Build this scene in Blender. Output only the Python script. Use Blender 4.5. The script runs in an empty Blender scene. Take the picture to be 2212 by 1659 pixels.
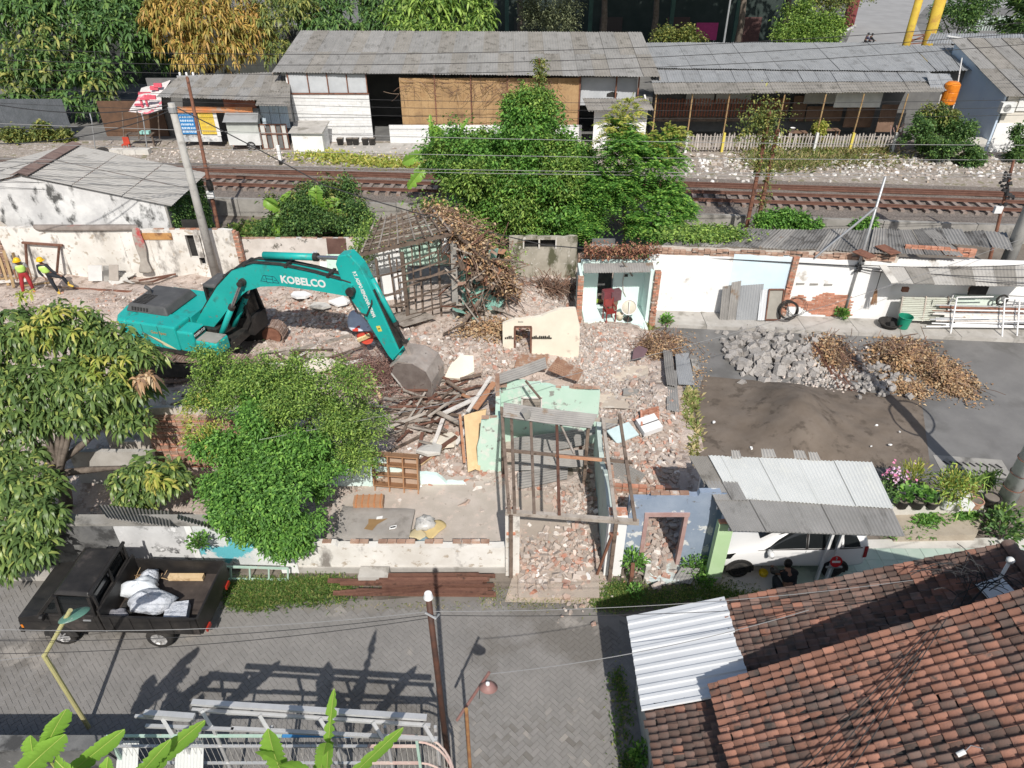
import bpy,math,random
import numpy as np
from mathutils import Vector,Matrix
R=random.Random(11);rng=np.random.default_rng(11)
rad=math.radians
sc=bpy.context.scene
# ---------------------------------------------------------------- camera, sky, sun, exposure
CAM_H=14.5;TILT=rad(34.7);FPX=1535.5;CX,CY=1106.0,829.5
cd=bpy.data.cameras.new('camera');cam=bpy.data.objects.new('camera',cd);sc.collection.objects.link(cam)
cd.sensor_width=36;cd.lens=FPX/2212*36;cd.clip_start=.2;cd.clip_end=2000
cam.location=(0,0,CAM_H);cam.rotation_euler=(rad(90)-TILT,0,0);sc.camera=cam
SUN_EL=rad(46);SUN_DIR=Vector((.13,-1,0)).normalized()
w=bpy.data.worlds.new('World');sc.world=w;w.use_nodes=True
nt=w.node_tree;bg=nt.nodes['Background'];sky=nt.nodes.new('ShaderNodeTexSky')
sky.sky_type='NISHITA';sky.sun_disc=False;sky.sun_elevation=SUN_EL
sky.sun_rotation=math.atan2(SUN_DIR.x,SUN_DIR.y);sky.air_density=1.2;sky.dust_density=2.0
nt.links.new(sky.outputs[0],bg.inputs[0]);bg.inputs[1].default_value=.098
sd=bpy.data.lights.new('sun','SUN');sun=bpy.data.objects.new('sun',sd);sc.collection.objects.link(sun)
sd.energy=4.4;sd.angle=rad(.55);sd.color=(1,.955,.89)
tosun=Vector((SUN_DIR.x*math.cos(SUN_EL),SUN_DIR.y*math.cos(SUN_EL),math.sin(SUN_EL)))
sun.rotation_euler=tosun.to_track_quat('Z','Y').to_euler()
sc.view_settings.view_transform='Standard';sc.view_settings.look='None'
sc.view_settings.exposure=.06;sc.view_settings.gamma=1
# ---------------------------------------------------------------- measuring: where a sight line meets a level or an upright plane
c_,s_=math.cos(TILT),math.sin(TILT)
def ray(u,v):
 x=(u-CX)/FPX;y=(CY-v)/FPX
 return Vector((x,c_+y*s_,-s_+y*c_))
def G(u,v,z=0.):
 d=ray(u,v);t=(z-CAM_H)/d.z;return Vector((d.x*t,d.y*t,z))
def V(u,v,Y):
 d=ray(u,v);t=Y/d.y;return Vector((d.x*t,Y,CAM_H+d.z*t))
def Z(v,Y):return V(CX,v,Y).z
def mpp(u,v,Y):return Y/ray(u,v).y/FPX
# ---------------------------------------------------------------- mesh building
COL=sc.collection.objects
def tag(o,label=None,cat=None,group=None,kind=None):
 if label:o['label']=label
 if cat:o['category']=cat
 if group:o['group']=group
 if kind:o['kind']=kind
 return o
def thing(name,label,cat,loc=(0,0,0),rz=0.,group=None):
 o=bpy.data.objects.new(name,None);COL.link(o);o.location=loc;o.rotation_euler=(0,0,rz)
 o.empty_display_size=.2
 return tag(o,label,cat,group)
def worldloc(o):
 v=Vector((0,0,0))
 while o is not None:v=v+Vector(o.location);o=o.parent
 return v
def perp(d):
 d=Vector(d).normalized();a=Vector((0,0,1)) if abs(d.z)<.95 else Vector((1,0,0))
 x=d.cross(a).normalized();return x,x.cross(d).normalized()
class MB:
 def __init__(s):s.v=[];s.f=[]
 def add(s,vs,fs):
  n=len(s.v);s.v+=[tuple(p) for p in vs];s.f+=[tuple(i+n for i in f) for f in fs];return s
 def hexa(s,p):return s.add(p,[(3,2,1,0),(4,5,6,7),(0,1,5,4),(1,2,6,5),(2,3,7,6),(3,0,4,7)])
 def box(s,x0,x1,y0,y1,z0,z1):
  return s.hexa([(x0,y0,z0),(x1,y0,z0),(x1,y1,z0),(x0,y1,z0),(x0,y0,z1),(x1,y0,z1),(x1,y1,z1),(x0,y1,z1)])
 def obox(s,c,a,b,d):
  c=Vector(c);a=Vector(a);b=Vector(b);d=Vector(d)
  return s.hexa([c-a-b-d,c+a-b-d,c+a+b-d,c-a+b-d,c-a-b+d,c+a-b+d,c+a+b+d,c-a+b+d])
 def beam(s,p,q,w,h=None,roll=0.):
  p=Vector(p);q=Vector(q);h=h or w;d=q-p;x,y=perp(d)
  if roll:
   m=Matrix.Rotation(roll,3,d);x=m@x;y=m@y
  return s.obox((p+q)/2,d/2,x*(w/2),y*(h/2))
 def tube(s,pts,r,n=8,cap=True):
  pts=[Vector(p) for p in pts];k=len(pts);rr=r if isinstance(r,(list,tuple)) else [r]*k
  vs=[];fs=[];x=None
  for i,p in enumerate(pts):
   d=(pts[min(i+1,k-1)]-pts[max(i-1,0)])
   if d.length<1e-9:d=Vector((0,0,1))
   d.normalize()
   if x is None:x,y=perp(d)
   else:
    x=(x-d*x.dot(d));x=x.normalized() if x.length>1e-6 else perp(d)[0];y=x.cross(d)
   for j in range(n):
    a=2*math.pi*j/n;vs.append(p+(x*math.cos(a)+y*math.sin(a))*rr[i])
  for i in range(k-1):
   for j in range(n):
    fs.append((i*n+j,i*n+(j+1)%n,(i+1)*n+(j+1)%n,(i+1)*n+j))
  if cap:fs+=[tuple(range(n-1,-1,-1)),tuple((k-1)*n+j for j in range(n))]
  return s.add(vs,fs)
 def cyl(s,p,q,r,r2=None,n=16):return s.tube([p,q],[r,r if r2 is None else r2],n)
 def poly(s,pts):return s.add(pts,[tuple(range(len(pts)))])
 def extr(s,pts,d):
  pts=[Vector(p) for p in pts];d=Vector(d);n=len(pts)
  return s.add(pts+[p+d for p in pts],[tuple(range(n-1,-1,-1)),tuple(range(n,2*n))]+[(i,(i+1)%n,n+(i+1)%n,n+i) for i in range(n)])
 def prism(s,xy,z0,z1):return s.extr([(p[0],p[1],z0) for p in xy],(0,0,z1-z0))
 def torus(s,c,ax,r,t,n=24,m=8,sx=1.):
  c=Vector(c);x,y=perp(ax)
  return s.tube([c+(x*math.cos(a)*sx+y*math.sin(a))*r for a in [2*math.pi*i/n for i in range(n+1)]],t,m,False)
 def wave(s,p00,p10,p11,p01,per=.18,amp=.022,seg=6,th=0.012,rows=1,sag=0.):
  # corrugated sheet: ridges run from the p00-p10 edge to the p01-p11 edge
  p00,p10,p11,p01=map(Vector,(p00,p10,p11,p01))
  nrm=(p10-p00).cross(p01-p00).normalized()
  if nrm.z<0 and abs(nrm.z)>.05:nrm=-nrm
  k=max(2,int(round((p10-p00).length/per*seg)));vs=[];fs=[]
  for j in range(rows+1):
   b=j/rows
   for i in range(k+1):
    a=i/k;p=(p00*(1-a)+p10*a)*(1-b)+(p01*(1-a)+p11*a)*b
    vs.append(p+nrm*(amp*math.cos(2*math.pi*i/seg)-sag*4*b*(1-b)))
  o=len(vs);vs+=[v-nrm*th for v in vs]
  W=k+1
  for j in range(rows):
   for i in range(k):
    q=(j*W+i,j*W+i+1,(j+1)*W+i+1,(j+1)*W+i);fs.append(q);fs.append(tuple(o+t for t in q[::-1]))
  for e in (0,rows*W):
   m=len(vs);vs+=[vs[e+i] for i in range(W)]+[vs[o+e+i] for i in range(W)]
   for i in range(k):fs.append((m+i,m+W+i,m+W+i+1,m+i+1))
  return s.add(vs,fs)
 def chunk(s,c,r,sq=(1,1,.7),n=9):
  # an angular broken lump: a jittered box with cut corners
  c=Vector(c);m=Matrix.Rotation(R.uniform(0,6.3),3,'Z')@Matrix.Rotation(R.uniform(-.5,.5),3,'X')
  p=[]
  for zz in (-1,1):
   for k in range(5):
    a=2*math.pi*(k+R.uniform(-.25,.25))/5;q=R.uniform(.7,1.05)*(1 if zz<0 else.78)
    p.append(c+m@Vector((math.cos(a)*q*r*sq[0],math.sin(a)*q*r*sq[1],zz*r*sq[2]*R.uniform(.7,1))))
  return s.add(p,[(4,3,2,1,0),(5,6,7,8,9)]+[(i,(i+1)%5,5+(i+1)%5,5+i) for i in range(5)])
 def rev(s,c,prof,n=20,ax=(0,0,1)):
  c=Vector(c);x,y=perp(ax);ax=Vector(ax).normalized();vs=[];fs=[]
  for r,z in prof:
   for j in range(n):
    a=2*math.pi*j/n;vs.append(c+ax*z+(x*math.cos(a)+y*math.sin(a))*r)
  for i in range(len(prof)-1):
   for j in range(n):fs.append((i*n+j,i*n+(j+1)%n,(i+1)*n+(j+1)%n,(i+1)*n+j))
  return s.add(vs,fs)
 def mesh(s,name,mat,smooth=False,org=None):
  me=bpy.data.meshes.new(name);o=Vector(org) if org is not None else Vector((0,0,0))
  me.from_pydata([(p[0]-o.x,p[1]-o.y,p[2]-o.z) for p in s.v],[],s.f)
  me.materials.append(mat)
  if smooth:me.polygons.foreach_set('use_smooth',[True]*len(me.polygons))
  me.update();return me
 def build(s,name,mat,parent=None,smooth=False,local=False,label=None,cat=None,group=None,kind=None,wires=False):
  if parent is not None:org=Vector((0,0,0)) if local else worldloc(parent)
  else:
   a=np.array(s.v);org=Vector(((a[:,0].min()+a[:,0].max())/2,(a[:,1].min()+a[:,1].max())/2,a[:,2].min()))
  o=bpy.data.objects.new(name,s.mesh(name,mat,smooth,org));COL.link(o)
  if parent is not None:o.parent=parent
  else:o.location=org
  return tag(o,label,cat,group,kind)
def bez(a,b,c,n=10):
 a,b,c=Vector(a),Vector(b),Vector(c)
 return [a*(1-t)**2+b*2*t*(1-t)+c*t*t for t in [i/n for i in range(n+1)]]
def inst(o,parent=None,mat=None):
 c=o.copy();COL.link(c)
 if parent is not None:c.parent=parent
 return c
def copy_tree(o,parent=None):
 c=o.copy();COL.link(c);c.parent=parent
 for ch in list(o.children):copy_tree(ch,c)
 return c
def npmesh(name,verts,faces,mat):
 # verts (N,3), faces (M,k) arrays: fast path for foliage and litter
 me=bpy.data.meshes.new(name);k=faces.shape[1]
 me.vertices.add(len(verts));me.vertices.foreach_set('co',verts.astype(np.float32).ravel())
 me.loops.add(faces.size);me.loops.foreach_set('vertex_index',faces.astype(np.int32).ravel())
 me.polygons.add(len(faces));me.polygons.foreach_set('loop_start',(np.arange(len(faces))*k).astype(np.int32))
 me.materials.append(mat);me.update(calc_edges=True);return me
def npobj(name,verts,faces,mat,parent=None,**kw):
 if parent is not None:org=np.array(worldloc(parent))
 else:org=np.array([verts[:,0].mean(),verts[:,1].mean(),verts[:,2].min()])
 o=bpy.data.objects.new(name,npmesh(name,verts-org,faces,mat));COL.link(o)
 if parent is not None:o.parent=parent
 else:o.location=org
 return tag(o,**kw)
# ---------------------------------------------------------------- materials
MATS={}
def M(name,c1,c2=None,s=3.,rough=.85,c3=None,s3=1.5,t3=.55,w3=.1,bump=.25,bs=25.,metal=0.,rnd=0.,isl=0.,spec=.3,
      st=(1,1,1),st3=None,c4=None,s4=14.,t4=.6,transl=0.,coat=0.,pal=None,bd=.02):
 m=bpy.data.materials.new(name);m.use_nodes=True;n=m.node_tree.nodes;l=m.node_tree.links
 b=n['Principled BSDF'];out=n['Material Output']
 tc=n.new('ShaderNodeTexCoord');oi=n.new('ShaderNodeObjectInfo')
 add=n.new('ShaderNodeVectorMath');add.operation='ADD'
 mul=n.new('ShaderNodeMath');mul.operation='MULTIPLY';mul.inputs[1].default_value=37.
 l.new(oi.outputs['Random'],mul.inputs[0]);l.new(tc.outputs['Object'],add.inputs[0]);l.new(mul.outputs[0],add.inputs[1])
 def noise(scale,stretch,detail=5):
  mp=n.new('ShaderNodeMapping');mp.inputs['Scale'].default_value=stretch;l.new(add.outputs[0],mp.inputs[0])
  t=n.new('ShaderNodeTexNoise');t.inputs['Scale'].default_value=scale;t.inputs['Detail'].default_value=detail
  t.inputs['Roughness'].default_value=.62;l.new(mp.outputs[0],t.inputs['Vector']);return t.outputs['Fac']
 def ramp(sock,a,bb):
  r=n.new('ShaderNodeMapRange');r.inputs['From Min'].default_value=a;r.inputs['From Max'].default_value=bb;l.new(sock,r.inputs['Value']);return r.outputs[0]
 def mix(f,a,bb):
  x=n.new('ShaderNodeMix');x.data_type='RGBA'
  if isinstance(f,float):x.inputs[0].default_value=f
  else:l.new(f,x.inputs[0])
  for i,q in ((6,a),(7,bb)):
   if isinstance(q,tuple):x.inputs[i].default_value=q+(1,)
   else:l.new(q,x.inputs[i])
  return x.outputs[2]
 col=c1;geo=None
 if pal:
  geo=n.new('ShaderNodeNewGeometry');cr=n.new('ShaderNodeValToRGB');cr.color_ramp.interpolation='CONSTANT'
  e=cr.color_ramp.elements
  while len(e)<len(pal):e.new(1)
  for i,q in enumerate(pal):e[i].position=q[0];e[i].color=q[1]+(1,)
  l.new((geo.outputs['Random Per Island'] if isl>=0 else oi.outputs['Random']),cr.inputs[0]);col=cr.outputs[0]
  if c2:col=mix(ramp(noise(s,st),.35,.75),col,c2)
 elif c2:col=mix(ramp(noise(s,st),.36,.64),c1,c2)
 if c3:col=mix(ramp(noise(s3,st3 or st),t3,t3+w3),col if not isinstance(col,tuple) else col,c3)
 if c4:col=mix(ramp(noise(s4,st),t4,t4+.06),col,c4)
 def var(col,sock,amt):
  h=n.new('ShaderNodeHueSaturation');r=ramp(sock,0,1);r.node.inputs['To Min'].default_value=1-amt;r.node.inputs['To Max'].default_value=1+amt
  l.new(r,h.inputs['Value'])
  if isinstance(col,tuple):h.inputs['Color'].default_value=col+(1,)
  else:l.new(col,h.inputs['Color'])
  return h.outputs[0]
 if rnd:col=var(col,oi.outputs['Random'],rnd)
 if isl>0:
  geo=geo or n.new('ShaderNodeNewGeometry');col=var(col,geo.outputs['Random Per Island'],isl)
 if isinstance(col,tuple):b.inputs['Base Color'].default_value=col+(1,)
 else:l.new(col,b.inputs['Base Color'])
 b.inputs['Roughness'].default_value=rough;b.inputs['Metallic'].default_value=metal;b.inputs['Specular IOR Level'].default_value=spec
 if coat:b.inputs['Coat Weight'].default_value=coat;b.inputs['Coat Roughness'].default_value=.08
 if bump:
  bn=n.new('ShaderNodeBump');bn.inputs['Strength'].default_value=bump;bn.inputs['Distance'].default_value=bd
  l.new(noise(bs,(1,1,1),6),bn.inputs['Height']);l.new(bn.outputs[0],b.inputs['Normal'])
 if transl:
  t=n.new('ShaderNodeBsdfTranslucent');ms=n.new('ShaderNodeMixShader');ms.inputs[0].default_value=transl
  if isinstance(col,tuple):t.inputs[0].default_value=col+(1,)
  else:l.new(col,t.inputs[0])
  l.new(b.outputs[0],ms.inputs[1]);l.new(t.outputs[0],ms.inputs[2]);l.new(ms.outputs[0],out.inputs['Surface'])
 MATS[name]=m;return m
def leafmat(name,cols,rough=.5,transl=.25,spec=.35):
 k=len(cols);cols=[tuple(min(.9,(x*.92+.08*(.3*q[0]+.6*q[1]+.1*q[2]))*2.05) for x in q) for q in cols];transl+=.08
 return M(name,cols[0],pal=[(i/k,q) for i,q in enumerate(cols)],isl=.22,rough=rough,bump=0,transl=transl,spec=spec)
soil=M('soil',(.15,.127,.104),(.22,.19,.16),1.2,c3=(.1,.085,.07),s3=.5,bump=.5)
street_dark=M('street_concrete',(.16,.156,.152),(.2,.195,.188),.9,c3=(.13,.126,.12),s3=.35,t3=.5,bump=.2,bs=60,c4=(.3,.29,.27),s4=5,t4=.69)
paver=M('paver_grey',(.205,.196,.185),(.245,.233,.22),1.3,c3=(.165,.153,.138),s3=.4,t3=.53,c4=(.3,.277,.25),s4=.55,t4=.58,rnd=.035,isl=.035,bump=.3,bs=50)
paver_joint=M('paver_joint',(.17,.16,.147),(.225,.21,.19),1.,bump=.4)
concrete=M('concrete',(.36,.34,.31),(.46,.44,.41),1.5,c3=(.24,.225,.2),s3=1.2,bump=.3,rnd=.06)
concrete_d=M('weathered_concrete',(.25,.24,.22),(.34,.325,.3),1.5,c3=(.13,.125,.115),s3=1.,bump=.4,rnd=.05)
concrete_p=M('pale_concrete',(.5,.48,.44),(.6,.58,.54),1.5,c3=(.32,.3,.27),s3=1.4,bump=.3)
plaster_w=M('white_plaster',(.82,.82,.81),(.76,.76,.75),1.3,c3=(.45,.41,.36),s3=1.3,t3=.62,bump=.15,bs=12)
plaster_dirty=M('dirty_white_plaster',(.74,.72,.68),(.6,.57,.52),1.1,c3=(.24,.22,.2),s3=1.6,t3=.53,w3=.12,st3=(1,1,.55),bump=.3,bs=14,c4=(.42,.36,.29),s4=4,t4=.6)
plaster_mold=M('mouldy_white_plaster',(.72,.72,.71),(.5,.5,.5),1.,c3=(.09,.09,.088),s3=1.7,t3=.54,w3=.1,st3=(1,1,.6),bump=.4,bs=14)
plaster_cream=M('cream_plaster',(.78,.72,.6),(.72,.65,.54),1.3,c3=(.55,.46,.38),s3=2.,t3=.62,bump=.2)
mint=M('mint_plaster',(.45,.63,.52),(.52,.68,.58),.8,c3=(.64,.67,.61),s3=1.7,t3=.56,bump=.25,c4=(.27,.28,.25),s4=3.,t4=.59)
mint_deep=M('teal_plaster',(.2,.42,.36),(.28,.5,.42),1.,c3=(.5,.55,.5),s3=2.5,t3=.62,bump=.2)
mint_pale=M('pale_mint_plaster',(.62,.78,.74),(.7,.82,.79),1.,c3=(.5,.5,.46),s3=1.7,t3=.67,bump=.15)
skyblue_w=M('pale_blue_plaster',(.72,.79,.82),(.6,.74,.82),.45,c3=(.2,.2,.2),s3=2.2,t3=.68,w3=.08,st3=(1,1,.5),bump=.15)
blueplaster=M('blue_grey_plaster',(.23,.285,.37),(.29,.345,.43),1.6,c3=(.62,.63,.62),s3=2.6,t3=.58,w3=.03,bump=.3,c4=(.15,.15,.15),s4=4,t4=.63)
greenplaster=M('pale_green_plaster',(.42,.6,.33),(.47,.64,.38),2,bump=.15)
brick_m=M('brick_red',(.4,.17,.105),(.52,.27,.19),3.,c3=(.62,.52,.45),s3=5.,t3=.6,rnd=.22,isl=.2,bump=.4,bs=40)
brick_dirty=M('brick_dirty',(.3,.18,.13),(.42,.29,.22),3.,c3=(.5,.45,.4),s3=4.,t3=.58,rnd=.22,isl=.2,bump=.4,bs=40)
mortar=M('mortar',(.46,.42,.37),(.55,.5,.44),5,bump=.5)
fibro=M('fibre_cement_grey',(.235,.23,.22),(.29,.283,.272),1.2,c3=(.175,.17,.16),s3=2.4,t3=.56,st3=(1,.4,1),bump=.25,bs=30,rnd=.07)
fibro_b=M('fibre_cement_brownish',(.225,.212,.19),(.28,.263,.24),1.2,c3=(.155,.145,.128),s3=2.,t3=.55,bump=.25,bs=30,rnd=.09)
fibro_d=M('fibre_cement_dark',(.15,.146,.14),(.215,.208,.198),1.4,c3=(.095,.09,.084),s3=2.,t3=.52,bump=.3,bs=30,rnd=.12)
zinc=M('zinc_sheet',(.3,.31,.32),(.35,.36,.37),1.2,rough=.6,c3=(.25,.255,.26),s3=1.6,metal=.25,bump=.06,rnd=.04)
zinc_new=M('bright_zinc_sheet',(.64,.655,.67),(.58,.595,.61),.8,rough=.5,metal=.1,bump=.04)
zinc_old=M('old_zinc_sheet',(.22,.21,.198),(.3,.288,.27),1.5,rough=.65,c3=(.2,.15,.11),s3=2.2,t3=.6,bump=.15,rnd=.12)
white_poly=M('white_sheet',(.6,.615,.6),(.54,.555,.54),1.,rough=.5,c3=(.6,.61,.58),s3=1.5,bump=.05)
rust=M('rusty_steel',(.17,.075,.05),(.25,.12,.08),4,rough=.8,c3=(.09,.05,.04),s3=3,bump=.3)
rail_m=M('rail_steel',(.13,.065,.048),(.18,.095,.07),3,rough=.7,bump=.2)
steel=M('galvanised_steel',(.48,.49,.5),(.4,.41,.42),6,rough=.45,metal=.5,bump=.05)
white_metal=M('white_painted_steel',(.78,.78,.78),(.7,.7,.7),3,rough=.45,bump=.05)
wood_old=M('old_timber',(.12,.088,.068),(.19,.145,.115),3,st=(1,1,1),c3=(.075,.055,.042),s3=4,bump=.4,rnd=.25,isl=.2)
wood_grey=M('grey_timber',(.26,.225,.19),(.36,.32,.28),3,c3=(.16,.13,.11),s3=4,bump=.4,rnd=.25,isl=.2)
wood_red=M('red_brown_timber',(.12,.058,.042),(.18,.09,.062),3,c3=(.07,.038,.028),s3=3,bump=.35,rnd=.25,isl=.2)
wood_lt=M('light_timber',(.5,.36,.2),(.58,.44,.27),3,c3=(.36,.24,.13),s3=4,bump=.3,rnd=.15)
wood_org=M('orange_timber',(.38,.18,.1),(.45,.25,.15),3,c3=(.3,.12,.06),s3=4,bump=.3,rnd=.15)
wood_wht=M('white_painted_timber',(.7,.67,.63),(.58,.54,.5),3,c3=(.36,.3,.25),s3=5,t3=.57,bump=.3,rnd=.1)
bamboo=M('bamboo_screen',(.32,.2,.1),(.42,.28,.145),2.2,c3=(.17,.105,.06),s3=1.1,t3=.52,w3=.2,bump=.4,bs=40,rnd=.08)
black_m=M('black_paint',(.018,.017,.017),(.035,.032,.03),2,rough=.45,bump=.05,c3=(.07,.06,.055),s3=2,t3=.6)
rubber=M('rubber',(.025,.024,.023),(.05,.046,.042),5,rough=.9,bump=.3)
dark=M('dark_interior',(.02,.02,.02),(.04,.038,.036),2,bump=.1)
glass=M('dark_glass',(.012,.014,.015),rough=.08,bump=0,spec=.6)
cloth_w=M('white_woven_sack',(.58,.6,.64),(.5,.53,.58),3,c3=(.4,.43,.48),s3=5,bump=1.,bs=7,bd=.09)
cable_m=M('cable_black',(.03,.03,.032),rough=.7,bump=0)
cable_w=M('cable_grey',(.24,.24,.24),rough=.6,bump=0)
ballast_m=M('ballast',(.17,.145,.125),(.26,.225,.2),9,c3=(.13,.11,.095),s3=14,t3=.5,bump=.9,bs=22,isl=.3,bd=.06)
rubble_soil=M('rubble_dust',(.44,.36,.31),(.52,.44,.385),2.4,c3=(.29,.225,.185),s3=2.6,t3=.52,c4=(.56,.5,.45),s4=11,t4=.58,bump=1.,bs=14,bd=.05)
rubble_pal=M('rubble_pieces',(.5,.4,.33),pal=[(0,(.47,.39,.34)),(.28,(.54,.47,.42)),(.48,(.42,.28,.22)),(.64,(.42,.19,.13)),(.74,(.34,.28,.24)),(.9,(.66,.62,.58))],c2=(.42,.36,.31),s=7,isl=.15,bump=.5,bs=30)
rubble_grey=M('rubble_pieces_grey',(.5,.4,.33),pal=[(0,(.46,.42,.38)),(.35,(.56,.52,.48)),(.6,(.4,.36,.33)),(.8,(.58,.5,.44))],isl=.15,bump=.5,bs=30)
stone_m=M('broken_stone',(.29,.27,.25),(.37,.35,.33),4,c3=(.22,.2,.18),s3=5,rnd=.16,isl=.1,bump=.5,bs=18)
sand_m=M('dark_sand',(.14,.112,.088),(.18,.148,.12),1.2,c3=(.1,.08,.063),s3=2.2,t3=.55,bump=.6,bs=35,c4=(.25,.22,.19),s4=20,t4=.7)
leaf_dry=M('dry_leaves',(.5,.33,.16),pal=[(0,(.46,.32,.18)),(.25,(.54,.41,.26)),(.42,(.33,.2,.11)),(.6,(.4,.25,.13)),(.75,(.2,.125,.08)),(.9,(.13,.085,.06))],isl=.3,bump=0,rough=.8)
twig_m=M('dry_twigs',(.16,.105,.08),pal=[(0,(.16,.1,.075)),(.4,(.22,.13,.09)),(.7,(.12,.08,.06)),(.88,(.26,.19,.14))],isl=.2,bump=0,rough=.9)
bark=M('bark',(.1,.08,.065),(.17,.14,.115),6,bump=.6,bs=18)
lf_mango=leafmat('mango_leaves',[(.06,.105,.026),(.08,.13,.03),(.05,.085,.022),(.1,.15,.034),(.07,.11,.03),(.045,.08,.022),(.15,.18,.04)],rough=.38)
lf_green=leafmat('bright_green_leaves',[(.055,.14,.022),(.08,.19,.028),(.045,.11,.02),(.12,.23,.034),(.07,.16,.025)],transl=.3)
lf_vine=leafmat('vine_leaves',[(.08,.15,.024),(.12,.2,.032),(.05,.1,.02),(.17,.25,.04),(.12,.17,.034)],transl=.28)
lf_feather=leafmat('feathery_leaves',[(.06,.16,.022),(.085,.2,.028),(.045,.12,.02),(.14,.24,.034)],transl=.35)
lf_far=leafmat('far_green_leaves',[(.04,.09,.022),(.06,.12,.026),(.03,.065,.018),(.085,.14,.03),(.05,.1,.03)],transl=.2)
lf_gold=leafmat('golden_leaves',[(.2,.155,.03),(.25,.18,.035),(.15,.13,.025),(.12,.13,.025),(.3,.2,.045),(.22,.13,.035)],transl=.25)
lf_olive=leafmat('olive_leaves',[(.09,.12,.03),(.13,.15,.035),(.06,.09,.025),(.17,.17,.04)],transl=.25)
lf_dusty=leafmat('dusty_leaves',[(.1,.115,.06),(.13,.145,.075),(.07,.085,.045)],transl=.15)
lf_banana=leafmat('banana_leaves',[(.1,.2,.018),(.125,.235,.022)],rough=.4,transl=.35)
lf_yel=leafmat('yellow_green_leaves',[(.2,.22,.03),(.15,.2,.03),(.26,.24,.05)],transl=.3)
grass_m=leafmat('grass_blades',[(.06,.12,.018),(.08,.15,.022),(.05,.09,.018),(.14,.15,.04)],transl=.3)
grass_dry=leafmat('dry_grass_blades',[(.2,.19,.07),(.16,.18,.05),(.3,.25,.12),(.1,.14,.03)],transl=.3)
flower_m=leafmat('pink_flowers',[(.6,.14,.25),(.7,.3,.4)],transl=.2)
def plain(name,c,rough=.6,**k):return M(name,c,tuple(x*.85 for x in c),3,rough=rough,bump=k.pop('bump',.1),**k)
# ================================================================ SETTING
def sheet(name,pts,mat,kind='structure',th=None):
 mb=MB()
 if th:mb.extr([Vector(p)-Vector((0,0,th)) for p in pts],(0,0,th))
 else:mb.poly(pts)
 return mb.build(name,mat,kind=kind)
sheet('ground',[(-700,-30,-.03),(700,-30,-.03),(700,1500,-.03),(-700,1500,-.03)],soil)
def rl(x,b,m=-.093):return b+m*x
# --- rail embankment: ballast plateau, falling to the buildings behind
def bank(name,f0,f1,z0,z1,mat,nx=60,ny=10,amp=.05,x0=-60,x1=70):
 xs=np.linspace(x0,x1,nx);vs=[];fs=[]
 for j in range(ny+1):
  t=j/ny
  for x in xs:
   a,b=f0(x),f1(x);e=0 if j in (0,ny) else R.uniform(-amp,amp)
   vs.append((x,a+(b-a)*t,z0+(z1-z0)*t+e))
 for j in range(ny):
  for i in range(nx-1):fs.append((j*nx+i,j*nx+i+1,(j+1)*nx+i+1,(j+1)*nx+i))
 return MB().add(vs,fs).build(name,mat,kind='structure',smooth=True)
bank('railway_ballast',lambda x:rl(x,35.9),lambda x:rl(x,42.0),.72,.74,ballast_m,200,26,.035)
verge_m=M('trackside_rubble',(.28,.24,.2),(.38,.33,.29),2.2,c3=(.52,.48,.44),s3=5,t3=.54,c4=(.22,.2,.13),s4=2.2,t4=.56,bump=.9,bs=12,bd=.06)
bank('trackside_verge',lambda x:rl(x,42.0),lambda x:48.8,.74,.7,verge_m,160,20,.07)
yard_dark=M('far_yard_paving',(.15,.145,.14),(.2,.195,.185),1.,c3=(.1,.1,.095),s3=.4,bump=.3)
sheet('far_yard_ground',[(-300,48.8,.7),(300,48.8,.7),(300,900,.7),(-300,900,.7)],yard_dark)
# --- retaining wall in front of the railway
rw=thing('retaining_wall','long low grey concrete retaining wall in front of the railway','wall',(5,rl(5,35.9),0))
x=-40.
while x<60:
 L=R.uniform(4.2,5.6);mb=MB();a=Vector((x,rl(x,35.7),0));b=Vector((x+L-.025,rl(x+L-.025,35.7),0));o=R.uniform(-.012,.012)
 mb.extr([a+Vector((0,o,-.05)),b+Vector((0,o,-.05)),b+Vector((0,.22+o,-.05)),a+Vector((0,.22+o,-.05))],(0,0,.98+R.uniform(-.02,.02)))
 mb.build('wall_panel',concrete_d,rw);x+=L
# --- rails and sleepers
slp=MB().obox((0,0,0),(.11,0,0),(0,.98,0),(0,0,.09)).mesh('sleeper',M('sleeper_concrete',(.24,.2,.175),(.3,.25,.22),3,rnd=.12,bump=.3,c3=(.2,.13,.1),s3=3))
slp.materials[0].name='sleeper_concrete'
trk=thing('railway_track','rusty brown railway track on concrete sleepers and ballast','railway',(5,rl(5,38.6),.7))
tl=worldloc(trk)
def railmesh(b,y_off=0.,z=.86):
 mb=MB();d=Vector((1,-.093,0)).normalized();n=Vector((.093,1,0)).normalized()
 for x0 in range(-50,64,12):
  a=Vector((x0,rl(x0,b),z));e=Vector((x0+11.99,rl(x0+11.99,b),z))
  for (w_,z0,z1) in ((.065,0,.025),(.012,.0251,.12),(.037,.1201,.165)):
   mb.extr([a-n*w_+Vector((0,0,z0)),e-n*w_+Vector((0,0,z0)),e+n*w_+Vector((0,0,z0)),a+n*w_+Vector((0,0,z0))],(0,0,z1-z0))
 return mb
for b in (37.9,39.12):railmesh(b).build('rail',rail_m,trk)
for i in range(170):
 x0=-44+i*.62;o=bpy.data.objects.new('sleeper',slp);COL.link(o);o.parent=trk
 o.location=Vector((x0,rl(x0,38.51),.768))-tl;o.rotation_euler=(0,0,math.atan(-.093)+R.uniform(-.015,.015))
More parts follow.
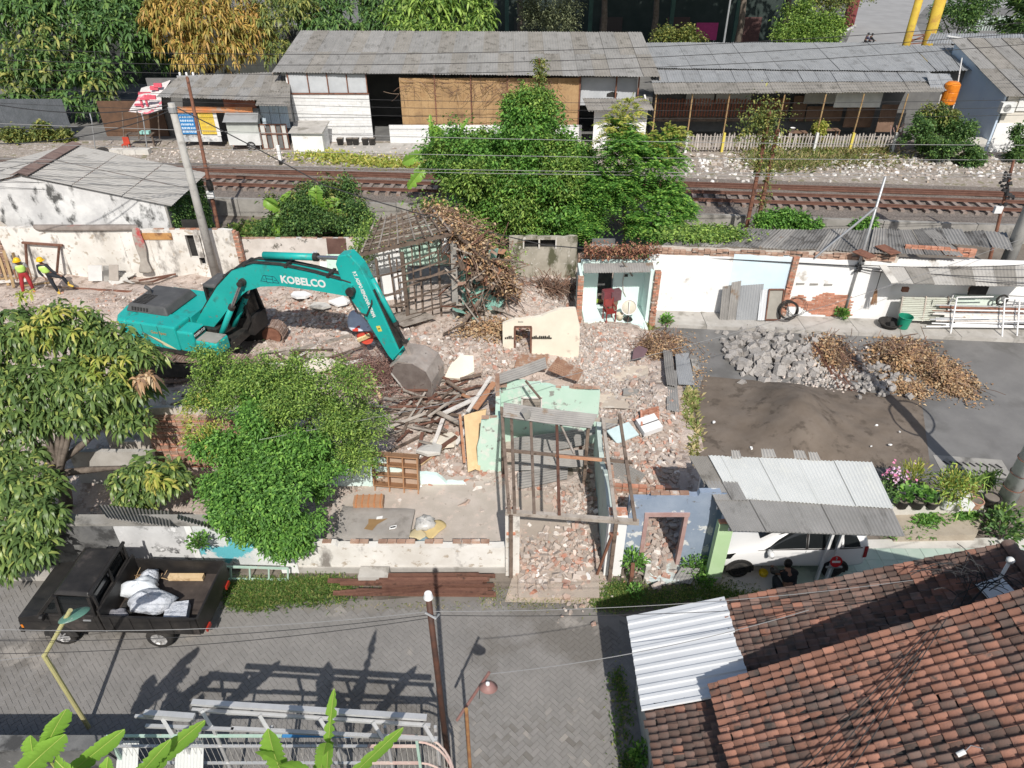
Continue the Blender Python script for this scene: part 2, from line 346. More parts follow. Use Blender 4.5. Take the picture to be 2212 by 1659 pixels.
for k,(b,lab) in enumerate(((40.42,'nearer of two loose rusty rails lying along the far side of the track'),(40.62,'farther of two loose rusty rails lying along the far side of the track'))):
 railmesh(b,z=.76+.05*k).build('spare_rail',rail_m,label=lab,cat='rail',group='loose rails beside the track')
# --- front street: joint bed and herringbone pavers
EDGE=[(-26,12.2),(-9.2,12.1),(-7.0,11.5),(-3.3,11.35),(.5,11.7),(1.6,11.2),(3.1,10.6),(3.4,9.0),(3.6,5.0)]
def edge_y(x):
 for (a,ya),(b,yb) in zip(EDGE,EDGE[1:]):
  if a<=x<=b:return ya+(yb-ya)*(x-a)/(b-a)
 return 12.2 if x<0 else 5
sheet('street',[(-60,1,-.012),(3.9,1,-.012),(3.7,9.6,-.012),(3.3,10.8,-.012),(1.6,11.4,-.012),(.4,11.9,-.012),(-3.3,11.5,-.012),(-7,11.7,-.012),(-9.2,12.3,-.012),(-60,12.4,-.012)],paver_joint)
street_paving=thing('street_paving',None,None,(0,9,0));street_paving['kind']='structure'
pw=.105;lst=[]
ca=math.cos(rad(45));sa=math.sin(rad(45))
for i in range(-190,190):
 for j in range(-190,190):
  r=(i-j)%4
  if r not in (0,3):continue
  cx,cy=(i+1,j+.5) if r==0 else (i+.5,j+1)
  X=(cx*ca-cy*sa)*pw-5.5;Y=(cx*sa+cy*ca)*pw+8.6
  if X<-20 or X>3.5 or Y<4.2 or Y>edge_y(X)-.08-R.random()*.25 or (X>3.0 and Y<7):continue
  lst.append((X,Y,r))
near=sorted([q for q in lst if -1.05<q[0]<2.75 and q[1]>7.15],key=lambda q:q[1])[:300];nearset=set(near)
pmesh=MB().add([(-.103,-.0505,-.02),(.103,-.0505,-.02),(.103,.0505,-.02),(-.103,.0505,-.02),(-.103,-.0505,.004),(.103,-.0505,.004),(.103,.0505,.004),(-.103,.0505,.004),(-.1,-.0475,.007),(.1,-.0475,.007),(.1,.0475,.007),(-.1,.0475,.007)],
 [(0,1,5,4),(1,2,6,5),(2,3,7,6),(3,0,4,7),(4,5,9,8),(5,6,10,9),(6,7,11,10),(7,4,8,11),(8,9,10,11)]).mesh('paver',paver)
big=MB()
pt=np.array([p for p in [v.co[:] for v in pmesh.vertices]]);pf=[tuple(p.vertices) for p in pmesh.polygons]
for q in lst:
 a=rad(45) if q[2]==0 else rad(135);z=R.uniform(-.003,.004)
 if q in nearset:
  o=bpy.data.objects.new('paver',pmesh);COL.link(o);o.parent=street_paving;o.location=(q[0],q[1]-9,z);o.rotation_euler=(R.uniform(-.012,.012),R.uniform(-.012,.012),a)
 else:
  c,s=math.cos(a),math.sin(a)
  big.add([(q[0]+p[0]*c-p[1]*s,q[1]+p[0]*s+p[1]*c,p[2]+z) for p in pt],pf)
big.build('paver_field',paver,street_paving,kind='stuff')
# --- side street on the right and its raised pavement
sheet('side_street',[(5.35,16.2,.1),(40,14,.1),(60,20,.1),(60,21.5,.1),(11.1,24.85,.1),(5.6,25.3,.1)],street_dark,th=.2)
pv=thing('pavement',None,None,(12,25.2,0));pv['kind']='structure'
x=5.7
while x<34:
 L=R.uniform(1.7,2.1);f=lambda t:25.3-.088*(t-5.2)
 MB().extr([(x,f(x)-.42,-.02),(x+L-.012,f(x+L)-.42,-.02),(x+L-.012,f(x+L)+.75,-.02),(x,f(x)+.75,-.02)],(0,0,.27+R.uniform(-.008,.008))).build('slab',concrete,pv);x+=L
# gully grate in the side street, by the leaning pole
gr=thing('drain_grate','dark iron drain grate with diagonal slots set in the side street','drain',G(2100,1008,.1));gc=worldloc(gr)
MB().obox(gc+Vector((0,0,.006)),(1.0,-.12,0),(.06,.42,0),(0,0,.006)).build('plate',concrete_d,gr)
for i in range(9):
 for j in range(2):
  p=gc+Vector((-.78+i*.19+j*.06,-.17+j*.33-.02*i,.014));MB().obox(p,(.05,-.09,0),(.03,.017,0),(0,0,.004)).build('slot',dark,gr)
# --- demolition yard: rough rubble ground
MOUNDS=[(-3.6,19.8,1.5,1.2,.25),(.3,26.8,2.2,2.0,.75),(4.9,19.1,1.1,1.8,.45),(4.0,23.8,1.6,1.5,.3),(-7.5,23.5,3,1.2,.25),(-4.2,18.0,1.6,1.0,.4),(-1.0,22.8,2,1.5,.45),(-15,27.3,5,1.3,.25),(-19,26,4,1.6,.2),(-8.0,27.2,2.4,1.4,.35),(-5.6,21.2,1.6,1.6,.3),(4.6,15.8,.8,.9,.25)]
def hz(x,y):
 h=.05+.1*(math.sin(x*1.7+y*.9)*math.sin(y*2.1-x*.6))+.04*math.sin(x*4.3+1)*math.sin(y*3.7)
 for mx,my,sx,sy,a in MOUNDS:h+=a*math.exp(-((x-mx)/sx)**2-((y-my)/sy)**2)
 k=1.
 if y<16.2 and x<5.2:k=max(.25,min(1,(y-14.9)/1.3))
 return h*k+.015
vs=[];fs=[];xs=np.arange(-27,6.01,.22);ys=np.arange(12.45,30.6,.22)
for y in ys:
 for x in xs:vs.append((x,y,hz(x,y)+R.uniform(-.02,.03)))
nx=len(xs)
for j in range(len(ys)-1):
 for i in range(nx-1):fs.append((j*nx+i,j*nx+i+1,(j+1)*nx+i+1,(j+1)*nx+i))
MB().add(vs,fs).build('demolition_ground',rubble_soil,kind='structure')
# forecourt floors of the pulled-down house
sheet('room_floor',[tuple(G(700,1180,.13)),tuple(G(1108,1180,.13)),tuple(G(1098,1020,.13)),tuple(G(860,1030,.13)),tuple(G(720,1080,.13))],
      M('screed_floor',(.42,.37,.32),(.5,.44,.39),2,c3=(.55,.46,.4),s3=3,bump=.3,c4=(.33,.29,.25),s4=6,t4=.62),th=.1)
drive_m=M('driveway_dust',(.42,.36,.3),(.36,.3,.25),1.2,c3=(.5,.4,.33),s3=2.6,t3=.55,bump=.5,c4=(.55,.3,.2),s4=7,t4=.69)
sheet('driveway',[tuple(G(1120,1290,.09)),tuple(G(1295,1290,.09)),tuple(G(1290,1120,.09)),tuple(G(1275,1060,.09)),tuple(G(1105,1060,.09)),tuple(G(1112,1130,.09))],drive_m,th=.1)
sheet('house_forecourt',[tuple(G(1090,1300,.02)),tuple(G(1320,1305,.02)),tuple(G(1310,1235,.02)),tuple(G(1110,1235,.02))],drive_m)
# ================================================================ BUILDINGS BEHIND THE RAILWAY
def RP(u,v,Y0,z0,k):
 d=ray(u,v);t=(z0-k*Y0-CAM_H)/(d.z-k*d.y);return Vector((d.x*t,d.y*t,CAM_H+d.z*t))
def lerp(a,b,t):return Vector(a)*(1-t)+Vector(b)*t
def quadpt(c,a,b):return lerp(lerp(c[0],c[1],a),lerp(c[3],c[2],a),b)
def roofing(parent,c,nc,nr,mat,per=.18,amp=.022,lift=.02,jit=.012,names='roof_sheet',over=.06,mats=None,sag=0.,seg=6):
 c=[Vector(p) for p in c]
 for j in range(nr):
  for i in range(nc):
   a0,a1=i/nc,(i+1)/nc+(.04/nc if i<nc-1 else 0);b0,b1=max(0,j/nr-over*(j>0)),(j+1)/nr
   up=Vector((0,0,lift*j+(i%2)*.012));jj=lambda:Vector((0,R.uniform(-jit,jit)*2,R.uniform(-jit,jit)))
   q=[quadpt(c,a,b)+up+jj() for a,b in ((a0,b0),(a1,b0),(a1,b1),(a0,b1))]
   for p,a in ((q[0],a0),(q[1],a1),(q[2],a1),(q[3],a0)):p.z-=sag*4*a*(1-a)
   MB().wave(*q,per=per,amp=amp,seg=seg).build(names,mats[(i+j)%len(mats)] if mats else mat,parent,smooth=True)
def vwall(mb,a,b,z0,z1,th=.12,back=True):
 a=Vector(a);b=Vector(b);d=(b-a);d.z=0;n=Vector((-d.y,d.x,0)).normalized()*th
 if n.y<0:n=-n
 z0a,z0b=z0 if isinstance(z0,tuple) else (z0,z0);z1a,z1b=z1 if isinstance(z1,tuple) else (z1,z1)
 p=[(a.x,a.y,z0a),(b.x,b.y,z0b),(b.x+n.x,b.y+n.y,z0b),(a.x+n.x,a.y+n.y,z0a)]
 return mb.hexa(p+[(a.x,a.y,z1a),(b.x,b.y,z1b),(b.x+n.x,b.y+n.y,z1b),(a.x+n.x,a.y+n.y,z1a)])
def blocks(parent,x0,x1,y,z0,z1,mat,bw=.6,bh=.2,th=.1,name='block',ztop=None):
 # painted blockwork laid in courses, each block a piece of its own
 j=0;z=z0;cache={}
 while z<z1-.02:
  h=min(bh,z1-z);x=x0-(bw/2 if j%2 else 0)
  while x<x1-.01:
   a,b=max(x,x0),min(x+bw,x1)
   if b-a>.05:
    k=(round(b-a,2),round(h,2))
    if k not in cache:cache[k]=MB().box(.004,b-a-.004,0,th,.004,h-.004).mesh(name,mat)
    o=bpy.data.objects.new(name,cache[k]);COL.link(o);o.parent=parent;o.location=Vector((a,y+R.uniform(-.004,.004),z))-worldloc(parent)
   x+=bw
  z+=bh;j+=1
block_m=M('white_blockwork',(.76,.76,.76),(.68,.68,.67),1.4,c3=(.5,.5,.48),s3=1.6,t3=.62,bump=.15,rnd=.05)
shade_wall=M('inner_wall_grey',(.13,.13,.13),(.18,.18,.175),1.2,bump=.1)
lightblue=M('light_blue_sheet',(.5,.6,.68),(.58,.67,.74),1.5,c3=(.42,.46,.48),s3=2.2,bump=.1)
orange_m=plain('orange_plastic',(.72,.22,.02),.4,c3=(.5,.14,.02),s3=3)
Zg=.7
# --- the large grey-roofed workshop
W=thing('workshop_building','white block workshop under a wide grey corrugated roof behind the railway','building',(-3,50,Zg))
er=(47.8,5.02,.185)
rc=[RP(588,156,*er),RP(1426,166,*er),RP(1386,70,*er),RP(650,66,*er)]
roofing(W,rc,24,2,fibro,mats=[fibro,fibro,fibro_b],sag=.0,lift=.012,jit=.006,over=.03)
for a in (0,1):MB().beam(rc[0+a]-Vector((0,0,.12)),rc[3-a]-Vector((0,0,.12)),.06,.14).build('rafter',wood_grey,W)
xl,xr,yw=V(627,200,48.4).x,V(803,250,48.4).x,48.4
blocks(W,xl,xr-.05,yw,Zg,3.75,block_m)
ez=lambda x:rc[0].z+(rc[1].z-rc[0].z)*(x-rc[0].x)/(rc[1].x-rc[0].x)-.02
gm=M('grey_panel',(.42,.44,.46),(.5,.52,.54),1.5,bump=.05)
for i in range(4):
 a=xl+.04+(xr-xl-.1)*i/4;b=xl+(xr-xl-.1)*(i+1)/4
 vwall(MB(),(a,yw+.02,0),(b,yw+.02,0),3.84,5.0,.04).build('upper_panel',gm,W)
mb=MB()
for i in range(5):
 a=xl+(xr-xl-.1)*i/4;mb.beam((a,yw-.03,3.78),(a,yw-.03,5.05),.06)
mb.beam((xl,yw-.03,3.79),(xr,yw-.03,3.79),.07);mb.build('panel_frame',rust,W)
vwall(MB(),(xl-.1,yw+.2,0),(xl-.1,55,0),Zg,(4.9,6.2),.1).build('side_wall',block_m,W)
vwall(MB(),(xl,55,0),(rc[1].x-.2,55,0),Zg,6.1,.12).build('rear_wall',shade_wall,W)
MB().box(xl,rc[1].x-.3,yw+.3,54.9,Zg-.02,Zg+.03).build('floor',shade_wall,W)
scr=[(866,940),(941,1017),(1020,1095),(1097,1172),(1174,1250)]
for u0,u1 in scr:
 a=V(u0,220,yw-.1).x;b=V(u1,220,yw-.1).x;zb=Z(268+(u0-866)*.03,yw)-.1;n=5;mb=MB()
 for i in range(n):
  p,q=a+(b-a)*i/n,a+(b-a)*(i+1)/n;y=yw-.1+.03*math.sin(i*2.1)
  mb.hexa([(p,y,zb),(q-.006,y+.01,zb),(q-.006,y+.03,zb),(p,y+.03,zb),(p,y,4.75),(q-.006,y+.01,4.75),(q-.006,y+.03,4.75),(p,y+.03,4.75)])
 for i in range(2):
  z=zb+.1+i*(4.4-zb);mb.beam((a+.02,yw-.125,z),(b-.02,yw-.125,z),.04,.02)
 mb.build('bamboo_screen',bamboo,W)
 MB().beam((b+.03,yw-.13,Zg),(b+.03,yw-.13,4.95),.07).build('post',rust,W)
blocks(W,V(842,290,yw-.3).x,V(1256,290,yw-.3).x,yw-.35,Zg,Z(270,yw-.3),block_m,name='low_wall_block')
# grey upper wall at the right end of the workshop, with a ragged hole
a,b=V(1255,190,yw+.3).x,V(1376,190,yw+.3).x
vwall(MB(),(a,yw+.3,0),(b,yw+.3,0),3.0,4.7,.1).build('end_wall',gm,W)
MB().extr([V(1310,209,yw+.295),V(1332,210,yw+.295),V(1334,201,yw+.295),V(1322,198,yw+.295),V(1311,202,yw+.295)],(0,-.015,0)).build('hole',dark,W)
mb=MB()
for u in (1250,1330,1378):mb.beam((V(u,200,yw).x,yw,Zg),(V(u,200,yw).x,yw,4.9),.09)
mb.build('post',rust,W)
# tangle of dry creeper hanging under the eave
vs=[]
mb=MB()
for i in range(110):
 u=R.uniform(850,1210);p=V(u,R.uniform(172,205),yw-.35);d=Vector((R.uniform(-1,1),R.uniform(-.1,.1),R.uniform(-.8,.3)))
 mb.tube(bez(p,p+d*.5+Vector((0,-.1,R.uniform(-.4,.4))),p+d*R.uniform(.8,1.6),5),.012,4,False)
mb.build('dry_creeper',twig_m,label='tangle of bare dry creeper hanging below the workshop eave over the bamboo screens',cat='creeper',kind='stuff')
# --- lean-to shed against it
L=thing('lean_to_shed','small white rendered shed with a short corrugated roof beside the workshop','shed',V(1335,330,46.9))
k=(46.7,3.55,.28);c=[RP(1270,240,*k),RP(1412,238,*k),RP(1403,213,*k),RP(1258,212,*k)]
roofing(L,c,4,1,fibro_b);y=46.9
vwall(MB(),V(1283,260,y),V(1397,260,y),Zg,c[0].z-.08,.12).build('wall',plaster_w,L)
vwall(MB(),V(1397,260,y)+Vector((0,.13,0)),V(1397,260,y)+Vector((.0,1.4,0)),Zg,(3.4,3.75),.1).build('side_wall',plaster_w,L)
# --- the long open shed with a picket fence
S=thing('open_shed','long open-fronted shed with two-tier corrugated roof on thin poles','shed',(18,48,Zg))
k=(46.0,Z(202,46.0),.2);st=lambda u,v:RP(u,v,*k)
c=[st(1414,203),st(2040,198),st(2004,150),st(1400,150)]
m1=quadpt(c,0,.45),quadpt(c,1,.45)
roofing(S,[c[0],c[1],m1[1],m1[0]],17,1,fibro_b,mats=[fibro_b])
roofing(S,[m1[0]+Vector((0,-.1,.03)),m1[1]+Vector((0,-.1,.03)),c[2],c[3]],17,1,zinc,per=.16,amp=.018)
up=Vector((0,0,.12))
roofing(S,[st(1398,151)+up,st(2006,158)+up,st(1930,96)+up,st(1374,96)+up],19,1,zinc,per=.16,amp=.018)
poles_u=[(1418,1403),(1496,1482),(1576,1562),(1695,1677),(1784,1762),(1866,1842),(1961,1936)]
pole_m=M('pole_ochre',(.42,.3,.14),(.3,.18,.1),5,bump=.2,rnd=.1)
yf=46.2
for i,(u0,u1) in enumerate(poles_u):
 x=V(u0,206,46.25).x;MB().tube([(x,yf+.12,Zg),(x+.02,yf+.08,2.6),(x,yf+.05,4.25)],.045,7).build('pole',pole_m,S)
# dim inside: back wall boards, white panels, reddish slat screen, brick plinth
bw=50.6;xa,xb=V(1412,220,bw).x,V(2010,220,bw).x
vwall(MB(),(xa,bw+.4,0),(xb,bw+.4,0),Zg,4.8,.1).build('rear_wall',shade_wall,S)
wp=M('off_white_panel',(.6,.6,.57),(.5,.5,.48),2,bump=.05)
for u0,u1,v0,v1 in ((1480,1540,203,228),(1545,1620,203,224),(1735,1820,203,224),(1800,1900,203,232)):
 y=bw-.4 if u0<1790 else 47.4
 vwall(MB(),V(u0,v1,y),V(u1,v1,y),Z(v1,y),Z(v0,y)+.3,.03).build('white_panel',wp,S)
rs=M('red_brown_slat',(.2,.075,.05),(.26,.11,.07),3,rnd=.2,bump=.2)
for i in range(44):
 x=V(1418,240,49.6).x+i*.2;z0=Z(252,49.6);MB().box(x,x+.11,49.6,49.63,z0,Z(214,49.6)+R.uniform(-.06,.06)).build('screen_slat',rs,S)
MB().box(V(1416,250,49.6).x,V(1630,250,49.6).x,49.55,49.66,Z(262,49.6),Z(253,49.6)).build('screen_rail',wood_old,S)
bro=M('brown_board',(.16,.1,.07),(.22,.14,.1),3,bump=.2,rnd=.15)
for u0,u1,v0,v1,y in ((1640,1700,212,250,50.2),(1705,1735,207,262,50.3),(1820,1880,232,275,49.8),(1738,1815,230,262,50.2),(1890,1925,226,285,48.5)):
 vwall(MB(),V(u0,v1,y),V(u1,v1,y),Z(v1,y),Z(v0,y),.04).build('board',bro,S)
# furniture and clutter glimpsed inside
for i,(u,v,y,wd,h,lab) in enumerate(((1725,276,48.2,1.2,.75,'dark wooden table under the open shed roof, below the white pot'),(1790,272,48.6,1.5,.8,'long dark wooden bench table inside the open shed'),(1655,282,47.6,1.0,.7,'low dark table behind the picket fence near the overgrown post'))):
 p=V(u,v,y);p.z=Zg;t=thing('table',lab,'table',p)
 MB().box(p.x-wd/2,p.x+wd/2,y-.3,y+.3,Zg+h-.04,Zg+h).build('table_top',bro,t)
 for sx in (-1,1):
  for sy in (-1,1):MB().box(p.x+sx*(wd/2-.05)-.03,p.x+sx*(wd/2-.05)+.03,y+sy*.25-.03,y+sy*.25+.03,Zg,Zg+h-.04).build('leg',bro,t)
p=V(1716,262,48.2);p.z=Zg+.75
MB().rev(p,[(.001,0),(.12,0),(.16,.25),(.17,.25)],12).build('pot',white_metal,label='white pot standing on the table in the open shed',cat='pot',smooth=True)
mb=MB();rp=V(1935,290,47.0);rp.z=Zg
# folded drying rack and sheets leaning at the shed's right end
for i in range(7):mb.beam(rp+Vector((R.uniform(-.5,.5),R.uniform(-.2,.2),0)),rp+Vector((R.uniform(-.4,.6),.2,R.uniform(1.0,1.7))),.04)
mb.build('rack',M('faded_red_frame',(.4,.2,.18),(.5,.4,.36),4,rnd=.1),label='folded rack of faded reddish bars leaning at the end of the open shed',cat='rack')
# picket fence
Fn=thing('picket_fence','weathered grey picket fence with white and yellow posts along the open shed','fence',(18,yf,Zg))
pk=M('weathered_picket',(.36,.32,.29),(.46,.42,.39),3,rnd=.25,bump=.3);x=V(1482,310,yf).x;xe=V(1940,310,yf).x
pmk=[MB().extr([(-.045,0,0),(.045,0,0),(.045,0,h-.08),(0,0,h),(-.045,0,h-.08)],(0,.02,0)).mesh('picket',pk) for h in (.98,1.05,1.1)]
while x<xe:
 o=bpy.data.objects.new('picket',R.choice(pmk));COL.link(o);o.parent=Fn;o.location=Vector((x,yf-.03,Zg+.12+R.uniform(-.04,.04)))-worldloc(Fn);o.rotation_euler=(0,R.uniform(-.06,.06),0);x+=.19
for z in (Zg+.35,Zg+.95):MB().box(V(1482,310,yf).x,xe,yf,yf+.03,z,z+.05).build('rail',pk,Fn)
yel=plain('yellow_paint',(.72,.6,.12),.6);wht=plain('white_paint',(.75,.75,.73),.6)
for u,m in ((1484,wht),(1563,yel),(1680,wht),(1763,wht),(1841,yel),(1934,wht)):
 x=V(u,300,yf-.1).x;MB().box(x-.07,x+.07,yf-.2,yf-.05,Zg-.1,Zg+1.25).build('post',m,Fn)
# --- small shop to the left of the workshop
P=thing('street_shop','small shop with grey corrugated roof, orange fascia and blue and yellow posters','shop',V(480,300,48))
k=(46.4,Z(212,46.4),.18);c=[RP(338,209,*k),RP(560,217,*k),RP(590,157,*k),RP(388,164,*k)]
roofing(P,c,8,2,fibro,mats=[fibro,fibro_b])
c=[RP(552,229,*k),RP(627,230,*k),RP(627,165,*k),RP(575,165,*k)]
roofing(P,[p+Vector((0,0,.03)) for p in c],3,2,fibro_b)
y=47.6;redw=M('red_wall_paint',(.45,.17,.11),(.52,.24,.17),2,c3=(.6,.5,.45),s3=3,t3=.6)
vwall(MB(),V(500,300,y),V(566,300,y),Zg,3.9,.1).build('red_wall',redw,P)
for i in range(3):
 a=V(568+i*20,270,y-.15);b=V(587+i*20,270,y-.15)
 MB().wave((a.x,y-.15,Z(275,y)),(b.x,y-.15,Z(275,y)),(b.x,y-.15,3.75),(a.x,y-.15,3.75),per=.12,amp=.015).build('blue_sheet',lightblue,P,smooth=True)
MB().box(V(366,235,y-.6).x,V(545,235,y-.6).x,y-.62,y-.57,Z(243,y-.6),Z(231,y-.6)).build('fascia',M('orange_fascia',(.62,.22,.08),(.5,.26,.14),2,c3=(.4,.3,.25),s3=2),P)
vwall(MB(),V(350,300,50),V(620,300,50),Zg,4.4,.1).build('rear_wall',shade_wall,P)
def poster(u0,u1,v0,v1,y,mat,name,ink=None,rows=0):
 a,b=V(u0,v1,y),V(u1,v0,y);o=vwall(MB(),(a.x,y,0),(V(u1,v1,y).x,y,0),a.z,b.z,.03).build(name,mat,P)
 if ink:
  mb=MB();w_=V(u1,v1,y).x-a.x
  for r in range(rows):
   zz=b.z-(b.z-a.z)*(r+.7)/(rows+.4);x=a.x+.1*w_
   while x<a.x+.88*w_:
    l_=R.uniform(.05,.13)*w_;mb.obox((x+l_/2,y-.004,zz),(l_/2,0,R.uniform(-.02,.02)),(0,.002,0),(0,0,(b.z-a.z)/(rows*4.2)));x+=l_*1.35
  mb.build('lettering',ink,o)
poster(393,428,239,290,y-.5,plain('blue_poster',(.03,.2,.48),.5),'blue_poster',plain('poster_ink',(.55,.68,.8)),6)
poster(437,469,241,290,y-.5,plain('yellow_poster',(.72,.52,.07),.5,c3=(.8,.66,.25),s3=3),'yellow_poster',plain('ochre_ink',(.58,.4,.08)),5)
for u0,u1 in ((386,392),(429,436),(470,478)):poster(u0,u1,238,294,y-.46,wht,'white_post')
poster(384,480,290,306,y-.42,M('shop_counter_white',(.68,.68,.66),(.4,.42,.44),2.5,c3=(.2,.2,.2),s3=3),'counter')
# food cart by the shop
C=thing('food_cart','grey metal food cart with sloping lid and spoked wheel beside the shop','cart',V(528,320,46.6));C.location.z=Zg
cl=M('cart_grey_metal',(.4,.42,.4),(.48,.5,.47),2,rough=.5,bump=.08);a=V(494,300,46.6).x;b=V(563,300,46.6).x
zt=Z(262,46.6)
MB().box(a,b,46.5,47.3,Zg+.35,Zg+1.05).build('lower_box',M('cart_white',(.66,.67,.66),(.55,.56,.55),2),C)
MB().box(a+.03,b-.03,46.6,47.25,Zg+1.06,zt).build('glass_case',cl,C)
MB().hexa([(a-.1,46.35,zt),(b+.1,46.35,zt),(b+.1,47.35,zt+.1),(a-.1,47.35,zt+.1),(a-.05,46.42,zt+.06),(b+.05,46.42,zt+.06),(b,47.3,zt+.62),(a,47.3,zt+.62)]).build('lid',zinc,C)
wc=Vector((V(543,315,46.45).x,46.42,Zg+.3))
whl=MB().torus(wc,(0,1,0),.27,.035,20,6).build('wheel',rubber,C)
mb=MB()
for i in range(5):
 t=math.pi*i/5;mb.beam(wc+Vector((math.cos(t),0,math.sin(t)))*.26,wc-Vector((math.cos(t),0,math.sin(t)))*.26,.02)
mb.build('spokes',steel,whl)
mb=MB()
for x in (a+.1,b-.1):mb.beam((x,46.6,Zg),(x,46.6,Zg+.35),.05)
mb.build('leg',steel,C)
D_=thing('folding_gate','white and dark panelled folding gate standing between the cart and the block wall','gate',V(594,322,46.8));D_.location.z=Zg
for i in range(5):
 a=V(567+i*11,300,46.8).x;b=V(567+i*11+9.4,300,46.8).x
 MB().box(a,b,46.78+.04*(i%2),46.82+.04*(i%2),Zg+.05,Z(268,46.8)).build('gate_panel',[wp,shade_wall,wp,shade_wall,wp][i],D_)
mb=MB();a=V(565,300,46.75).x;b=V(623,300,46.75).x
for z in (Zg+.05,Zg+1.,Z(268,46.8)):mb.beam((a,46.74,z),(b,46.74,z),.05)
for i in range(6):mb.beam((a+(b-a)*i/5,46.74,Zg),(a+(b-a)*i/5,46.74,Z(267,46.8)),.04)
mb.build('gate_frame',rust,D_)
B=thing('meter_hut','low white box hut with flat grey lid against the block wall','hut',V(665,333,45.9));B.location.z=Zg-.02
a,b=V(632,310,45.9).x,V(698,310,45.9).x
MB().box(a,b,45.9,47.6,Zg-.02,2.0).build('wall',plaster_w,B)
MB().hexa([(a-.1,45.7,2.0),(b+.1,45.7,2.0),(b+.15,47.75,2.2),(a-.05,47.75,2.2),(a-.1,45.7,2.06),(b+.1,45.7,2.06),(b+.15,47.75,2.27),(a-.05,47.75,2.27)]).build('lid',concrete,B)
sheet('block_wall_forecourt',[(V(700,330,45.5).x,45.9,Zg+.06),(V(1100,330,45.5).x,45.9,Zg+.06),(V(1100,330,45.5).x,48.0,Zg+.06),(V(700,330,45.5).x,48.0,Zg+.06)],concrete,th=.1)
for i,(u,v) in enumerate(((735,303),(755,306),(769,306),(789,304),(804,303))):
 p=V(u,v,47.6);p.z=Zg+.06;t=thing('flower_tub',['small black tub nearest the white meter hut','second black tub along the block wall, from the hut','middle black tub of five below the block wall','fourth black tub along the block wall, from the hut','black round tub beside the dark doorway'][i],'tub',p,R.uniform(-.2,.2),'black tubs along the block wall')
 MB().hexa([(-.15,-.15,0),(.15,-.15,0),(.15,.15,0),(-.15,.15,0),(-.22,-.22,.42),(.22,-.22,.42),(.22,.22,.42),(-.22,.22,.42)]).build('tub_body',black_m,t,local=True)
 MB().box(-.17,.17,-.17,.17,.425,.43).build('tub_soil',soil,t,local=True)
# --- stall with a printed banner as its awning
T=thing('banner_stall','dark stall roofed with an old printed white banner with pink lettering','stall',V(320,290,48.5));T.location.z=Zg
banner_m=M('printed_banner',(.66,.62,.6),(.55,.52,.5),2.2,c3=(.62,.16,.2),s3=1.3,t3=.58,w3=.02,c4=(.45,.55,.62),s4=2.,t4=.66,bump=.3)
g=[[V(277,241,47.2),V(318,246,47.0),V(350,236,47.0)],[V(297,212,48.6),V(328,206,48.8),V(348,206,48.8)],[V(305,190,50),V(345,178,50.2),V(372,168,50.2)]]
vv=[p for r_ in g for p in r_];MB().add(vv,[(0,1,4,3),(1,2,5,4),(3,4,7,6),(4,5,8,7)]).build('awning',banner_m,T)
ink=plain('banner_red',(.6,.1,.14));mb=MB()
for (u,v,du,dv) in ((318,216,10,0),(322,222,0,10),(330,212,12,-3),(312,226,0,8),(338,192,8,-3),(346,186,8,-3),(318,205,14,-3),(305,228,8,0)):
 p=V(u,v,47.9 if v>210 else 49.4)+Vector((0,-.3,.12));mb.obox(p,(du*.025+.06,0,0),(0,.05,.02),(0,.02,abs(dv)*.02+.04))
mb.build('lettering',ink,T)
for u in (268,300,345):MB().tube([V(u,300,47.0)*1,V(u-4,240,47.0)],.04,6).build('post',wood_old,T)
vwall(MB(),V(230,290,49.8),V(365,290,49.8),Zg,3.0,.1).build('rear_wall',M('stall_back',(.1,.06,.04),(.14,.08,.05),2),T)
mb=MB();p=V(300,285,47.6)
mb.box(p.x-.9,p.x+.9,47.4,48.0,Zg+.72,Zg+.77)
for sx in (-.8,.8):mb.box(p.x+sx-.04,p.x+sx+.04,47.5,47.58,Zg,Zg+.72)
mb.build('counter',wood_old,T)
MB().box(p.x+.1,p.x+.7,47.45,47.8,Zg+.78,Zg+.95).build('cooler_box',plain('cyan_plastic',(.35,.65,.6)),label='small cyan plastic box on the stall counter',cat='box')
c0=V(265,290,46.4);c0.z=Zg
t=thing('plastic_chair','red plastic chair standing by the concrete blocks at the banner stall','chair',c0);rp=plain('red_plastic',(.5,.07,.04))
MB().box(-.2,.2,-.2,.2,.42,.46).build('seat',rp,t,local=True);MB().box(-.2,.2,.16,.2,.46,.85).build('backrest',rp,t,local=True)
for sx in (-.17,.17):
 for sy in (-.17,.17):MB().box(sx-.02,sx+.02,sy-.02,sy+.02,0,.42).build('leg',rp,t,local=True)
for i,u in enumerate((247,275,303)):
 a=V(u,312,45.6);MB().box(a.x-.42,a.x+.42,45.5,45.95,Zg,Zg+.35).build('concrete_block',concrete_p,label=['concrete block nearest the old tyre by the stall','middle concrete block below the red chair','concrete block farthest from the old tyre by the stall'][i],cat='block',group='concrete blocks at the banner stall')
ty=V(217,315,45.6);ty.z=Zg
MB().torus(ty+Vector((0,0,.16)),(.3,-.4,1),.32,.12,20,8).build('old_tyre',rubber,label='old car tyre lying at the end of the concrete blocks',cat='tyre',smooth=True)
t=thing('steel_goalpost','thin steel frame of two uprights standing by the dark stall','frame',V(205,310,46.5))
for u in (198,310):
 MB().tube([V(u+8,322,46.2),V(u,260,46.2),V(u-4,245,46.6)],.035,6).build('upright',steel,t)
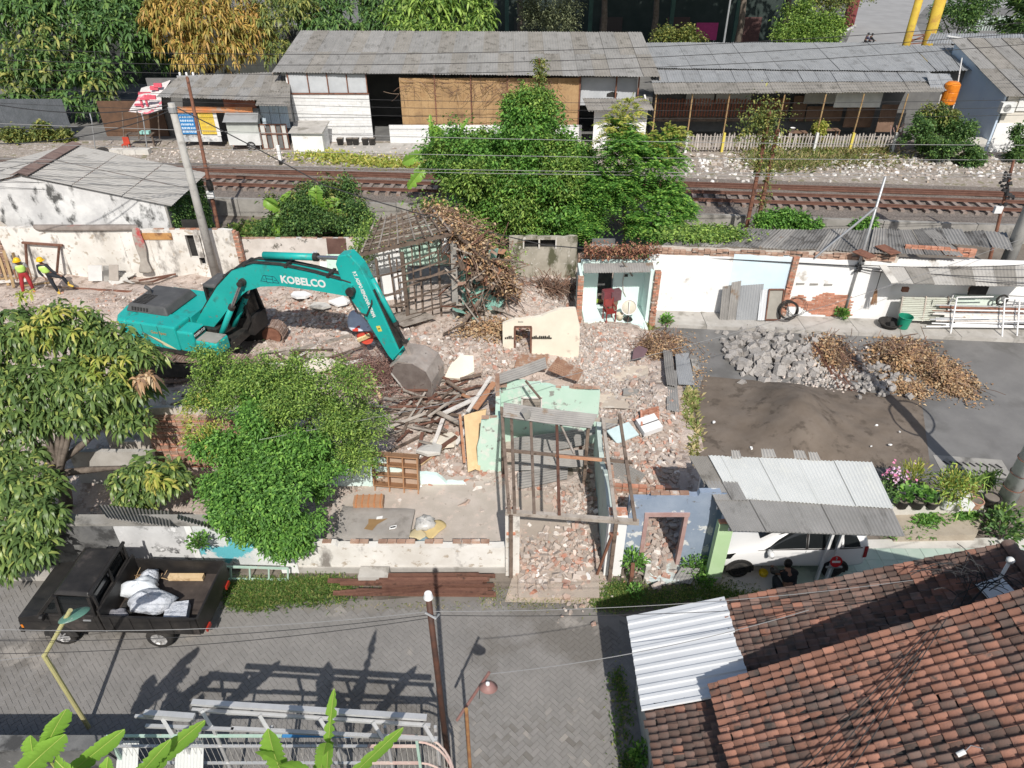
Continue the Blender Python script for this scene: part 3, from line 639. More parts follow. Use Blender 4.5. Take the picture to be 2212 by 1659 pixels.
# --- corrugated fence at far left under the trees
Fl=thing('sheet_fence','blue-grey corrugated sheet fence in deep shade under the trees','fence',V(60,300,50));Fl.location.z=Zg
for i in range(9):
 a,b=V(-80+i*27,300,50).x,V(-80+i*27+26.5,300,50).x
 MB().wave((a,50,Zg),(b,50,Zg),(b,50,3.1),(a,50,3.1),per=.2,amp=.03).build('fence_sheet',M('shaded_bluegrey_sheet',(.12,.13,.145),(.09,.1,.11),2) if 'shaded_bluegrey_sheet' not in MATS else MATS['shaded_bluegrey_sheet'],Fl,smooth=True)  # blue-grey darkened, so the tree shade sits in the sheet colour
# --- blue-walled house at the right edge
N=thing('blue_wall_house','house with blue side wall and white front under a weathered grey roof','house',V(2160,328,46.2));N.location.z=Zg
cor=V(2131,326,46.2);cx=cor.x;ze=Z(205,46.2);zr=V(2088,137,54).z
kk=(46.0,ze+.05,.24)
bl=M('blue_wall',(.5,.6,.74),(.56,.66,.78),.8,c3=(.56,.6,.66),s3=1.2,t3=.6,bump=.12,c4=(.3,.28,.28),s4=1.4,t4=.68)
vwall(MB(),(cx,46.2,0),(cx,53.5,0),Zg,(ze,kk[1]+.24*7.5-.1),.12).build('side_wall',bl,N)
vwall(MB(),(cx+.13,46.2,0),(cx+14,46.2,0),2.5,ze,.12).build('front_wall',M('beige_wall',(.6,.57,.5),(.66,.62,.55),1.5),N)
vwall(MB(),(cx+.02,46.15,0),(cx+14,46.15,0),Zg,2.5,.12).build('white_front',plaster_w,N)
MB().box(cx-1.9,cx-.05,46.3,46.9,Zg,Zg+.75).build('plinth',concrete_p,N)
roofing(N,[Vector((cx-.35,45.8,ze)),Vector((cx+14,45.8,ze)),Vector((cx+14,54,ze+.24*8.2)),Vector((cx-.35,54,ze+.24*8.2))],12,2,fibro_b,mats=[fibro_b,fibro])
ac=thing('air_conditioner','white outdoor air conditioner unit on the wall of the blue house','air conditioner',V(2176,232,45.8))
a=V(2176,232,45.8);MB().box(a.x-.42,a.x+.42,45.65,46.0,a.z-.3,a.z+.3).build('casing',wht,ac)
fg=MB().cyl((a.x-.08,45.64,a.z),(a.x-.08,45.62,a.z),.22).build('fan_grille',shade_wall,ac)
mb=MB()
for r_ in (.08,.14,.2):mb.torus((a.x-.08,45.615,a.z),(0,1,0),r_,.008,18,4)
mb.build('grille_rings',wht,fg)
MB().beam((a.x-.4,45.8,a.z-.33),(a.x+.4,45.8,a.z-.33),.05).build('bracket',steel,ac)
MB().box(V(2200,225,46.1).x,V(2225,225,46.1).x,46.1,46.19,Z(240,46.1),Z(212,46.1)).build('window',wht,N)
# grey roofs behind it
Q=thing('corner_shop','low building with broad grey corrugated roof behind the blue-walled house','building',(31,55,Zg))
k=(50.5,Z(152,50.5),.16);c=[RP(1996,154,*k),RP(2240,150,*k),RP(2240,96,*k),RP(1936,99,*k)]
roofing(Q,c,9,1,zinc,per=.2,amp=.025)
c2=[RP(2000,97,*k)+Vector((0,0,.1)),RP(2240,99,*k)+Vector((0,0,.1)),RP(2240,74,*k),RP(2012,72,*k)]
roofing(Q,c2,8,1,zinc,per=.2,amp=.025)
vwall(MB(),(c[0].x+.5,51.2,0),(c[1].x,51.2,0),Zg,c[0].z-.1,.1).build('wall',shade_wall,Q)
mb=MB();p=RP(2060,90,*k)
for q in ((2045,84,2085,90),(2085,88,2110,94)):mb.beam(RP(q[0],q[1],*k)+Vector((0,0,.2)),RP(q[2],q[3],*k)+Vector((0,0,.2)),.12,.06)
mb.build('roof_batten',wht,Q)
# small porch roof and orange water tank
k2=(46.6,4.35,.1);t=thing('tank_shelter','small tilted corrugated canopy above the orange tank','canopy',V(2040,300,47));t.location.z=Zg
roofing(t,[Vector(V(2012,196,46.6)),Vector(V(2068,195,46.6)),Vector(V(2052,160,48)),Vector(V(2000,158,48))],2,1,zinc,per=.12,amp=.015)
for u in (2026,2046):MB().tube([V(u-18,300,46.9),V(u+8,200,46.9)],.05,7).build('post',wht,t)
tc_=V(2045,224,46.8);tk=thing('water_tank','bright orange plastic water tank on white legs','tank',tc_)
MB().rev(tc_,[(.001,0),(.42,0),(.45,.05),(.45,.3),(.43,.33),(.45,.36),(.45,.7),(.43,.73),(.45,.76),(.45,1.15),(.3,1.3),(.001,1.32)],20).build('tank_body',orange_m,tk)
mb=MB()
for sx in (-.3,.3):
 for sy in (-.3,.3):mb.beam((tc_.x+sx,tc_.y+sy,Zg),(tc_.x+sx,tc_.y+sy,tc_.z),.07)
mb.build('stand',concrete_p,tk)
MB().tube([V(2062,225,47.2),V(2078,125,47.2)],.035,6).build('antenna_mast',white_metal,label='thin white mast standing beside the orange tank',cat='mast')
# --- far side: road with kerb, gateway wall, motorbike rider, yellow gantry legs, fences
hm0=M('shade_backdrop_dark',(.05,.055,.05),(.07,.075,.07),1)
far_road=sheet('far_road',[tuple(G(1820,110,.72)),tuple(G(2010,110,.72)),tuple(G(1975,45,.72)),tuple(G(2000,15,.72)),tuple(G(2320,18,.72)),tuple(G(2320,-5,.72)),tuple(G(1850,-12,.72)),tuple(G(1842,60,.72))],
      M('far_asphalt',(.28,.275,.27),(.33,.325,.32),.5,bump=.1))
kb=thing('far_kerb',None,None,(0,0,0));kb['kind']='structure';p0,p1=G(1812,78,.72),G(1848,56,.72)
for i in range(7):MB().beam(lerp(p0,p1,i/7)+Vector((0,0,.08)),lerp(p0,p1,(i+.93)/7)+Vector((0,0,.08)),.25,.18).build('kerb_stone',wht if i%2 else concrete_p,kb)
gp=G(1838,58,.7);t=thing('gate_pillar','dark red painted gate pillar at the mouth of the far road','pillar',gp)
MB().box(gp.x-.9,gp.x+.35,gp.y,gp.y+.6,.7,5.6).build('pillar_shaft',plain('dark_red_paint',(.2,.05,.05)),t);MB().box(gp.x-1,gp.x+.45,gp.y-.1,gp.y+.7,5.6,5.8).build('capping',concrete_d,t)
for i,(u,u2,lab) in enumerate(((1957,1968,'slimmer of the two tall yellow gantry legs by the far road'),(2002,2022,'thicker, orange-stained tall yellow gantry leg by the far road'))):
 Yp=62;a=V(u,98,Yp);a.z=.7;b=V(u2+[10,14][i],-30,Yp);r_=[.3,.42][i]
 t=thing('gantry_mast',lab,'pole',a)
 MB().tube([a,Vector((a.x,Yp,b.z))],r_,14).build('column',M('yellow_gantry%d'%i,(.56,.42,.06),(.5,.33,.05),1.2,c3=(.34,.17,.06),s3=1.6,t3=.52,w3=.2),t,smooth=True)
 MB().cyl((a.x,Yp,.7),(a.x,Yp,.8),r_*1.5).build('base_plate',concrete,t)
x0,x1=V(1957,80,62).x,V(2002,80,62).x;t=thing('gantry_brace','dark steel lattice brace between the two yellow gantry legs','brace',(x0,62,Z(95,62)))
for i in range(3):MB().beam((x0,62,Z(96-i*9,62)),(x1,62,Z(92-i*9,62)),.08).build('bar',rust,t)
MB().beam((x0,62,Z(96,62)),(x1,62,Z(74,62)),.08).build('diagonal',rust,t)
gf=thing('green_picket_fence','pale green picket fence beyond the grey roofs at the far road','fence',G(2130,62,.7));gpm=M('green_picket',(.4,.5,.44),(.5,.58,.52),2,rnd=.1)
p0,p1=G(2086,66,.7),G(2250,66,.7);pm=MB().extr([(-.06,0,0),(.06,0,0),(.06,0,1.5),(0,0,1.65),(-.06,0,1.5)],(0,.03,0)).mesh('picket',gpm)
n=int((p1-p0).length/.32)
for i in range(n):
 o=bpy.data.objects.new('picket',pm);COL.link(o);o.parent=gf;o.location=lerp(p0,p1,i/n)-worldloc(gf)
for z in (.5,1.2):MB().box(p0.x,p1.x,p0.y+.04,p0.y+.08,.7+z,.8+z).build('rail',gpm,gf)
lp=thing('silver_lamp_post','thin silver lamp post rising behind the long shed','lamp post',(V(1563,95,57).x,57,.7));MB().tube([(V(1563,95,57).x,57,.7),(V(1563,95,57).x,57,9.5)],[.09,.06],10).build('mast',steel,lp);MB().cyl((V(1563,95,57).x,57,.7),(V(1563,95,57).x,57,.95),.16).build('base',concrete,lp)
yw_=thing('shade_backdrop','long dark backdrop added for the tree shade behind the shop roofs','wall',(-28,66,.7));vwall(MB(),(-70,66,0),(-8,66,0),.7,5.2,.3).build('wall_face',hm0,yw_);MB().box(-70,-8,65.9,66.4,5.202,5.35).build('coping',concrete_d,yw_)  # added wall shape; its dark colour stands for the shade behind the trunks
# shaded hall with pink notice board beyond the trees
Hh=thing('shaded_hall','dark green-grey hall in deep tree shade behind the roofs','building',(8,84,.7))
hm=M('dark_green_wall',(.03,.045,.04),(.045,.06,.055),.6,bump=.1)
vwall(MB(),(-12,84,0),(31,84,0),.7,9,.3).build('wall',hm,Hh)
for i,u in enumerate((1135,1320,1465,1620)):
 a=V(u,50,83.9).x;MB().box(a-1.2,a+1.2,83.85,83.99,.8,3.6).build('door',M('hall_door%d'%i,(.06+.02*i,.065,.06),None,bump=.05),Hh)
for u in (1095,1275,1450,1590,1690):
 a=V(u,50,81).x;MB().box(a-.2,a+.2,80.9,81.3,.7,7).build('pillar',M('hall_pillar',(.08,.15,.12),(.06,.11,.09),1) if 'hall_pillar' not in MATS else MATS['hall_pillar'],Hh)
p=V(1530,42,80);p.z=.7;nb=thing('notice_board','bright pink notice board on two legs in the shaded yard','board',p)
MB().box(p.x-1.1,p.x+1.1,80,80.06,2.0,3.6).build('panel',plain('magenta',(.55,.06,.22)),nb)
for sx in (-.9,.9):MB().box(p.x+sx-.05,p.x+sx+.05,80.07,80.15,.7,3.5).build('leg',steel,nb)
p=G(1502,82,.7);MB().box(p.x-.35,p.x+.35,p.y,p.y+.12,.7,2.9).build('sign_slab',plain('pale_green',(.3,.5,.42)),label='pale green upright slab in the shaded yard',cat='slab')
df=thing('dark_fence','dark iron railing fence in the shade left of the far road','fence',G(1720,50,.7));p0,p1=G(1660,62,.7),G(1830,42,.7)
pm=MB().box(-.03,.03,-.03,.03,0,2.2).mesh('bar',shade_wall)
for i in range(46):
 o=bpy.data.objects.new('bar',pm);COL.link(o);o.parent=df;o.location=lerp(p0,p1,i/45)-worldloc(df)
for z in (.3,2.0):MB().beam(p0+Vector((0,0,z)),p1+Vector((0,0,z)),.06).build('rail',shade_wall,df)
# ================================================================ VEGETATION
def unit(a):return a/np.maximum(np.linalg.norm(a,axis=1,keepdims=True),1e-9)
UP=np.array([0,0,1.])
def leaf4(C,D,L,wr=.42,droop=.25,fold=.12):
 # one folded four-cornered leaf per point
 N=len(C);D=unit(unit(D)*np.array([1,1,.55]));S=np.cross(D,UP+rng.normal(0,.35,(N,3)));S=unit(S);Nn=np.cross(S,D);L=L[:,None]
 b=C;t=C+D*L-UP*L*droop;m=C+D*L*.48
 l=m+S*L*wr/2+Nn*L*fold;r=m-S*L*wr/2+Nn*L*fold
 V_=np.stack([b,l,t,r],1).reshape(-1,3);i=np.arange(N)[:,None]*4
 return V_,np.concatenate([i+np.array([[0,1,2]]),i+np.array([[0,2,3]])],0)
def leaf6(C,D,L,wr=.27,droop=.45):
 # long curved leaf, two bends
 N=len(C);D=unit(D);S=unit(np.cross(D,UP+rng.normal(0,.3,(N,3))));L=L[:,None]
 p1=C+D*L*.38;p2=C+D*L*.72-UP*L*droop*.35;t=C+D*L*.95-UP*L*droop;w=L*wr/2
 V_=np.stack([C,p1+S*w,p1-S*w,p2+S*w*.85,p2-S*w*.85,t],1).reshape(-1,3);i=np.arange(N)[:,None]*6
 F=np.concatenate([i+np.array([f]) for f in ([0,1,2],[1,3,4],[1,4,2],[3,5,4])],0)
 return V_,F
def merge(parts):
 vs=[];fs=[];n=0
 for v,f in parts:vs.append(v);fs.append(f+n);n+=len(v)
 return np.concatenate(vs),np.concatenate(fs)
def blob(b):
 u,v,Y,ru,rv=b[:5];k=mpp(u,v,Y);return np.array(V(u,v,Y)),np.array([ru*k,(b[5] if len(b)>5 else (ru+rv)/2*.85)*k,rv*k*1.08])
def shell(b,n,lo=.6,hi=1.03,zmin=None,flat=0.):
 c,r=blob(b);d=unit(rng.normal(0,1,(n,3)));d[:,2]=np.where(d[:,2]<-.5,-d[:,2]*.4,d[:,2]);d[:,1]=np.where(d[:,1]>.45,-d[:,1],d[:,1]);d=unit(d)
 q=rng.uniform(lo,hi,(n,1))*(1+.12*np.sin(d[:,:1]*7+c[0])*np.sin(d[:,2:]*6+c[1]))
 P=c+d*r*q
 if zmin is not None:P[:,2]=np.maximum(P[:,2],zmin)
 return P,d
def rosettes(bl,per,L,k=9,wr=.27,droop=.5,zmin=.1):
 parts=[]
 for b in bl:
  n=max(3,int(per*b[3]*b[4]));P,d=shell(b,n,.55,1.03,zmin)
  ax=unit(d*.6+UP*.55+rng.normal(0,.35,d.shape));X=unit(np.cross(ax,rng.normal(0,1,d.shape)));Y_=np.cross(ax,X)
  for j in range(k):
   a=2*math.pi*j/k+rng.uniform(-.4,.4,(n,1));e=rng.uniform(.0,.55,(n,1))
   D=(X*np.cos(a)+Y_*np.sin(a))*(1-e*.4)+ax*e
   parts.append(leaf6(P+rng.normal(0,L*.08,P.shape),D,L*rng.uniform(.65,1.15,n),wr,droop))
 return merge(parts)
def clumps(bl,per,L,leaves=16,sig=.1,wr=.45,droop=.25,zmin=.1,lo=.55,fn=leaf4):
 parts=[]
 for b in bl:
  n0=max(4,int(per*b[3]*b[4]/5));P,d=shell(b,n0,lo-.1,1.16,zmin);rr=blob(b)[1].mean();P=np.repeat(P,5,0)+rng.normal(0,rr*.13,(n0*5,3));d=np.repeat(d,5,0);P=np.repeat(P,leaves,0);d=np.repeat(d,leaves,0)
  P=P+rng.normal(0,sig,P.shape);D=d*.6+rng.normal(0,.75,d.shape)+UP*.15
  if zmin is not None:P[:,2]=np.maximum(P[:,2],zmin)
  parts.append(fn(P,D,L*rng.uniform(.55,1.25,len(P)),wr,droop))
 return merge(parts)
def fronds(bl,per,L,n=10,lw=.13,zmin=.2,droop=.55,updir=.5):
 # feathery compound leaves: a bent stalk with paired leaflets
 parts=[]
 for b in bl:
  m=max(3,int(per*b[3]*b[4]));P,d=shell(b,m,.45,1.0,zmin)
  D=unit(d*.9+rng.normal(0,.4,d.shape)+UP*updir);D[:,2]=np.clip(D[:,2],-.2,1);S=unit(np.cross(D,UP+rng.normal(0,.2,D.shape)));LL=L*rng.uniform(.6,1.2,(m,1))
  for j in range(n):
   t=(j+1)/n;Q=P+D*LL*t-UP*LL*droop*t*t
   for sg in (-1,1):
    ll=(LL*lw*(1.35-abs(t-.45)*1.3))[:,0]
    parts.append(leaf4(Q,S*sg+D*.45-UP*.15,ll,.4,.1,.05))
 return merge(parts)
def split(bl,k=6,f=.46):
 out=[]
 for b in bl:
  for _ in range(k):
   a=R.uniform(0,6.283);e=R.uniform(.35,.85);g=f*R.uniform(.7,1.25);kk=mpp(b[0],b[1],b[2]);out.append((b[0]+b[3]*e*math.cos(a),b[1]+b[4]*e*math.sin(a),b[2]-R.uniform(-.5,.75)*min(b[3],b[4])*kk,b[3]*g,b[4]*g))
 return out
def limbs(name,base,bl,r0,parent,mat=bark,fork=.4,n=8):
 mb=MB();base=Vector(base);top=sum((Vector(blob(b)[0]) for b in bl),Vector())/len(bl);fk=base.lerp(Vector((base.x*.6+top.x*.4,base.y*.6+top.y*.4,top.z)),fork)
 mb.tube(bez(base,base.lerp(fk,.5)+Vector((r0,0,0)),fk,4),[r0,r0*.85,r0*.8,r0*.72,r0*.65],9)
 for b in sorted(bl,key=lambda q:-q[3]*q[4])[:n]:
  c=Vector(blob(b)[0]);mb.tube(bez(fk,fk.lerp(c,.5)+Vector((0,0,(c-fk).length*.12)),c,5),[r0*.5*(1-.14*i) for i in range(6)],6)
 return mb.build(name,mat,parent,smooth=True)
def tree(name,label,base,bl,crown,mat,r0=.16,fork=.4,group=None,cat='tree',extra=()):
 t=thing(name,label,cat,base,0,group);limbs('trunk',base,bl,r0,t,fork=fork);npobj('crown',*crown,mat,t)
 for nm,geo,m in extra:npobj(nm,*geo,m,t)
 return t
def gz(u,v,z):return G(u,v,z)
# --- far row of trees
bl=[(40,60,58,110,85),(160,40,59,100,80),(255,85,57,85,80),(120,150,55,80,55),(20,165,56,70,60),(215,165,54,60,45),(300,25,60,60,60),(80,215,54,45,30),(215,222,53,22,32),(40,235,52.5,60,32),(140,225,53,50,30),(330,120,59,50,50),(20,10,60,90,60),(240,10,61,90,50)]
tree('broadleaf_tree','large dark green tree overhanging the sheet fence and banner stall',(V(120,250,57).x,57,.7),bl,rosettes(bl,.028,.62,9,.3),lf_far,.3,extra=[('shoot_leaves',rosettes([(110,120,55,90,80),(215,190,53,40,40),(60,190,54,70,45)],.008,.6,8,.3),lf_olive)])
bl=[(375,60,57,62,75),(455,65,56,80,78),(520,30,58,62,50),(430,125,55,55,32),(390,15,58,70,50),(505,110,55.5,40,38),(545,85,57,50,60)]
tree('golden_mango_tree','mango tree with golden brown young leaves behind the shop roof',(V(450,220,57).x,57.5,.7),bl,rosettes(bl,.034,.55,10,.24,.75),lf_gold,.28)
bl=[(590,60,57.5,40,70),(600,115,56.5,32,40),(640,25,60,50,45)]
tree('yellow_green_mango_tree','yellow-green mango tree between the golden tree and the workshop roof',(V(600,200,58).x,58.5,.7),bl,rosettes(bl,.035,.5,10,.24,.6),lf_olive,.2)
bl=[(680,25,62,60,50),(760,25,63,70,55),(715,60,59,60,25),(840,15,63,60,50),(800,62,60,40,22),(640,-5,63,60,40),(830,45,61,40,30)]
tree('dark_mango_tree','deep green mango tree behind the left half of the workshop roof',(V(740,150,62).x,62,.7),bl,rosettes(bl,.035,.58,9,.26),lf_far,.28)
bl=[(925,25,59,65,55),(1000,20,60,70,55),(905,62,57.6,60,22),(985,68,57.6,58,16),(1040,50,59,34,30),(870,40,60,50,40)]
tree('drooping_mango_tree','bright green mango tree drooping over the workshop roof edge',(V(960,150,60).x,60,.7),bl,rosettes(bl,.042,.58,9,.26),lf_vine,.28)
bl=[(1180,20,66,60,40),(1150,45,65,40,25),(1205,50,65,38,24)]
tree('dusty_tree','small dusty grey-green tree in front of the shaded hall',(V(1180,90,66).x,66,.7),bl,clumps(bl,.06,.24,18,.3),lf_dusty,.15)
bl=[(1467,76,58,42,14),(1440,86,57.5,34,10),(1495,88,57.5,30,9)]
tree('spreading_bush','flat-topped olive bush just behind the long shed roof',(V(1467,100,58).x,58,.7),bl,clumps(bl,.12,.26,20,.22),lf_olive,.1,cat='bush')
bl=[(1745,66,60,60,26),(1705,80,59,40,18),(1790,60,61,30,28),(1760,88,58.5,60,10),(1725,40,64,34,26)]
tree('roadside_bush','green and rust tinted bush at the kerb of the far road',(V(1745,100,60).x,60,.7),bl,clumps(bl,.1,.26,20,.25),lf_vine,.1,cat='bush')
bl=[(2075,40,72,45,40),(2110,10,74,40,40),(2030,30,75,25,30)]
tree('dark_roadside_tree','dark green tree beside the green picket fence',(V(2075,60,72).x,72,.7),bl,clumps(bl,.07,.3,18,.3),lf_far,.16)
bl=[(2225,30,70,50,50),(2205,75,66,40,25)]
tree('spiky_tree','dark spiky-leaved plant at the far corner beyond the grey roof',(V(2215,80,67).x,67,.7),bl,clumps(bl,.06,.7,14,.2,.1),lf_far,.14)
bl=[(1790,0,90,60,30),(1740,-20,88,60,30),(1850,-10,95,40,20)]
tree('gateway_tree','small tree beside the dark red gate pillar',(V(1790,30,90).x,90,.7),bl,clumps(bl,.06,.4,16,.4),lf_olive,.2)
# tall shade trees: trunks in view, crowns out of view, enlarged to shade the hall
for i,(u,Y,lab) in enumerate(((1300,70,'tall shade tree trunk nearest the dusty tree'),(1410,73,'tall shade tree trunk left of the pink notice board'),(1595,69,'tall shade tree trunk behind the silver lamp post'),(1690,72,'tall shade tree trunk nearest the roadside bush'),(1120,72,'tall shade tree trunk behind the workshop roof end'))):
 x=V(u,60,Y).x;t=thing('shade_tree',lab,'tree',(x,Y,.7),0,'tall shade trees in the far yard');mb=MB();mb.tube([(x,Y,.7),(x+.2,Y,5),(x-.1,Y,9.5)],[.34,.28,.2],9)
 parts=[]
 for q in range(12):
  c=np.array([x+rng.normal(0,4.),Y+rng.normal(-3.5,3.5),14+rng.uniform(-2,5.5)]);mb.tube([(x-.1,Y,8.5),tuple((np.array([x,Y,9.5])+c)/2),tuple(c)],[.15,.1,.05],6)
  P=c+rng.normal(0,1,(420,3))*np.array([2.2,1.9,1.1]);parts.append(leaf4(P,rng.normal(0,1,P.shape),.8*rng.uniform(.7,1.3,len(P)),.5))
 mb.build('trunk',bark,t,smooth=True);npobj('crown',*merge(parts),lf_far,t)
# --- thicket beside the railway
bl=[(1135,262,34.8,62,50),(1040,335,34.5,95,60),(1150,320,34,90,60),(1085,395,33.5,110,70),(995,355,34.8,70,45),(1190,410,33,95,75),(1205,480,32.6,90,50),(1075,455,33,90,50),(1225,345,34.0,44,40),(1160,235,35.2,34,34),(960,340,35.2,40,30)]
tree('vine_thicket','large bright green vine-covered thicket before the bamboo screens',tuple(V(1120,500,33.5))[:2]+(0,),bl,clumps(split(bl),.1,.19,20,.16,.5,.3),lf_vine,.14,cat='thicket',extra=[('young_leaves',clumps([(b[0],b[1]-6,b[2]-.3,b[3]*.95,b[4]*.9) for b in bl],.03,.2,18,.2,.5,.3),lf_green)])
bl=[(1358,290,32.4,30,40),(1330,370,31.8,90,70),(1405,385,31.8,72,66),(1380,455,31.4,100,55),(1285,455,31.6,62,60),(1440,330,32.2,36,44),(1450,440,31.6,42,48)]
tree('feathery_tree','vivid green feathery-leaved tree beside the vine thicket',(V(1345,520,31.8).x,31.8,0),bl,fronds(split(bl,5),.11,.75,9,.24),lf_feather,.1,extra=[('pale_tips',fronds([(1355,248,32.4,26,36),(1330,300,32,30,60),(1440,300,32,40,30)],.06,.7,9,.22),lf_yel)])
bl=[(620,460,33.5,55,38),(690,445,33.8,60,45),(755,470,33.2,50,40),(600,490,32.8,60,25),(700,490,32.6,80,28),(785,500,32.2,40,28),(740,415,34.4,40,30)]
tree('shrub_thicket','dense dark shrub thicket between the railway and the long white wall',tuple(V(680,520,32.8))[:2]+(0,),bl,clumps(split(bl),.1,.17,18,.14,.4),lf_far,.07,cat='thicket',extra=[('light_leaves',clumps(bl[:3]+[bl[6]],.02,.24,12,.16,.3),lf_olive)])
def banana_leaf(p,q,w,bend=.25,n=34,torn=.3,side=None):
 p,q=Vector(p),Vector(q);L=(q-p).length;d=(q-p).normalized();sd=Vector(side) if side is not None else d.cross(Vector((0,-1,.3)));sd.normalize();up=sd.cross(d)
 if up.z<0:up=-up
 mid=[]
 for i in range(n+1):
  t=i/n;mid.append(p+d*L*t+up*(L*bend*4*t*(1-t)*.5)-Vector((0,0,L*.12*t*t)))
 vs=[];fs=[]
 for i in range(n+1):
  t=i/n;ww=w*max(.06,min(1,(t*7+.02)**.5,((1-t)*4.5)**.55))*(1+.05*math.sin(i*2.3))
  for sg in (-1,1):
   e=ww*(1-(R.random()*torn if R.random()<.4 else 0));vs+=[mid[i],mid[i]+sd*sg*e*.5+up*(e*.22+(w*.035 if i%2 else 0)),mid[i]+sd*sg*e+up*(e*.14+(w*.05 if i%2 else 0))]
 for i in range(n):
  for o in (0,3):fs+=[(i*6+o,i*6+o+1,i*6+7+o,i*6+6+o),(i*6+o+1,i*6+o+2,i*6+8+o,i*6+7+o)]
 rib=MB().tube([m+up*.004 for m in mid],[max(.004,w*.045*(1-.8*i/n)) for i in range(n+1)],5)
 return vs,fs,rib
rib_m=plain('banana_midrib',(.45,.5,.14),.5)
def banana(name,label,base,lv,h,mat=lf_banana,rst=.1):
 t=thing(name,label,'banana plant',base);b=Vector(base)
 MB().tube([b,b+Vector((.03,0,h*.6)),b+Vector((0,0,h))],[rst,rst*.85,rst*.5],9).build('stem',M('banana_stem',(.2,.24,.08),(.28,.26,.12),4) if 'banana_stem' not in MATS else MATS['banana_stem'],t,smooth=True)
 for l in lv:
  vs,fs,rib=banana_leaf(*l[:3],**(l[3] if len(l)>3 else {}));o=MB().add(vs,fs).build('leaf',mat,t,smooth=True);rib.build('midrib',rib_m,o,smooth=True)
  MB().tube([b+Vector((0,0,h*.85)),Vector(l[0])],rst*.22,5).build('leaf_stalk',rib_m,t)
 return t
b=V(955,400,36);b.z=0
banana('banana_plant','banana plant with one broad upright leaf beside the vine thicket',b,[(V(955,330,36),V(940,262,36),.42,dict(bend=.1,side=(1,0,0))),(V(938,320,35.8),V(928,236,35.8),.14,dict(torn=.7,side=(1,0,.2))),(V(985,315,35.6),V(1008,245,35.6),.13,dict(torn=.7,side=(1,0,.3))),(V(930,350,35.5),V(880,400,35),.3,dict(torn=.5)),(V(925,330,35.6),V(868,345,35.6),.3,dict(torn=.6))],Z(330,36)-.2)
b=V(690,500,33.2);b.z=0
banana('young_banana_plant','young banana plant rising from the dark shrub thicket',b,[(V(687,455,33),V(682,392,33),.35,dict(side=(1,0,0))),(V(690,450,33),V(735,425,33),.25),(V(680,455,33),V(630,415,33),.22,dict(torn=.5)),(V(695,460,33),V(760,455,32.8),.2,dict(torn=.5))],Z(455,33.2))
b=V(608,500,32.8);b.z=0
banana('ragged_banana_plant','ragged banana plant at the thicket edge nearest the concrete pole',b,[(V(605,455,32.8),V(570,425,32.8),.3),(V(610,460,32.8),V(590,510,32.4),.25,dict(torn=.5)),(V(615,450,32.8),V(650,470,32.6),.2,dict(torn=.5)),(V(600,450,33),V(625,405,33),.2,dict(side=(1,0,0)))],Z(455,32.8))
# ground cover, grass and weeds: uncountable, one object per patch
def tufts(name,pts,n,L,mat,label,sig=.35,wr=.12,zf=lambda x,y:0.,up=1.4,cat='grass'):
 P=[]
 for (u,v,z,su,sv) in pts:
  k=int(n);uu=rng.normal(u,su,k);vv=rng.normal(v,sv,k)
  P+=[G(a,b,z) for a,b in zip(uu,vv)]
 P=np.array(P);D=rng.normal(0,.55,P.shape)+UP*up
 o=npobj(name,*leaf4(P,D,L*rng.uniform(.5,1.3,len(P)),wr,.25,.02),mat,label=label,cat=cat,kind='stuff');return o
tufts('weeds',[(660,505,.1,60,6),(560,500,.1,25,8),(780,505,.1,30,7)],2600,.35,grass_m,'low green weeds growing behind the long white wall',wr=.3)
tufts('grass',[(560,1268,.03,48,10),(640,1290,.03,60,10),(690,1262,.03,40,8),(545,1300,.03,26,10)],3200,.13,grass_m,'green grass patch between the pickup and the red-brown beams',wr=.16)
tufts('grass',[(1330,1300,.02,28,10),(1420,1290,.02,50,12),(1530,1280,.02,40,14),(1600,1300,.02,40,10),(1345,1275,.02,22,10)],2200,.1,grass_m,'short mossy grass along the shaded kerb beside the zinc roof',wr=.2)
tufts('grass',[(1150,1305,.02,40,8),(1250,1290,.02,50,10),(900,1310,.01,120,5),(1065,1285,.02,20,10)],260,.1,grass_dry,'sparse dry grass where the driveway meets the street',wr=.12)
tufts('weeds',[(1500,950,.1,6,20),(1478,900,.1,5,15),(1490,870,.1,8,10)],500,.3,grass_dry,'weeds along the broken edge of the side street',wr=.25)
tufts('weeds',[(1400,705,.1,6,5)],400,.25,grass_dry,'dry weeds at the foot of the brick pier',wr=.2)
tufts('trackside_grass',[(1745,318,.75,18,6),(1820,325,.75,34,7),(1650,320,.75,26,10),(1880,322,.75,20,4),(1780,345,.75,90,10),(1690,355,.75,40,8)],1300,.55,grass_dry,'tall half-dry grass between the picket fence and the track',wr=.07)
tufts('trackside_weeds',[(820,352,.75,50,3),(760,345,.75,60,5),(860,358,.75,40,3),(700,335,.75,30,4)],900,.3,lf_yel,'yellow-green creeping weeds along the far rail',wr=.4,up=.5)
tufts('trackside_weeds',[(1600,478,.1,30,5),(1860,490,.1,22,6),(1980,500,.1,40,5),(2060,492,.1,20,5)],500,.5,grass_dry,'tufts of rank grass below the retaining wall',wr=.1)
def bush(name,label,bl,mat,base,L=.16,per=.1,lv=18,sig=.13,wr=.45,fn=None,cat='bush'):
 return tree(name,label,base,bl,fn(bl) if fn else clumps(split(bl,5,.5),per,L,lv,sig,wr),mat,.04,cat=cat)
bush('wall_bush','broad-leaved green bush between the overgrown posts and the lean-to roof',[(1700,472,32.5,42,18),(1665,480,32.2,30,14),(1740,482,32.2,26,12)],lf_green,V(1700,495,32.3),.2)
bush('small_wall_bush','small bright bush behind the steel prop pole',[(1868,488,31.5,20,10)],lf_green,V(1868,500,31.5),.2)
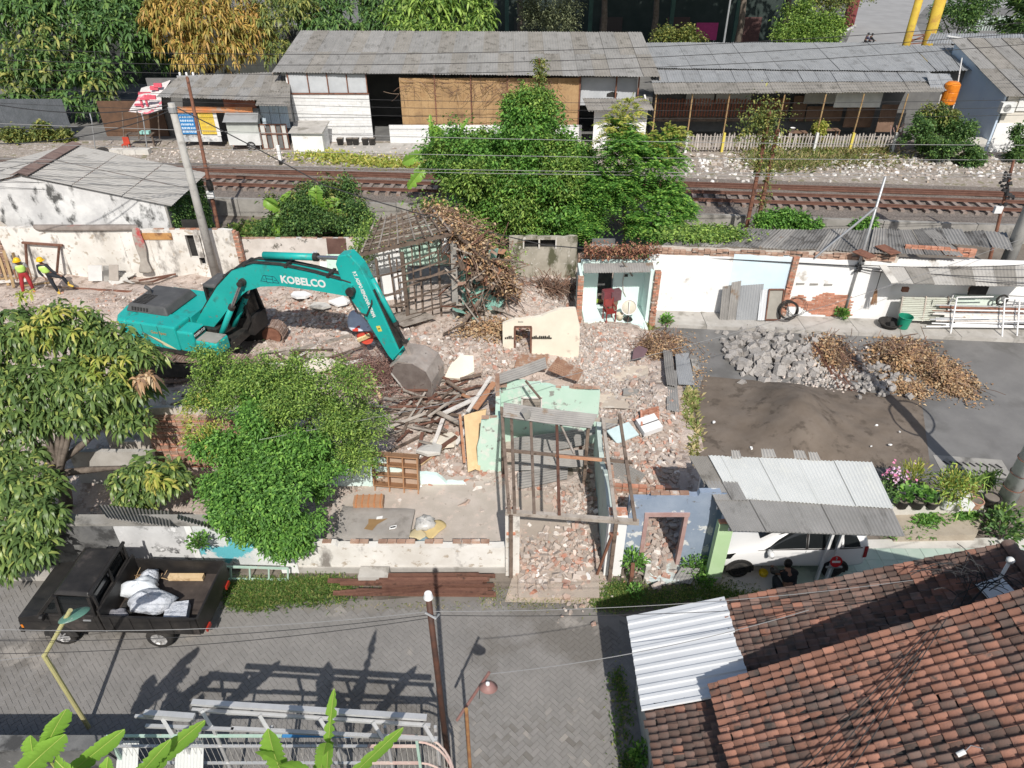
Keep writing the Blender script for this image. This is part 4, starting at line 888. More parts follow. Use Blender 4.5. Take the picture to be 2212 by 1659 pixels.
bush('dark_trackside_bush','large dark bush on the rubble bank before the blue wall',[(2035,300,45,55,45),(2060,335,44,46,32),(2010,265,45.5,30,34),(2090,345,43.6,24,22)],lf_far,V(2050,360,44.4),.2)
bush('pale_trackside_bush','pale feathery shrub beside the white tank legs',[(2010,250,46.0,26,22),(2040,262,45.6,34,24)],lf_olive,V(2010,300,45.8),.22)
bush('corner_bush','dark green bush at the far right edge beside the track',[(2215,300,44.5,34,30),(2205,330,44,30,20)],lf_far,V(2215,350,44),.2)
bush('fence_bush','dry scrubby plants below the sheet fence behind the gabled roof',[(40,300,49,50,22),(110,285,49,26,26),(135,300,48.5,20,20)],lf_olive,V(60,315,48.8),.3)
bush('shed_bush','small green plant growing inside the picket fence',[(1771,280,46.8,14,16)],lf_yel,V(1771,300,46.8),.18)
# ivy and creepers
ivy_b=V(400,487,31);npobj('ivy',*leaf4(np.array([(-15.42+rng.uniform(0,.12),rng.uniform(30.6,34.6),rng.uniform(.4,2.9)) for _ in range(2600)]),np.tile([1.,-.3,-.2],(2600,1))+rng.normal(0,.4,(2600,3)),np.full(2600,.16),.7),lf_far,label='dark ivy covering the end wall of the gabled building',cat='ivy',kind='stuff')
# ================================================================ THE HALF-DEMOLISHED HOUSES
def ragwall(parent,name,mat,p0,p1,th,prof,openings=(),z0=0.,jag=.035,step=.3,**kw):
 p0,p1=Vector((p0[0],p0[1],0)),Vector((p1[0],p1[1],0));L=(p1-p0).length;d=(p1-p0)/L;n=Vector((-d.y,d.x,0))*th
 if n.y<0 or (abs(n.y)<1e-6 and n.x<0):n=-n
 ts=sorted(set([0.,1.]+[t for t,_ in prof]+[t for o in openings for t in o[:2]]+[i*step/L for i in range(1,int(L/step)+1) if i*step/L<1]))
 def top(t):
  for (a,za),(b,zb) in zip(prof,prof[1:]):
   if a<=t<=b:return za+(zb-za)*((t-a)/(b-a) if b>a else 0)
  return prof[-1][1]
 keys={t for t,_ in prof};tz={t:top(t)+(R.uniform(-jag,jag) if 0<t<1 and t not in keys else 0) for t in ts}
 mb=MB()
 for a,b in zip(ts,ts[1:]):
  m=(a+b)/2;iv=[(z0,None)]
  for o in openings:
   if o[0]-1e-6<=m<=o[1]+1e-6:
    nv=[]
    for lo,hi in iv:
     nv.append((lo,o[2])) if o[2]>lo+.001 else None
     nv.append((o[3],hi))
    iv=nv
  for lo,hi in iv:
   ha=tz[a] if hi is None else hi;hb=tz[b] if hi is None else hi
   if ha<=lo or hb<=lo:continue
   A=p0+d*L*a;B=p0+d*L*b
   mb.hexa([A+Vector((0,0,lo)),B+Vector((0,0,lo)),B+n+Vector((0,0,lo)),A+n+Vector((0,0,lo)),A+Vector((0,0,ha)),B+Vector((0,0,hb)),B+n+Vector((0,0,hb)),A+n+Vector((0,0,ha))])
 return mb.build(name,mat,parent,**kw)
bk=[MB().box(-.11,.11,-.055,.055,0,.055).mesh('brick',brick_m),MB().box(-.11,.11,-.055,.055,0,.055).mesh('brick',brick_dirty),MB().box(-.055,.055,-.055,.055,0,.055).mesh('brick',brick_m)]
def brick(parent,p,rz=0.,rx=0.,ry=0.,k=None,s=1.):
 o=bpy.data.objects.new('brick',R.choice(bk[:2]) if k is None else bk[k]);COL.link(o);o.parent=parent;o.location=Vector(p)-(worldloc(parent) if parent else Vector())
 o.rotation_euler=(rx,ry,rz);o.scale=(s,s,s);return o
def course(parent,p0,p1,z,rows=1,miss=.15,pitch=.235,k=None,off=0.):
 p0,p1=Vector((p0[0],p0[1],0)),Vector((p1[0],p1[1],0));L=(p1-p0).length;d=(p1-p0)/L;rz=math.atan2(d.y,d.x)
 for r in range(rows):
  s=.115+(.115 if r%2 else 0)
  while s<L-.1:
   if R.random()>miss*(1+r):brick(parent,p0+d*s+Vector((-d.y,d.x,0))*off+Vector((0,0,z+r*.066)),rz+R.uniform(-.04,.04),k=k)
   s+=pitch
def pier(parent,p,z0,z1,w=.23,k=None):
 z=z0;i=0
 while z<z1:
  for sgn in (-1,1):
   if R.random()<.94:brick(parent,(p[0]+(sgn*.058 if i%2 else 0),p[1]+(0 if i%2 else sgn*.058),z),(math.pi/2 if i%2 else 0)+R.uniform(-.05,.05),k=k)
  z+=.068;i+=1
# --- gabled building at far left
Gb=thing('gabled_building','old gabled building with mouldy white wall and pale grey roof','building',(-21.5,30.5,0))
yg=30.5;xr_=V(45,378,yg).x;xe=V(358,440,yg).x;zr_=Z(378,yg);ze_=Z(441,yg);yb=34.9;xw=2*xr_-xe
ragwall(Gb,'gable_wall',plaster_mold,(xw,yg),(xe-.1,yg),.18,[(0,ze_-.05),(.5,zr_-.05),(1,ze_-.05)],jag=0)
vwall(MB(),(xe-.1,yg+.2,0),(xe-.1,yb-.2,0),0,ze_-.1,.15).build('end_wall',plaster_mold,Gb)
roofpale=M('pale_fibre_cement',(.36,.345,.32),(.42,.405,.378),1.2,c3=(.28,.265,.24),s3=2.5,t3=.57,st=(.4,1.5,1),bump=.3,bs=40,rnd=.05)
for xx,nm in ((xe+.25,1),(xw-.25,-1)):
 for i in range(3):
  a,b=i/3,(i+1)/3;px=lambda t:xx+(xr_-xx)*t;pz=lambda t:ze_-.06+(zr_+.05-ze_)*t
  for j in range(2):
   y0=yg-.12+(yb+.2-yg)*j/2;y1=yg-.12+(yb+.2-yg)*(j+1)/2-.012
   MB().wave((px(a),y0,pz(a)+.02*i),(px(a),y1,pz(a)+.02*i),(px(b)+.02*nm,y1,pz(b)+.02*i),(px(b)+.02*nm,y0,pz(b)+.02*i),per=.18,amp=.012).build('roof_sheet',roofpale,Gb,smooth=True)
rcap=M('ridge_brown',(.17,.115,.1),(.22,.16,.14),2,bump=.2)
for i in range(5):
 y0=yg-.15+(yb+.3-yg)*i/5;y1=yg-.15+(yb+.3-yg)*(i+1)/5-.01
 mb=MB();w_=.38;zz=zr_+.1+.01*(i%2)
 mb.hexa([(xr_-w_,y0,zz-.09),(xr_,y0,zz+.03),(xr_,y1,zz+.03),(xr_-w_,y1,zz-.09),(xr_-w_,y0,zz-.06),(xr_,y0,zz+.06),(xr_,y1,zz+.06),(xr_-w_,y1,zz-.06)])
 mb.hexa([(xr_,y0,zz+.03),(xr_+w_,y0,zz-.09),(xr_+w_,y1,zz-.09),(xr_,y1,zz+.03),(xr_,y0,zz+.06),(xr_+w_,y0,zz-.06),(xr_+w_,y1,zz-.06),(xr_,y1,zz+.06)])
 mb.build('ridge_cap',rcap,Gb)
MB().tube([(xe-.02,yg-.05,.2),(xe-.02,yg-.05,ze_-.1)],.05,8).build('drain_pipe',concrete_d,Gb)
# --- long white wall that remains of the left house
yl=29.4;xa,xb=V(36,600,yl).x,V(517,570,yl).x;zt=Z(492,yl)
Lw=thing('long_white_wall','long stained white wall left standing behind the two workers','wall',((xa+xb)/2,yl,0))
T_=lambda u,v=550:(V(u,v,yl).x-xa)/(xb-xa)
ragwall(Lw,'wall_face',plaster_dirty,(xa,yl),(xb,yl),.2,[(0,zt),(.5,zt-.03),(.55,zt-.1),(1,zt-.12)],[(T_(410),T_(442),Z(557,yl),Z(508,yl)),(T_(428),T_(440),Z(573,yl),Z(560,yl))],jag=.03)
MB().box(V(405,550,yl).x,V(446,550,yl).x,yl+.25,yl+.3,.8,2.7).build('window_dark_back',dark,Lw)  # near-black sheet behind the opening, standing in for its unlit inside
for u in (138,272,330):MB().box(V(u,550,yl).x-.03,V(u,550,yl).x+.03,yl-.025,yl,.1,zt-.35).build('wall_strip',plaster_dirty,Lw)
pier(Lw,(xb+.12,yl+.1),.1,zt-.2)
course(Lw,(V(330,500,yl).x,yl+.1),(xb,yl+.1),zt-.12,1,.3)
tarp_m=M('brown_tarpaulin',(.2,.17,.15),(.28,.245,.22),2.5,c3=(.36,.1,.08),s3=1.2,t3=.62,bump=.6,bs=8,bd=.06)
def cloth(rows,mat,name,**kw):
 n=len(rows[0]);vs=[p for r in rows for p in r];fs=[(j*n+i,j*n+i+1,(j+1)*n+i+1,(j+1)*n+i) for j in range(len(rows)-1) for i in range(n-1)]
 o=MB().add(vs,fs).build(name,mat,smooth=True,**kw);m=o.modifiers.new('s','SUBSURF');m.levels=m.render_levels=2;s=o.modifiers.new('t','SOLIDIFY');s.thickness=.015;return o
us=[72,100,135,170,205,240,275,298]
cloth([[V(u,486+R.uniform(-1,1),yl+.5) for u in us],[V(u,487,yl-.06)+Vector((0,0,.05)) for u in us],[V(u,498+R.uniform(-1.5,1.5),yl-.1) for u in us]],tarp_m,'tarpaulin',label='brown tarpaulin lying along the top of the long white wall',cat='tarpaulin')
cloth([[V(u,v,yl-.12) for u in (285,294,303)] for v in (492,505)]+[[V(u,525,yl-.16) for u in (290,300,314)],[V(u,548,yl-.14) for u in (298,305,318)],[V(u,560,yl-.2) for u in (305,309,316)],[V(u,575,yl-.25) for u in (302,312,324)],[V(u,590,yl-.3) for u in (298,313,332)]],M('grey_red_cloth',(.3,.27,.24),(.38,.35,.31),3,c3=(.42,.06,.06),s3=1.1,t3=.56,bump=.5,bs=8),'hanging_cloth',label='twisted grey and red cloth hanging down the long white wall',cat='cloth')
MB().box(V(305,510,yl).x,V(372,510,yl).x,yl-.05,yl-.01,Z(517,yl),Z(503,yl)).build('orange_board',M('orange_board',(.4,.2,.07),(.5,.28,.11),3,c3=(.2,.1,.05),s3=2),label='orange-brown board fixed near the top of the long white wall',cat='board')
# door frame leaning on the wall
f=thing('door_surround','reddish wooden door frame leaning against the long white wall','door frame',V(90,600,yl-.5));f.location.z=.15
q=[V(60,600,yl-.6),V(55,524,yl-.12),V(128,530,yl-.12),V(122,598,yl-.6)]
MB().beam(q[0],q[1],.1,.07).build('jamb',wood_red,f);MB().beam(q[3],q[2],.1,.07).build('jamb',wood_red,f);MB().beam(q[1]+Vector((-.15,0,0)),q[2]+Vector((.15,0,0)),.1,.08).build('head',wood_red,f)
# brick ruin and heap of planks at the left edge
br=thing('brick_ruin','dark crumbling brick wall stump at the left edge','wall',V(10,560,29.6));br.location.z=0
ragwall(br,'core',mortar,(V(-60,540,29.7).x,29.75),(V(32,540,29.7).x,29.75),.15,[(0,3.0),(.7,2.9),(1,2.3)])
for r in range(34):
 course(br,(V(-25,540,29.7).x,29.7),(V(30-max(0,r-24)*1.5,540,29.7).x,29.7),.1+r*.08,1,.04,k=1,off=0 if r%2 else.01)
for i in range(9):
 p=G(R.uniform(-10,50),R.uniform(596,622),.1);a=R.uniform(-.5,.5)
 MB().beam(p,p+Vector((R.uniform(-.5,.6),R.uniform(.3,.8),R.uniform(.9,1.6))) if i<6 else p+Vector((R.uniform(1.0,1.8),R.uniform(-.3,.2),.1)),.11,.05,a).build('plank',M('plank_ochre',(.36,.25,.13),(.26,.18,.1),3,rnd=.25,bump=.3) if 'plank_ochre' not in MATS else MATS['plank_ochre'],label='ochre plank in the heap at the left edge beside the brick ruin',cat='plank',group='ochre planks at the left edge')
MB().beam(G(-20,610,.25),G(58,605,.3),.16,.08).build('white_beam',wood_wht,label='white painted beam lying in front of the ochre planks',cat='beam')
# boards leaning at the foot of the long wall
for u0,u1,v0,v1,m,lab in ((191,221,581,607,plain('white_board',(.56,.55,.53)),'white square board leaning at the foot of the long wall'),(224,243,582,610,concrete_d,'grey-brown board leaning next to the white square board'),(236,256,580,606,plain('taupe_board',(.36,.32,.28)),'taupe rounded board leaning over the grey-brown board')):
 y=yl-.9;a,b=V(u0,v1,y),V(u1,v1,y);h=Z(v0,y)-a.z
 MB().hexa([a,b,b+Vector((0,.03,0)),a+Vector((0,.03,0)),a+Vector((0,.35,h)),b+Vector((0,.35,h)),b+Vector((0,.39,h)),a+Vector((0,.39,h))]).build('leaning_board',m,label=lab,cat='board')
for i,(u0,v0,u1,v1,m,lab) in enumerate(((150,622,285,630,rust,'long rusty bar lying behind the excavator tail'),(100,618,160,622,wood_old,'short dark bar at the second worker\'s feet'),(320,612,370,594,wood_red,'red-brown strip leaning on the rubble below the hanging cloth'),(300,606,380,592,wood_red,'long red-brown batten above the excavator engine cover'),(255,608,330,612,wood_old,'dark batten lying by the broken white sheets'))):
 MB().beam(G(u0,v0,.25),G(u1,v1,.3),.09,.06).build('batten',m,label=lab,cat='batten')
for i in range(8):
 p=G(R.uniform(240,300),R.uniform(590,612),.25);a=R.uniform(0,3);s=R.uniform(.15,.4)
 MB().obox(p+Vector((0,0,.05)),(s*math.cos(a),s*math.sin(a),.02),(-s*.5*math.sin(a),s*.5*math.cos(a),.05),(0,0,.012)).build('broken_sheet',concrete_p,label='broken white sheet piece in the rubble below the long wall',cat='sheet',group='broken white sheets below the long wall')
# --- low old garden wall with faded paint behind the boom
gw=thing('garden_wall','low mossy garden wall with faded blue paint behind the excavator boom','wall',V(650,560,29.8));gw.location.z=0
graf=M('faded_paint_wall',(.64,.6,.56),(.5,.46,.42),1.3,c3=(.36,.52,.68),s3=1.1,t3=.64,w3=.05,bump=.3,c4=(.14,.13,.11),s4=2.2,t4=.6)
x0,x1=V(524,560,29.8).x,V(800,560,29.8).x;zt=Z(518,29.8)
ragwall(gw,'wall_face',graf,(x0,29.8),(x1,29.8),.2,[(0,zt),(1,zt+.05)]);course(gw,(x0,29.9),(x1,29.9),zt+.02,1,.35,k=1)
p=V(729,575,28.6);st=M('brown_steel_plate',(.1,.055,.045),(.14,.08,.065),2,rough=.5)
MB().obox(V(729,547,28.7),(.42,0,0),(0,.02,0),(0,.1,Z(519,28.7)/2-Z(578,28.7)/2)).build('steel_plate',st,label='dark brown steel plate standing upright behind the boom tip',cat='plate')
for u0,u1,v0,v1,m,lab in ((691,706,572,592,plaster_w,'narrow white panel leaning behind the boom'),(708,748,556,596,mint,'pale mint door panel leaning behind the boom'),(733,751,560,605,concrete_d,'grey door panel between the mint panel and the arm')):
 y=28.2 if m is not concrete_d else 28.0;a,b=V(u0,v1,y),V(u1,v1,y);h=Z(v0,y)-a.z
 MB().hexa([a,b,b+Vector((0,.04,0)),a+Vector((0,.04,0)),a+Vector((0,.3,h)),b+Vector((0,.3,h)),b+Vector((0,.34,h)),a+Vector((0,.34,h))]).build('leaning_slab',m,label=lab,cat='panel')
# --- collapsing house: open roof lattice, posts, inner walls, hanging brush
Ch=thing('collapsing_house','collapsing house with bare timber roof lattice and mint inner walls','house',(-3.4,26,0))
FL,RF,RB,BL=V(783,540,25.6),V(975,495,25.4),V(922,441,29.2),V(812,477,29.0)
for i in range(15):
 a=i/14;MB().beam(lerp(BL,FL,a)+Vector((-.1,0,R.uniform(-.04,.04))),lerp(RB,RF,a)+Vector((R.uniform(-.1,.25),0,R.uniform(-.06,.06))),.055,.045).build('batten',wood_old if i%3 else wood_grey,Ch)
for i in range(11):
 a=i/10;MB().beam(lerp(BL,RB,a)+Vector((0,.1,.05)),lerp(FL,RF,a)+Vector((R.uniform(-.06,.06),-.25,.05)),.06,.05).build('rafter',wood_old if i%2 else wood_grey,Ch)
MB().beam(FL+Vector((-.1,-.1,-.15)),RF+Vector((.2,-.1,-.1)),.16,.12).build('gable_rafter',wood_old,Ch);MB().beam(RB,RF+Vector((0,-.2,0)),.12).build('ridge_beam',wood_old,Ch)
RE=V(1092,600,25.0);MB().beam(RF,RE,.12,.1).build('gable_rafter',wood_old,Ch);MB().beam(BL+Vector((0,.1,-.12)),FL+Vector((0,0,-.12)),.12).build('wall_plate',wood_old,Ch)
for i in range(7):MB().beam(lerp(RB,RF,i/6),lerp(V(1045,530,28),RE,i/6)+Vector((0,0,R.uniform(-.1,.1))),.05).build('rafter',wood_grey,Ch)
for u,v0,v1,y,w_ in ((868,700,545,25.3,.14),(980,700,520,25.5,.24),(812,640,560,25.7,.1),(946,690,540,25.5,.08),(1010,690,520,25.6,.12),(905,600,520,25.9,.07),(840,690,550,25.6,.06),(856,690,560,25.5,.05),(888,560,520,25.6,.05),(925,640,510,25.5,.05)):
 a=V(u,v1,y);MB().beam((a.x+R.uniform(-.1,.1),y+R.uniform(-.1,.1),.2),(a.x,y,a.z),w_).build('post',[wood_old,wood_grey,concrete_d][0 if u!=980 else 2],Ch)
for q in ((850,600,965,562),(855,630,960,590),(850,660,975,620),(850,690,985,655),(856,580,940,545),(860,612,985,580),(800,600,870,592),(815,640,868,632),(820,665,880,655)):
 MB().beam(V(q[0],q[1],25.2),V(q[2],q[3],25.2)+Vector((0,R.uniform(-.2,.3),0)),.07,.05).build('rail',wood_old,Ch)
ragwall(Ch,'rear_wall',mint,(V(872,640,27.6).x,27.6),(V(1000,640,27.6).x,27.6),.15,[(0,2.4),(.15,3.0),(.6,3.6),(.85,3.3),(1,2.6)],[(.1,.95,.0,1.5)],jag=.12)
ragwall(Ch,'inner_wall',plaster_w,(V(790,640,27).x,27.0),(V(872,640,27).x,27.0),.12,[(0,2.2),(.4,2.7),(1,2.5)],jag=.15)
ragwall(Ch,'side_wall',mint_deep,(V(1000,690,25.9).x,25.9),(V(1082,690,25.3).x,25.5),.15,[(0,2.6),(.3,3.1),(.55,2.0),(.75,2.6),(1,1.6)],[(.1,.35,1.3,2.0)],jag=.15)
ragwall(Ch,'broken_wall',plaster_w,(V(955,545,26.2).x,26.2),(V(1003,545,26.2).x,26.2),.12,[(0,3.4),(.5,3.9),(1,3.5)],z0=2.7,jag=.1)
sheets=((852,690,900,672),(860,700,930,680))
for i,(u0,v0,u1,v1) in enumerate(sheets):
 a,b=G(u0,v0,.3),G(u1,v1,.5);MB().obox((a+b)/2,(b-a)/2,(.25,-.3,.05),(0,0,.015)).build('fallen_board',wood_grey,Ch)
for i in range(130):
 p=V(R.uniform(985,1085),R.uniform(535,690),R.uniform(24.9,25.9));s=R.uniform(.08,.3);d=Vector((R.uniform(-1,1),R.uniform(-.6,.6),R.uniform(-1,.6))).normalized()
 if R.random()<.55:MB().beam(p,p+d*R.uniform(.6,1.6),.06,.03,R.uniform(0,3)).build('lath',R.choice([wood_old,wood_grey,wood_red]),Ch)
 else:MB().obox(p,d*s,perp(d)[0]*s*.7,perp(d)[1]*.012).build('board_piece',R.choice([wood_old,brick_dirty,wood_grey,mint_deep,wood_org]),Ch)
# brush pulled down over it: dry leaves and stems, with some green left
def scatter_leaves(fn,n,L,mat,name,label,wr=.5,kind='stuff',cat='brush',up=.2):
 P=np.array([tuple(fn()) for _ in range(n)]);return npobj(name,*leaf4(P,rng.normal(0,1,P.shape)+UP*up,L*rng.uniform(.5,1.4,n),wr,.3,.1),mat,label=label,cat=cat,kind=kind)
def brush_pt():
 t=R.random();s=R.random()**.8;a=lerp(lerp(RB,RF,t),lerp(V(1060,520,28),V(1112,640,24.9),t),s);return a+Vector((R.gauss(0,.2),R.gauss(0,.25),R.gauss(.05,.18)))
scatter_leaves(brush_pt,11000,.16,leaf_dry,'dry_brush','mass of dry brown creeper leaves slumped over the collapsing roof')
scatter_leaves(lambda:lerp(RB,V(1090,585,26),R.random())+Vector((R.gauss(0,.4),R.gauss(0,.35),R.gauss(.2,.15))),2200,.16,lf_vine,'green_creeper','green creeper still growing across the collapsing roof',.5)
def stems(fn,n,L,r,mat,name,label,down=.3,cat='brush',seg=3):
 mb=MB()
 for _ in range(n):
  p=Vector(fn());d=Vector((R.gauss(0,1),R.gauss(0,1),R.gauss(-down,.6))).normalized();l=L*R.uniform(.4,1.3)
  mb.tube(bez(p,p+d*l*.5+Vector((R.gauss(0,.1),R.gauss(0,.1),.08))*l,p+d*l,seg),r*R.uniform(.6,1.4),3,False)
 return mb.build(name,mat,label=label,cat=cat,kind='stuff')
stems(brush_pt,1100,1.0,.015,twig_m,'dry_stems','tangled dry stems hanging from the collapsing roof',.5)
scatter_leaves(lambda:lerp(lerp(BL,RB,R.random()),lerp(FL,RF,R.random()),R.random())+Vector((R.gauss(0,.15),R.gauss(0,.15),R.gauss(-.2,.12))),450,.13,leaf_dry,'roof_litter','dry leaves and tile scraps caught in the bare roof lattice',.5)
scatter_leaves(lambda:lerp(FL,BL,R.random())+Vector((R.gauss(-.2,.25),R.gauss(0,.3),R.gauss(-.3,.35))),1400,.14,lf_vine,'eave_creeper','green creeper climbing the left eave of the collapsing house',.5)
scatter_leaves(lambda:G(R.gauss(1060,35),R.gauss(720,14),.45)+Vector((0,0,R.random()*.2)),1500,.15,leaf_dry,'fallen_leaves','fallen dry leaves and bark in front of the collapsing house',.5)
# --- mossy wall with a double window behind the rubble
mw=thing('mossy_wall','mossy grey wall with a dark double window below the thicket','wall',V(1175,620,29.2));mw.location.z=0
y=29.2;x0,x1=V(1100,600,y).x,V(1243,600,y).x;tt=lambda u:(V(u,560,y).x-x0)/(x1-x0)
ragwall(mw,'wall_face',M('mossy_plaster',(.42,.39,.33),(.3,.28,.23),1.5,c3=(.1,.1,.06),s3=1.8,t3=.5,st3=(1,1,.4),c4=(.55,.53,.48),s4=5,t4=.6,bump=.4),(x0,y),(x1,y),.2,[(0,Z(512,y)),(1,Z(512,y))],[(tt(1132),tt(1163),Z(537,y),Z(518,y)),(tt(1166),tt(1200),Z(537,y),Z(518,y))])
MB().box(V(1120,530,y).x,V(1210,530,y).x,y+.3,y+.35,1.2,2.03).build('window_dark',dark,mw)
for u in (1131,1164.5,1201):MB().box(V(u,528,y-.03).x-.03,V(u,528,y-.03).x+.03,y-.03,y,Z(537,y),Z(517,y)).build('window_frame',concrete_p,mw)
stems(lambda:G(R.gauss(1190,40),R.gauss(622,6),.7),500,.8,.012,twig_m,'dry_vines','reddish dry vines heaped along the foot of the mossy wall',.0)
# --- cream wall fragment with a doorway
Cw=thing('cream_wall','cream wall fragment with a brown door frame standing in the rubble','wall',V(1165,770,22.6));Cw.location.z=0
yc=22.6;xa,xb=V(1086,740,yc).x,V(1252,740,yc).x;tt=lambda u,v=740:(V(u,v,yc).x-xa)/(xb-xa)
pts=[(0,Z(700,yc)),(tt(1106),Z(692,yc)),(tt(1160),Z(685,yc)),(tt(1212),Z(667,yc)),(tt(1240),Z(668,yc)),(tt(1250),Z(705,yc)),(1,Z(735,yc))]
ragwall(Cw,'wall_face',plaster_cream,(xa,yc),(xb,yc),.15,pts,[(tt(1112),tt(1147),.0,Z(708,yc))],jag=.03,step=.2)
for u in (1112,1147):MB().box(V(u,740,yc-.02).x-.035,V(u,740,yc-.02).x+.035,yc-.04,yc+.08,.15,Z(707,yc)).build('door_jamb',wood_red,Cw)
MB().box(V(1111,740,yc-.02).x,V(1148,740,yc-.02).x,yc-.042,yc+.082,Z(707,yc)+.002,Z(704,yc)).build('door_head',wood_red,Cw)
x=V(1093,728,yc).x
for u in list(range(1092,1110,4))+list(range(1150,1194,4)):
 h=R.uniform(.03,.12);MB().box(V(u,728,yc).x-.025,V(u,728,yc).x+.025,yc-.06,yc-.012,Z(730,yc),Z(730,yc)+h).build('hook',black_m,Cw)
MB().box(V(1150,730,yc).x,V(1192,730,yc).x,yc-.012,yc,Z(731,yc),Z(729.5,yc)).build('hook_rail',dark,Cw)
mb=MB()
for i in range(6):mb.box(V(1119,695,yc).x+i*.033,V(1119,695,yc).x+i*.033+.02,yc-.006,yc,Z(696.5,yc),Z(696.5,yc)+R.uniform(.03,.05))
mb.build('lettering',dark,Cw)
# --- open mint room between brick piers
Mr=thing('mint_room','open-fronted room stub with pale mint walls and raw brick edges','room',V(1310,700,25.6));Mr.location.z=0
yr=26.1;fz=.35;xa,xb=V(1250,660,yr).x,V(1392,660,yr).x;tt=lambda u:(V(u,640,yr).x-xa)/(xb-xa);zt=Z(563,yr)
ragwall(Mr,'rear_wall',mint_pale,(xa,yr),(xb,yr),.15,[(0,zt),(1,zt)],[(tt(1289),tt(1322),fz,Z(581,yr))],jag=0)
MB().box(V(1280,620,yr).x,V(1330,620,yr).x,yr+1.2,yr+1.3,0,2.8).build('dark_room_wall',M('room_beyond',(.16,.17,.16),(.1,.1,.1),2),Mr)
MB().box(V(1275,620,yr).x,V(1335,620,yr).x,yr+.16,yr+1.19,2.5,2.6).build('ceiling_beyond',concrete_d,Mr)
vwall(MB(),(xa-.02,25.0,0),(xa-.02,yr,0),0,zt-.1,.12).build('left_wall',mint_pale,Mr);vwall(MB(),(xb,24.95,0),(xb,yr,0),0,zt+.1,.15).build('right_wall',mint_pale,Mr)
MB().box(xa+.12,xb-.01,24.9,yr,.05,fz).build('floor_slab',mint_pale,Mr);MB().box(V(1303,700,24.8).x,xb-.1,24.45,24.89,.05,fz-.06).build('step',mint_pale,Mr)
pier(Mr,(xa-.1,24.93),.05,zt-.15);pier(Mr,(xb+.11,24.85),.05,zt+.12)
MB().wave((xa,24.95,zt+.02),(xb,24.95,zt+.06),(xb,25.5,zt+.2),(xa,25.5,zt+.16),per=.1,amp=.015).build('roof_remnant',zinc_old,Mr,smooth=True)
MB().tube([V(1349,575,yr-.02),V(1349,590,yr-.02),V(1345,610,yr-.03),V(1347,630,yr-.03),V(1352,640,yr-.03)],.025,6).build('conduit',concrete_p,Mr);MB().beam(V(1345,566,25.0),V(1366,596,yr-.03),.05).build('brace',wood_grey,Mr);MB().box(V(1352,593,yr).x-.08,V(1352,593,yr).x+.08,yr-.04,yr,Z(597,yr),Z(592,yr)).build('socket',dark,Mr)
# things standing in it
cp=G(1315,692,fz);t=thing('red_chair','red wooden chair standing at the front of the mint room','chair',cp,.25);rm=M('red_lacquer',(.26,.035,.03),(.2,.03,.025),3,rough=.4)
for sx in (-.19,.19):
 MB().box(sx-.02,sx+.02,-.21,-.17,0,.62).build('leg',rm,t,local=True);MB().box(sx-.02,sx+.02,.17,.21,0,.92).build('leg',rm,t,local=True);MB().box(sx-.025,sx+.025,-.2,.17,.62,.66).build('armrest',rm,t,local=True)
MB().box(-.2,.2,-.2,.168,.4,.44).build('seat',rm,t,local=True);MB().box(-.168,.168,.175,.2,.52,.86).build('backrest',M('red_slats',(.3,.06,.05),(.2,.05,.05),6),t,local=True)
fc=G(1356,690,fz);t=thing('electric_fan','round white electric fan leaning at the back of the mint room','fan',fc)
MB().torus(fc+Vector((0,0,.55)),(0,-1,.35),.3,.02,24,6).build('guard',white_metal,t);MB().rev(fc+Vector((0,.05,.52)),[(.001,.03),(.28,.03),(.3,.0),(.25,-.12),(.001,-.15)],20,(0,-1,.35)).build('shroud',plain('beige_plastic',(.62,.58,.48)),t,smooth=True)
MB().beam(fc+Vector((0,-.1,.3)),fc+Vector((0,-.02,.84)),.03).build('bar',white_metal,t);MB().rev(fc,[(.001,.0),(.2,0),(.17,.06),(.04,.08),(.03,.3)],16).build('stand',black_m,t)
b0=G(1338,690,fz);t=thing('cream_bucket','small cream bucket between the red chair and the fan','bucket',b0);MB().rev(b0,[(.001,0),(.12,0),(.15,.26),(.135,.26),(.11,.02),(.001,.02)],16).build('pail',plain('cream_plastic',(.6,.55,.42)),t,smooth=True);MB().torus(b0+Vector((0,0,.26)),(0,0,1),.15,.01,16,5).build('rim',white_metal,t)
for i,(u,v,s,m,lab) in enumerate(((1312,668,.2,plain('maroon',(.2,.05,.06)),'maroon box stacked behind the red chair'),(1328,668,.2,plain('plum',(.16,.08,.09)),'plum box stacked beside the maroon box'),(1320,676,.22,plain('brown_box',(.22,.14,.1)),'brown box under the maroon and plum boxes'))):
 p=G(u,676,fz)+Vector((0,.3,0));MB().obox(p+Vector((0,0,.22+(0 if i==2 else.45))),(s,.05,.02*i),(-.04,.15,0),(0,0,.21)).build('box',m,label=lab,cat='box')
for i in range(5):
 p=V(R.uniform(1290,1318),668,yr+.5);p.z=fz+.12;MB().obox(p,(R.uniform(.1,.25),.1,0),(0,.1,.05),(0,0,R.uniform(.06,.2))).build('rag_bundle',[wood_old,plain('lime_cloth',(.4,.55,.1)),plain('blue_cloth',(.1,.18,.42)),concrete_d,wood_lt][i],label=['dark bundle in the mint room doorway','lime green cloth in the mint room doorway','blue cloth in the mint room doorway','grey bundle in the mint room doorway','tan bundle in the mint room doorway'][i],cat='bundle')
scatter_leaves(lambda:V(R.uniform(1262,1425),R.gauss(543,8),R.uniform(25.4,26.8)),2200,.12,M('red_dry_leaves',(.3,.14,.09),pal=[(0,(.3,.13,.08)),(.4,(.2,.1,.07)),(.7,(.36,.2,.12)),(.9,(.1,.13,.04))],isl=.2,bump=0),'dead_creeper','reddish dead creeper matted above the mint room',.5,cat='creeper')
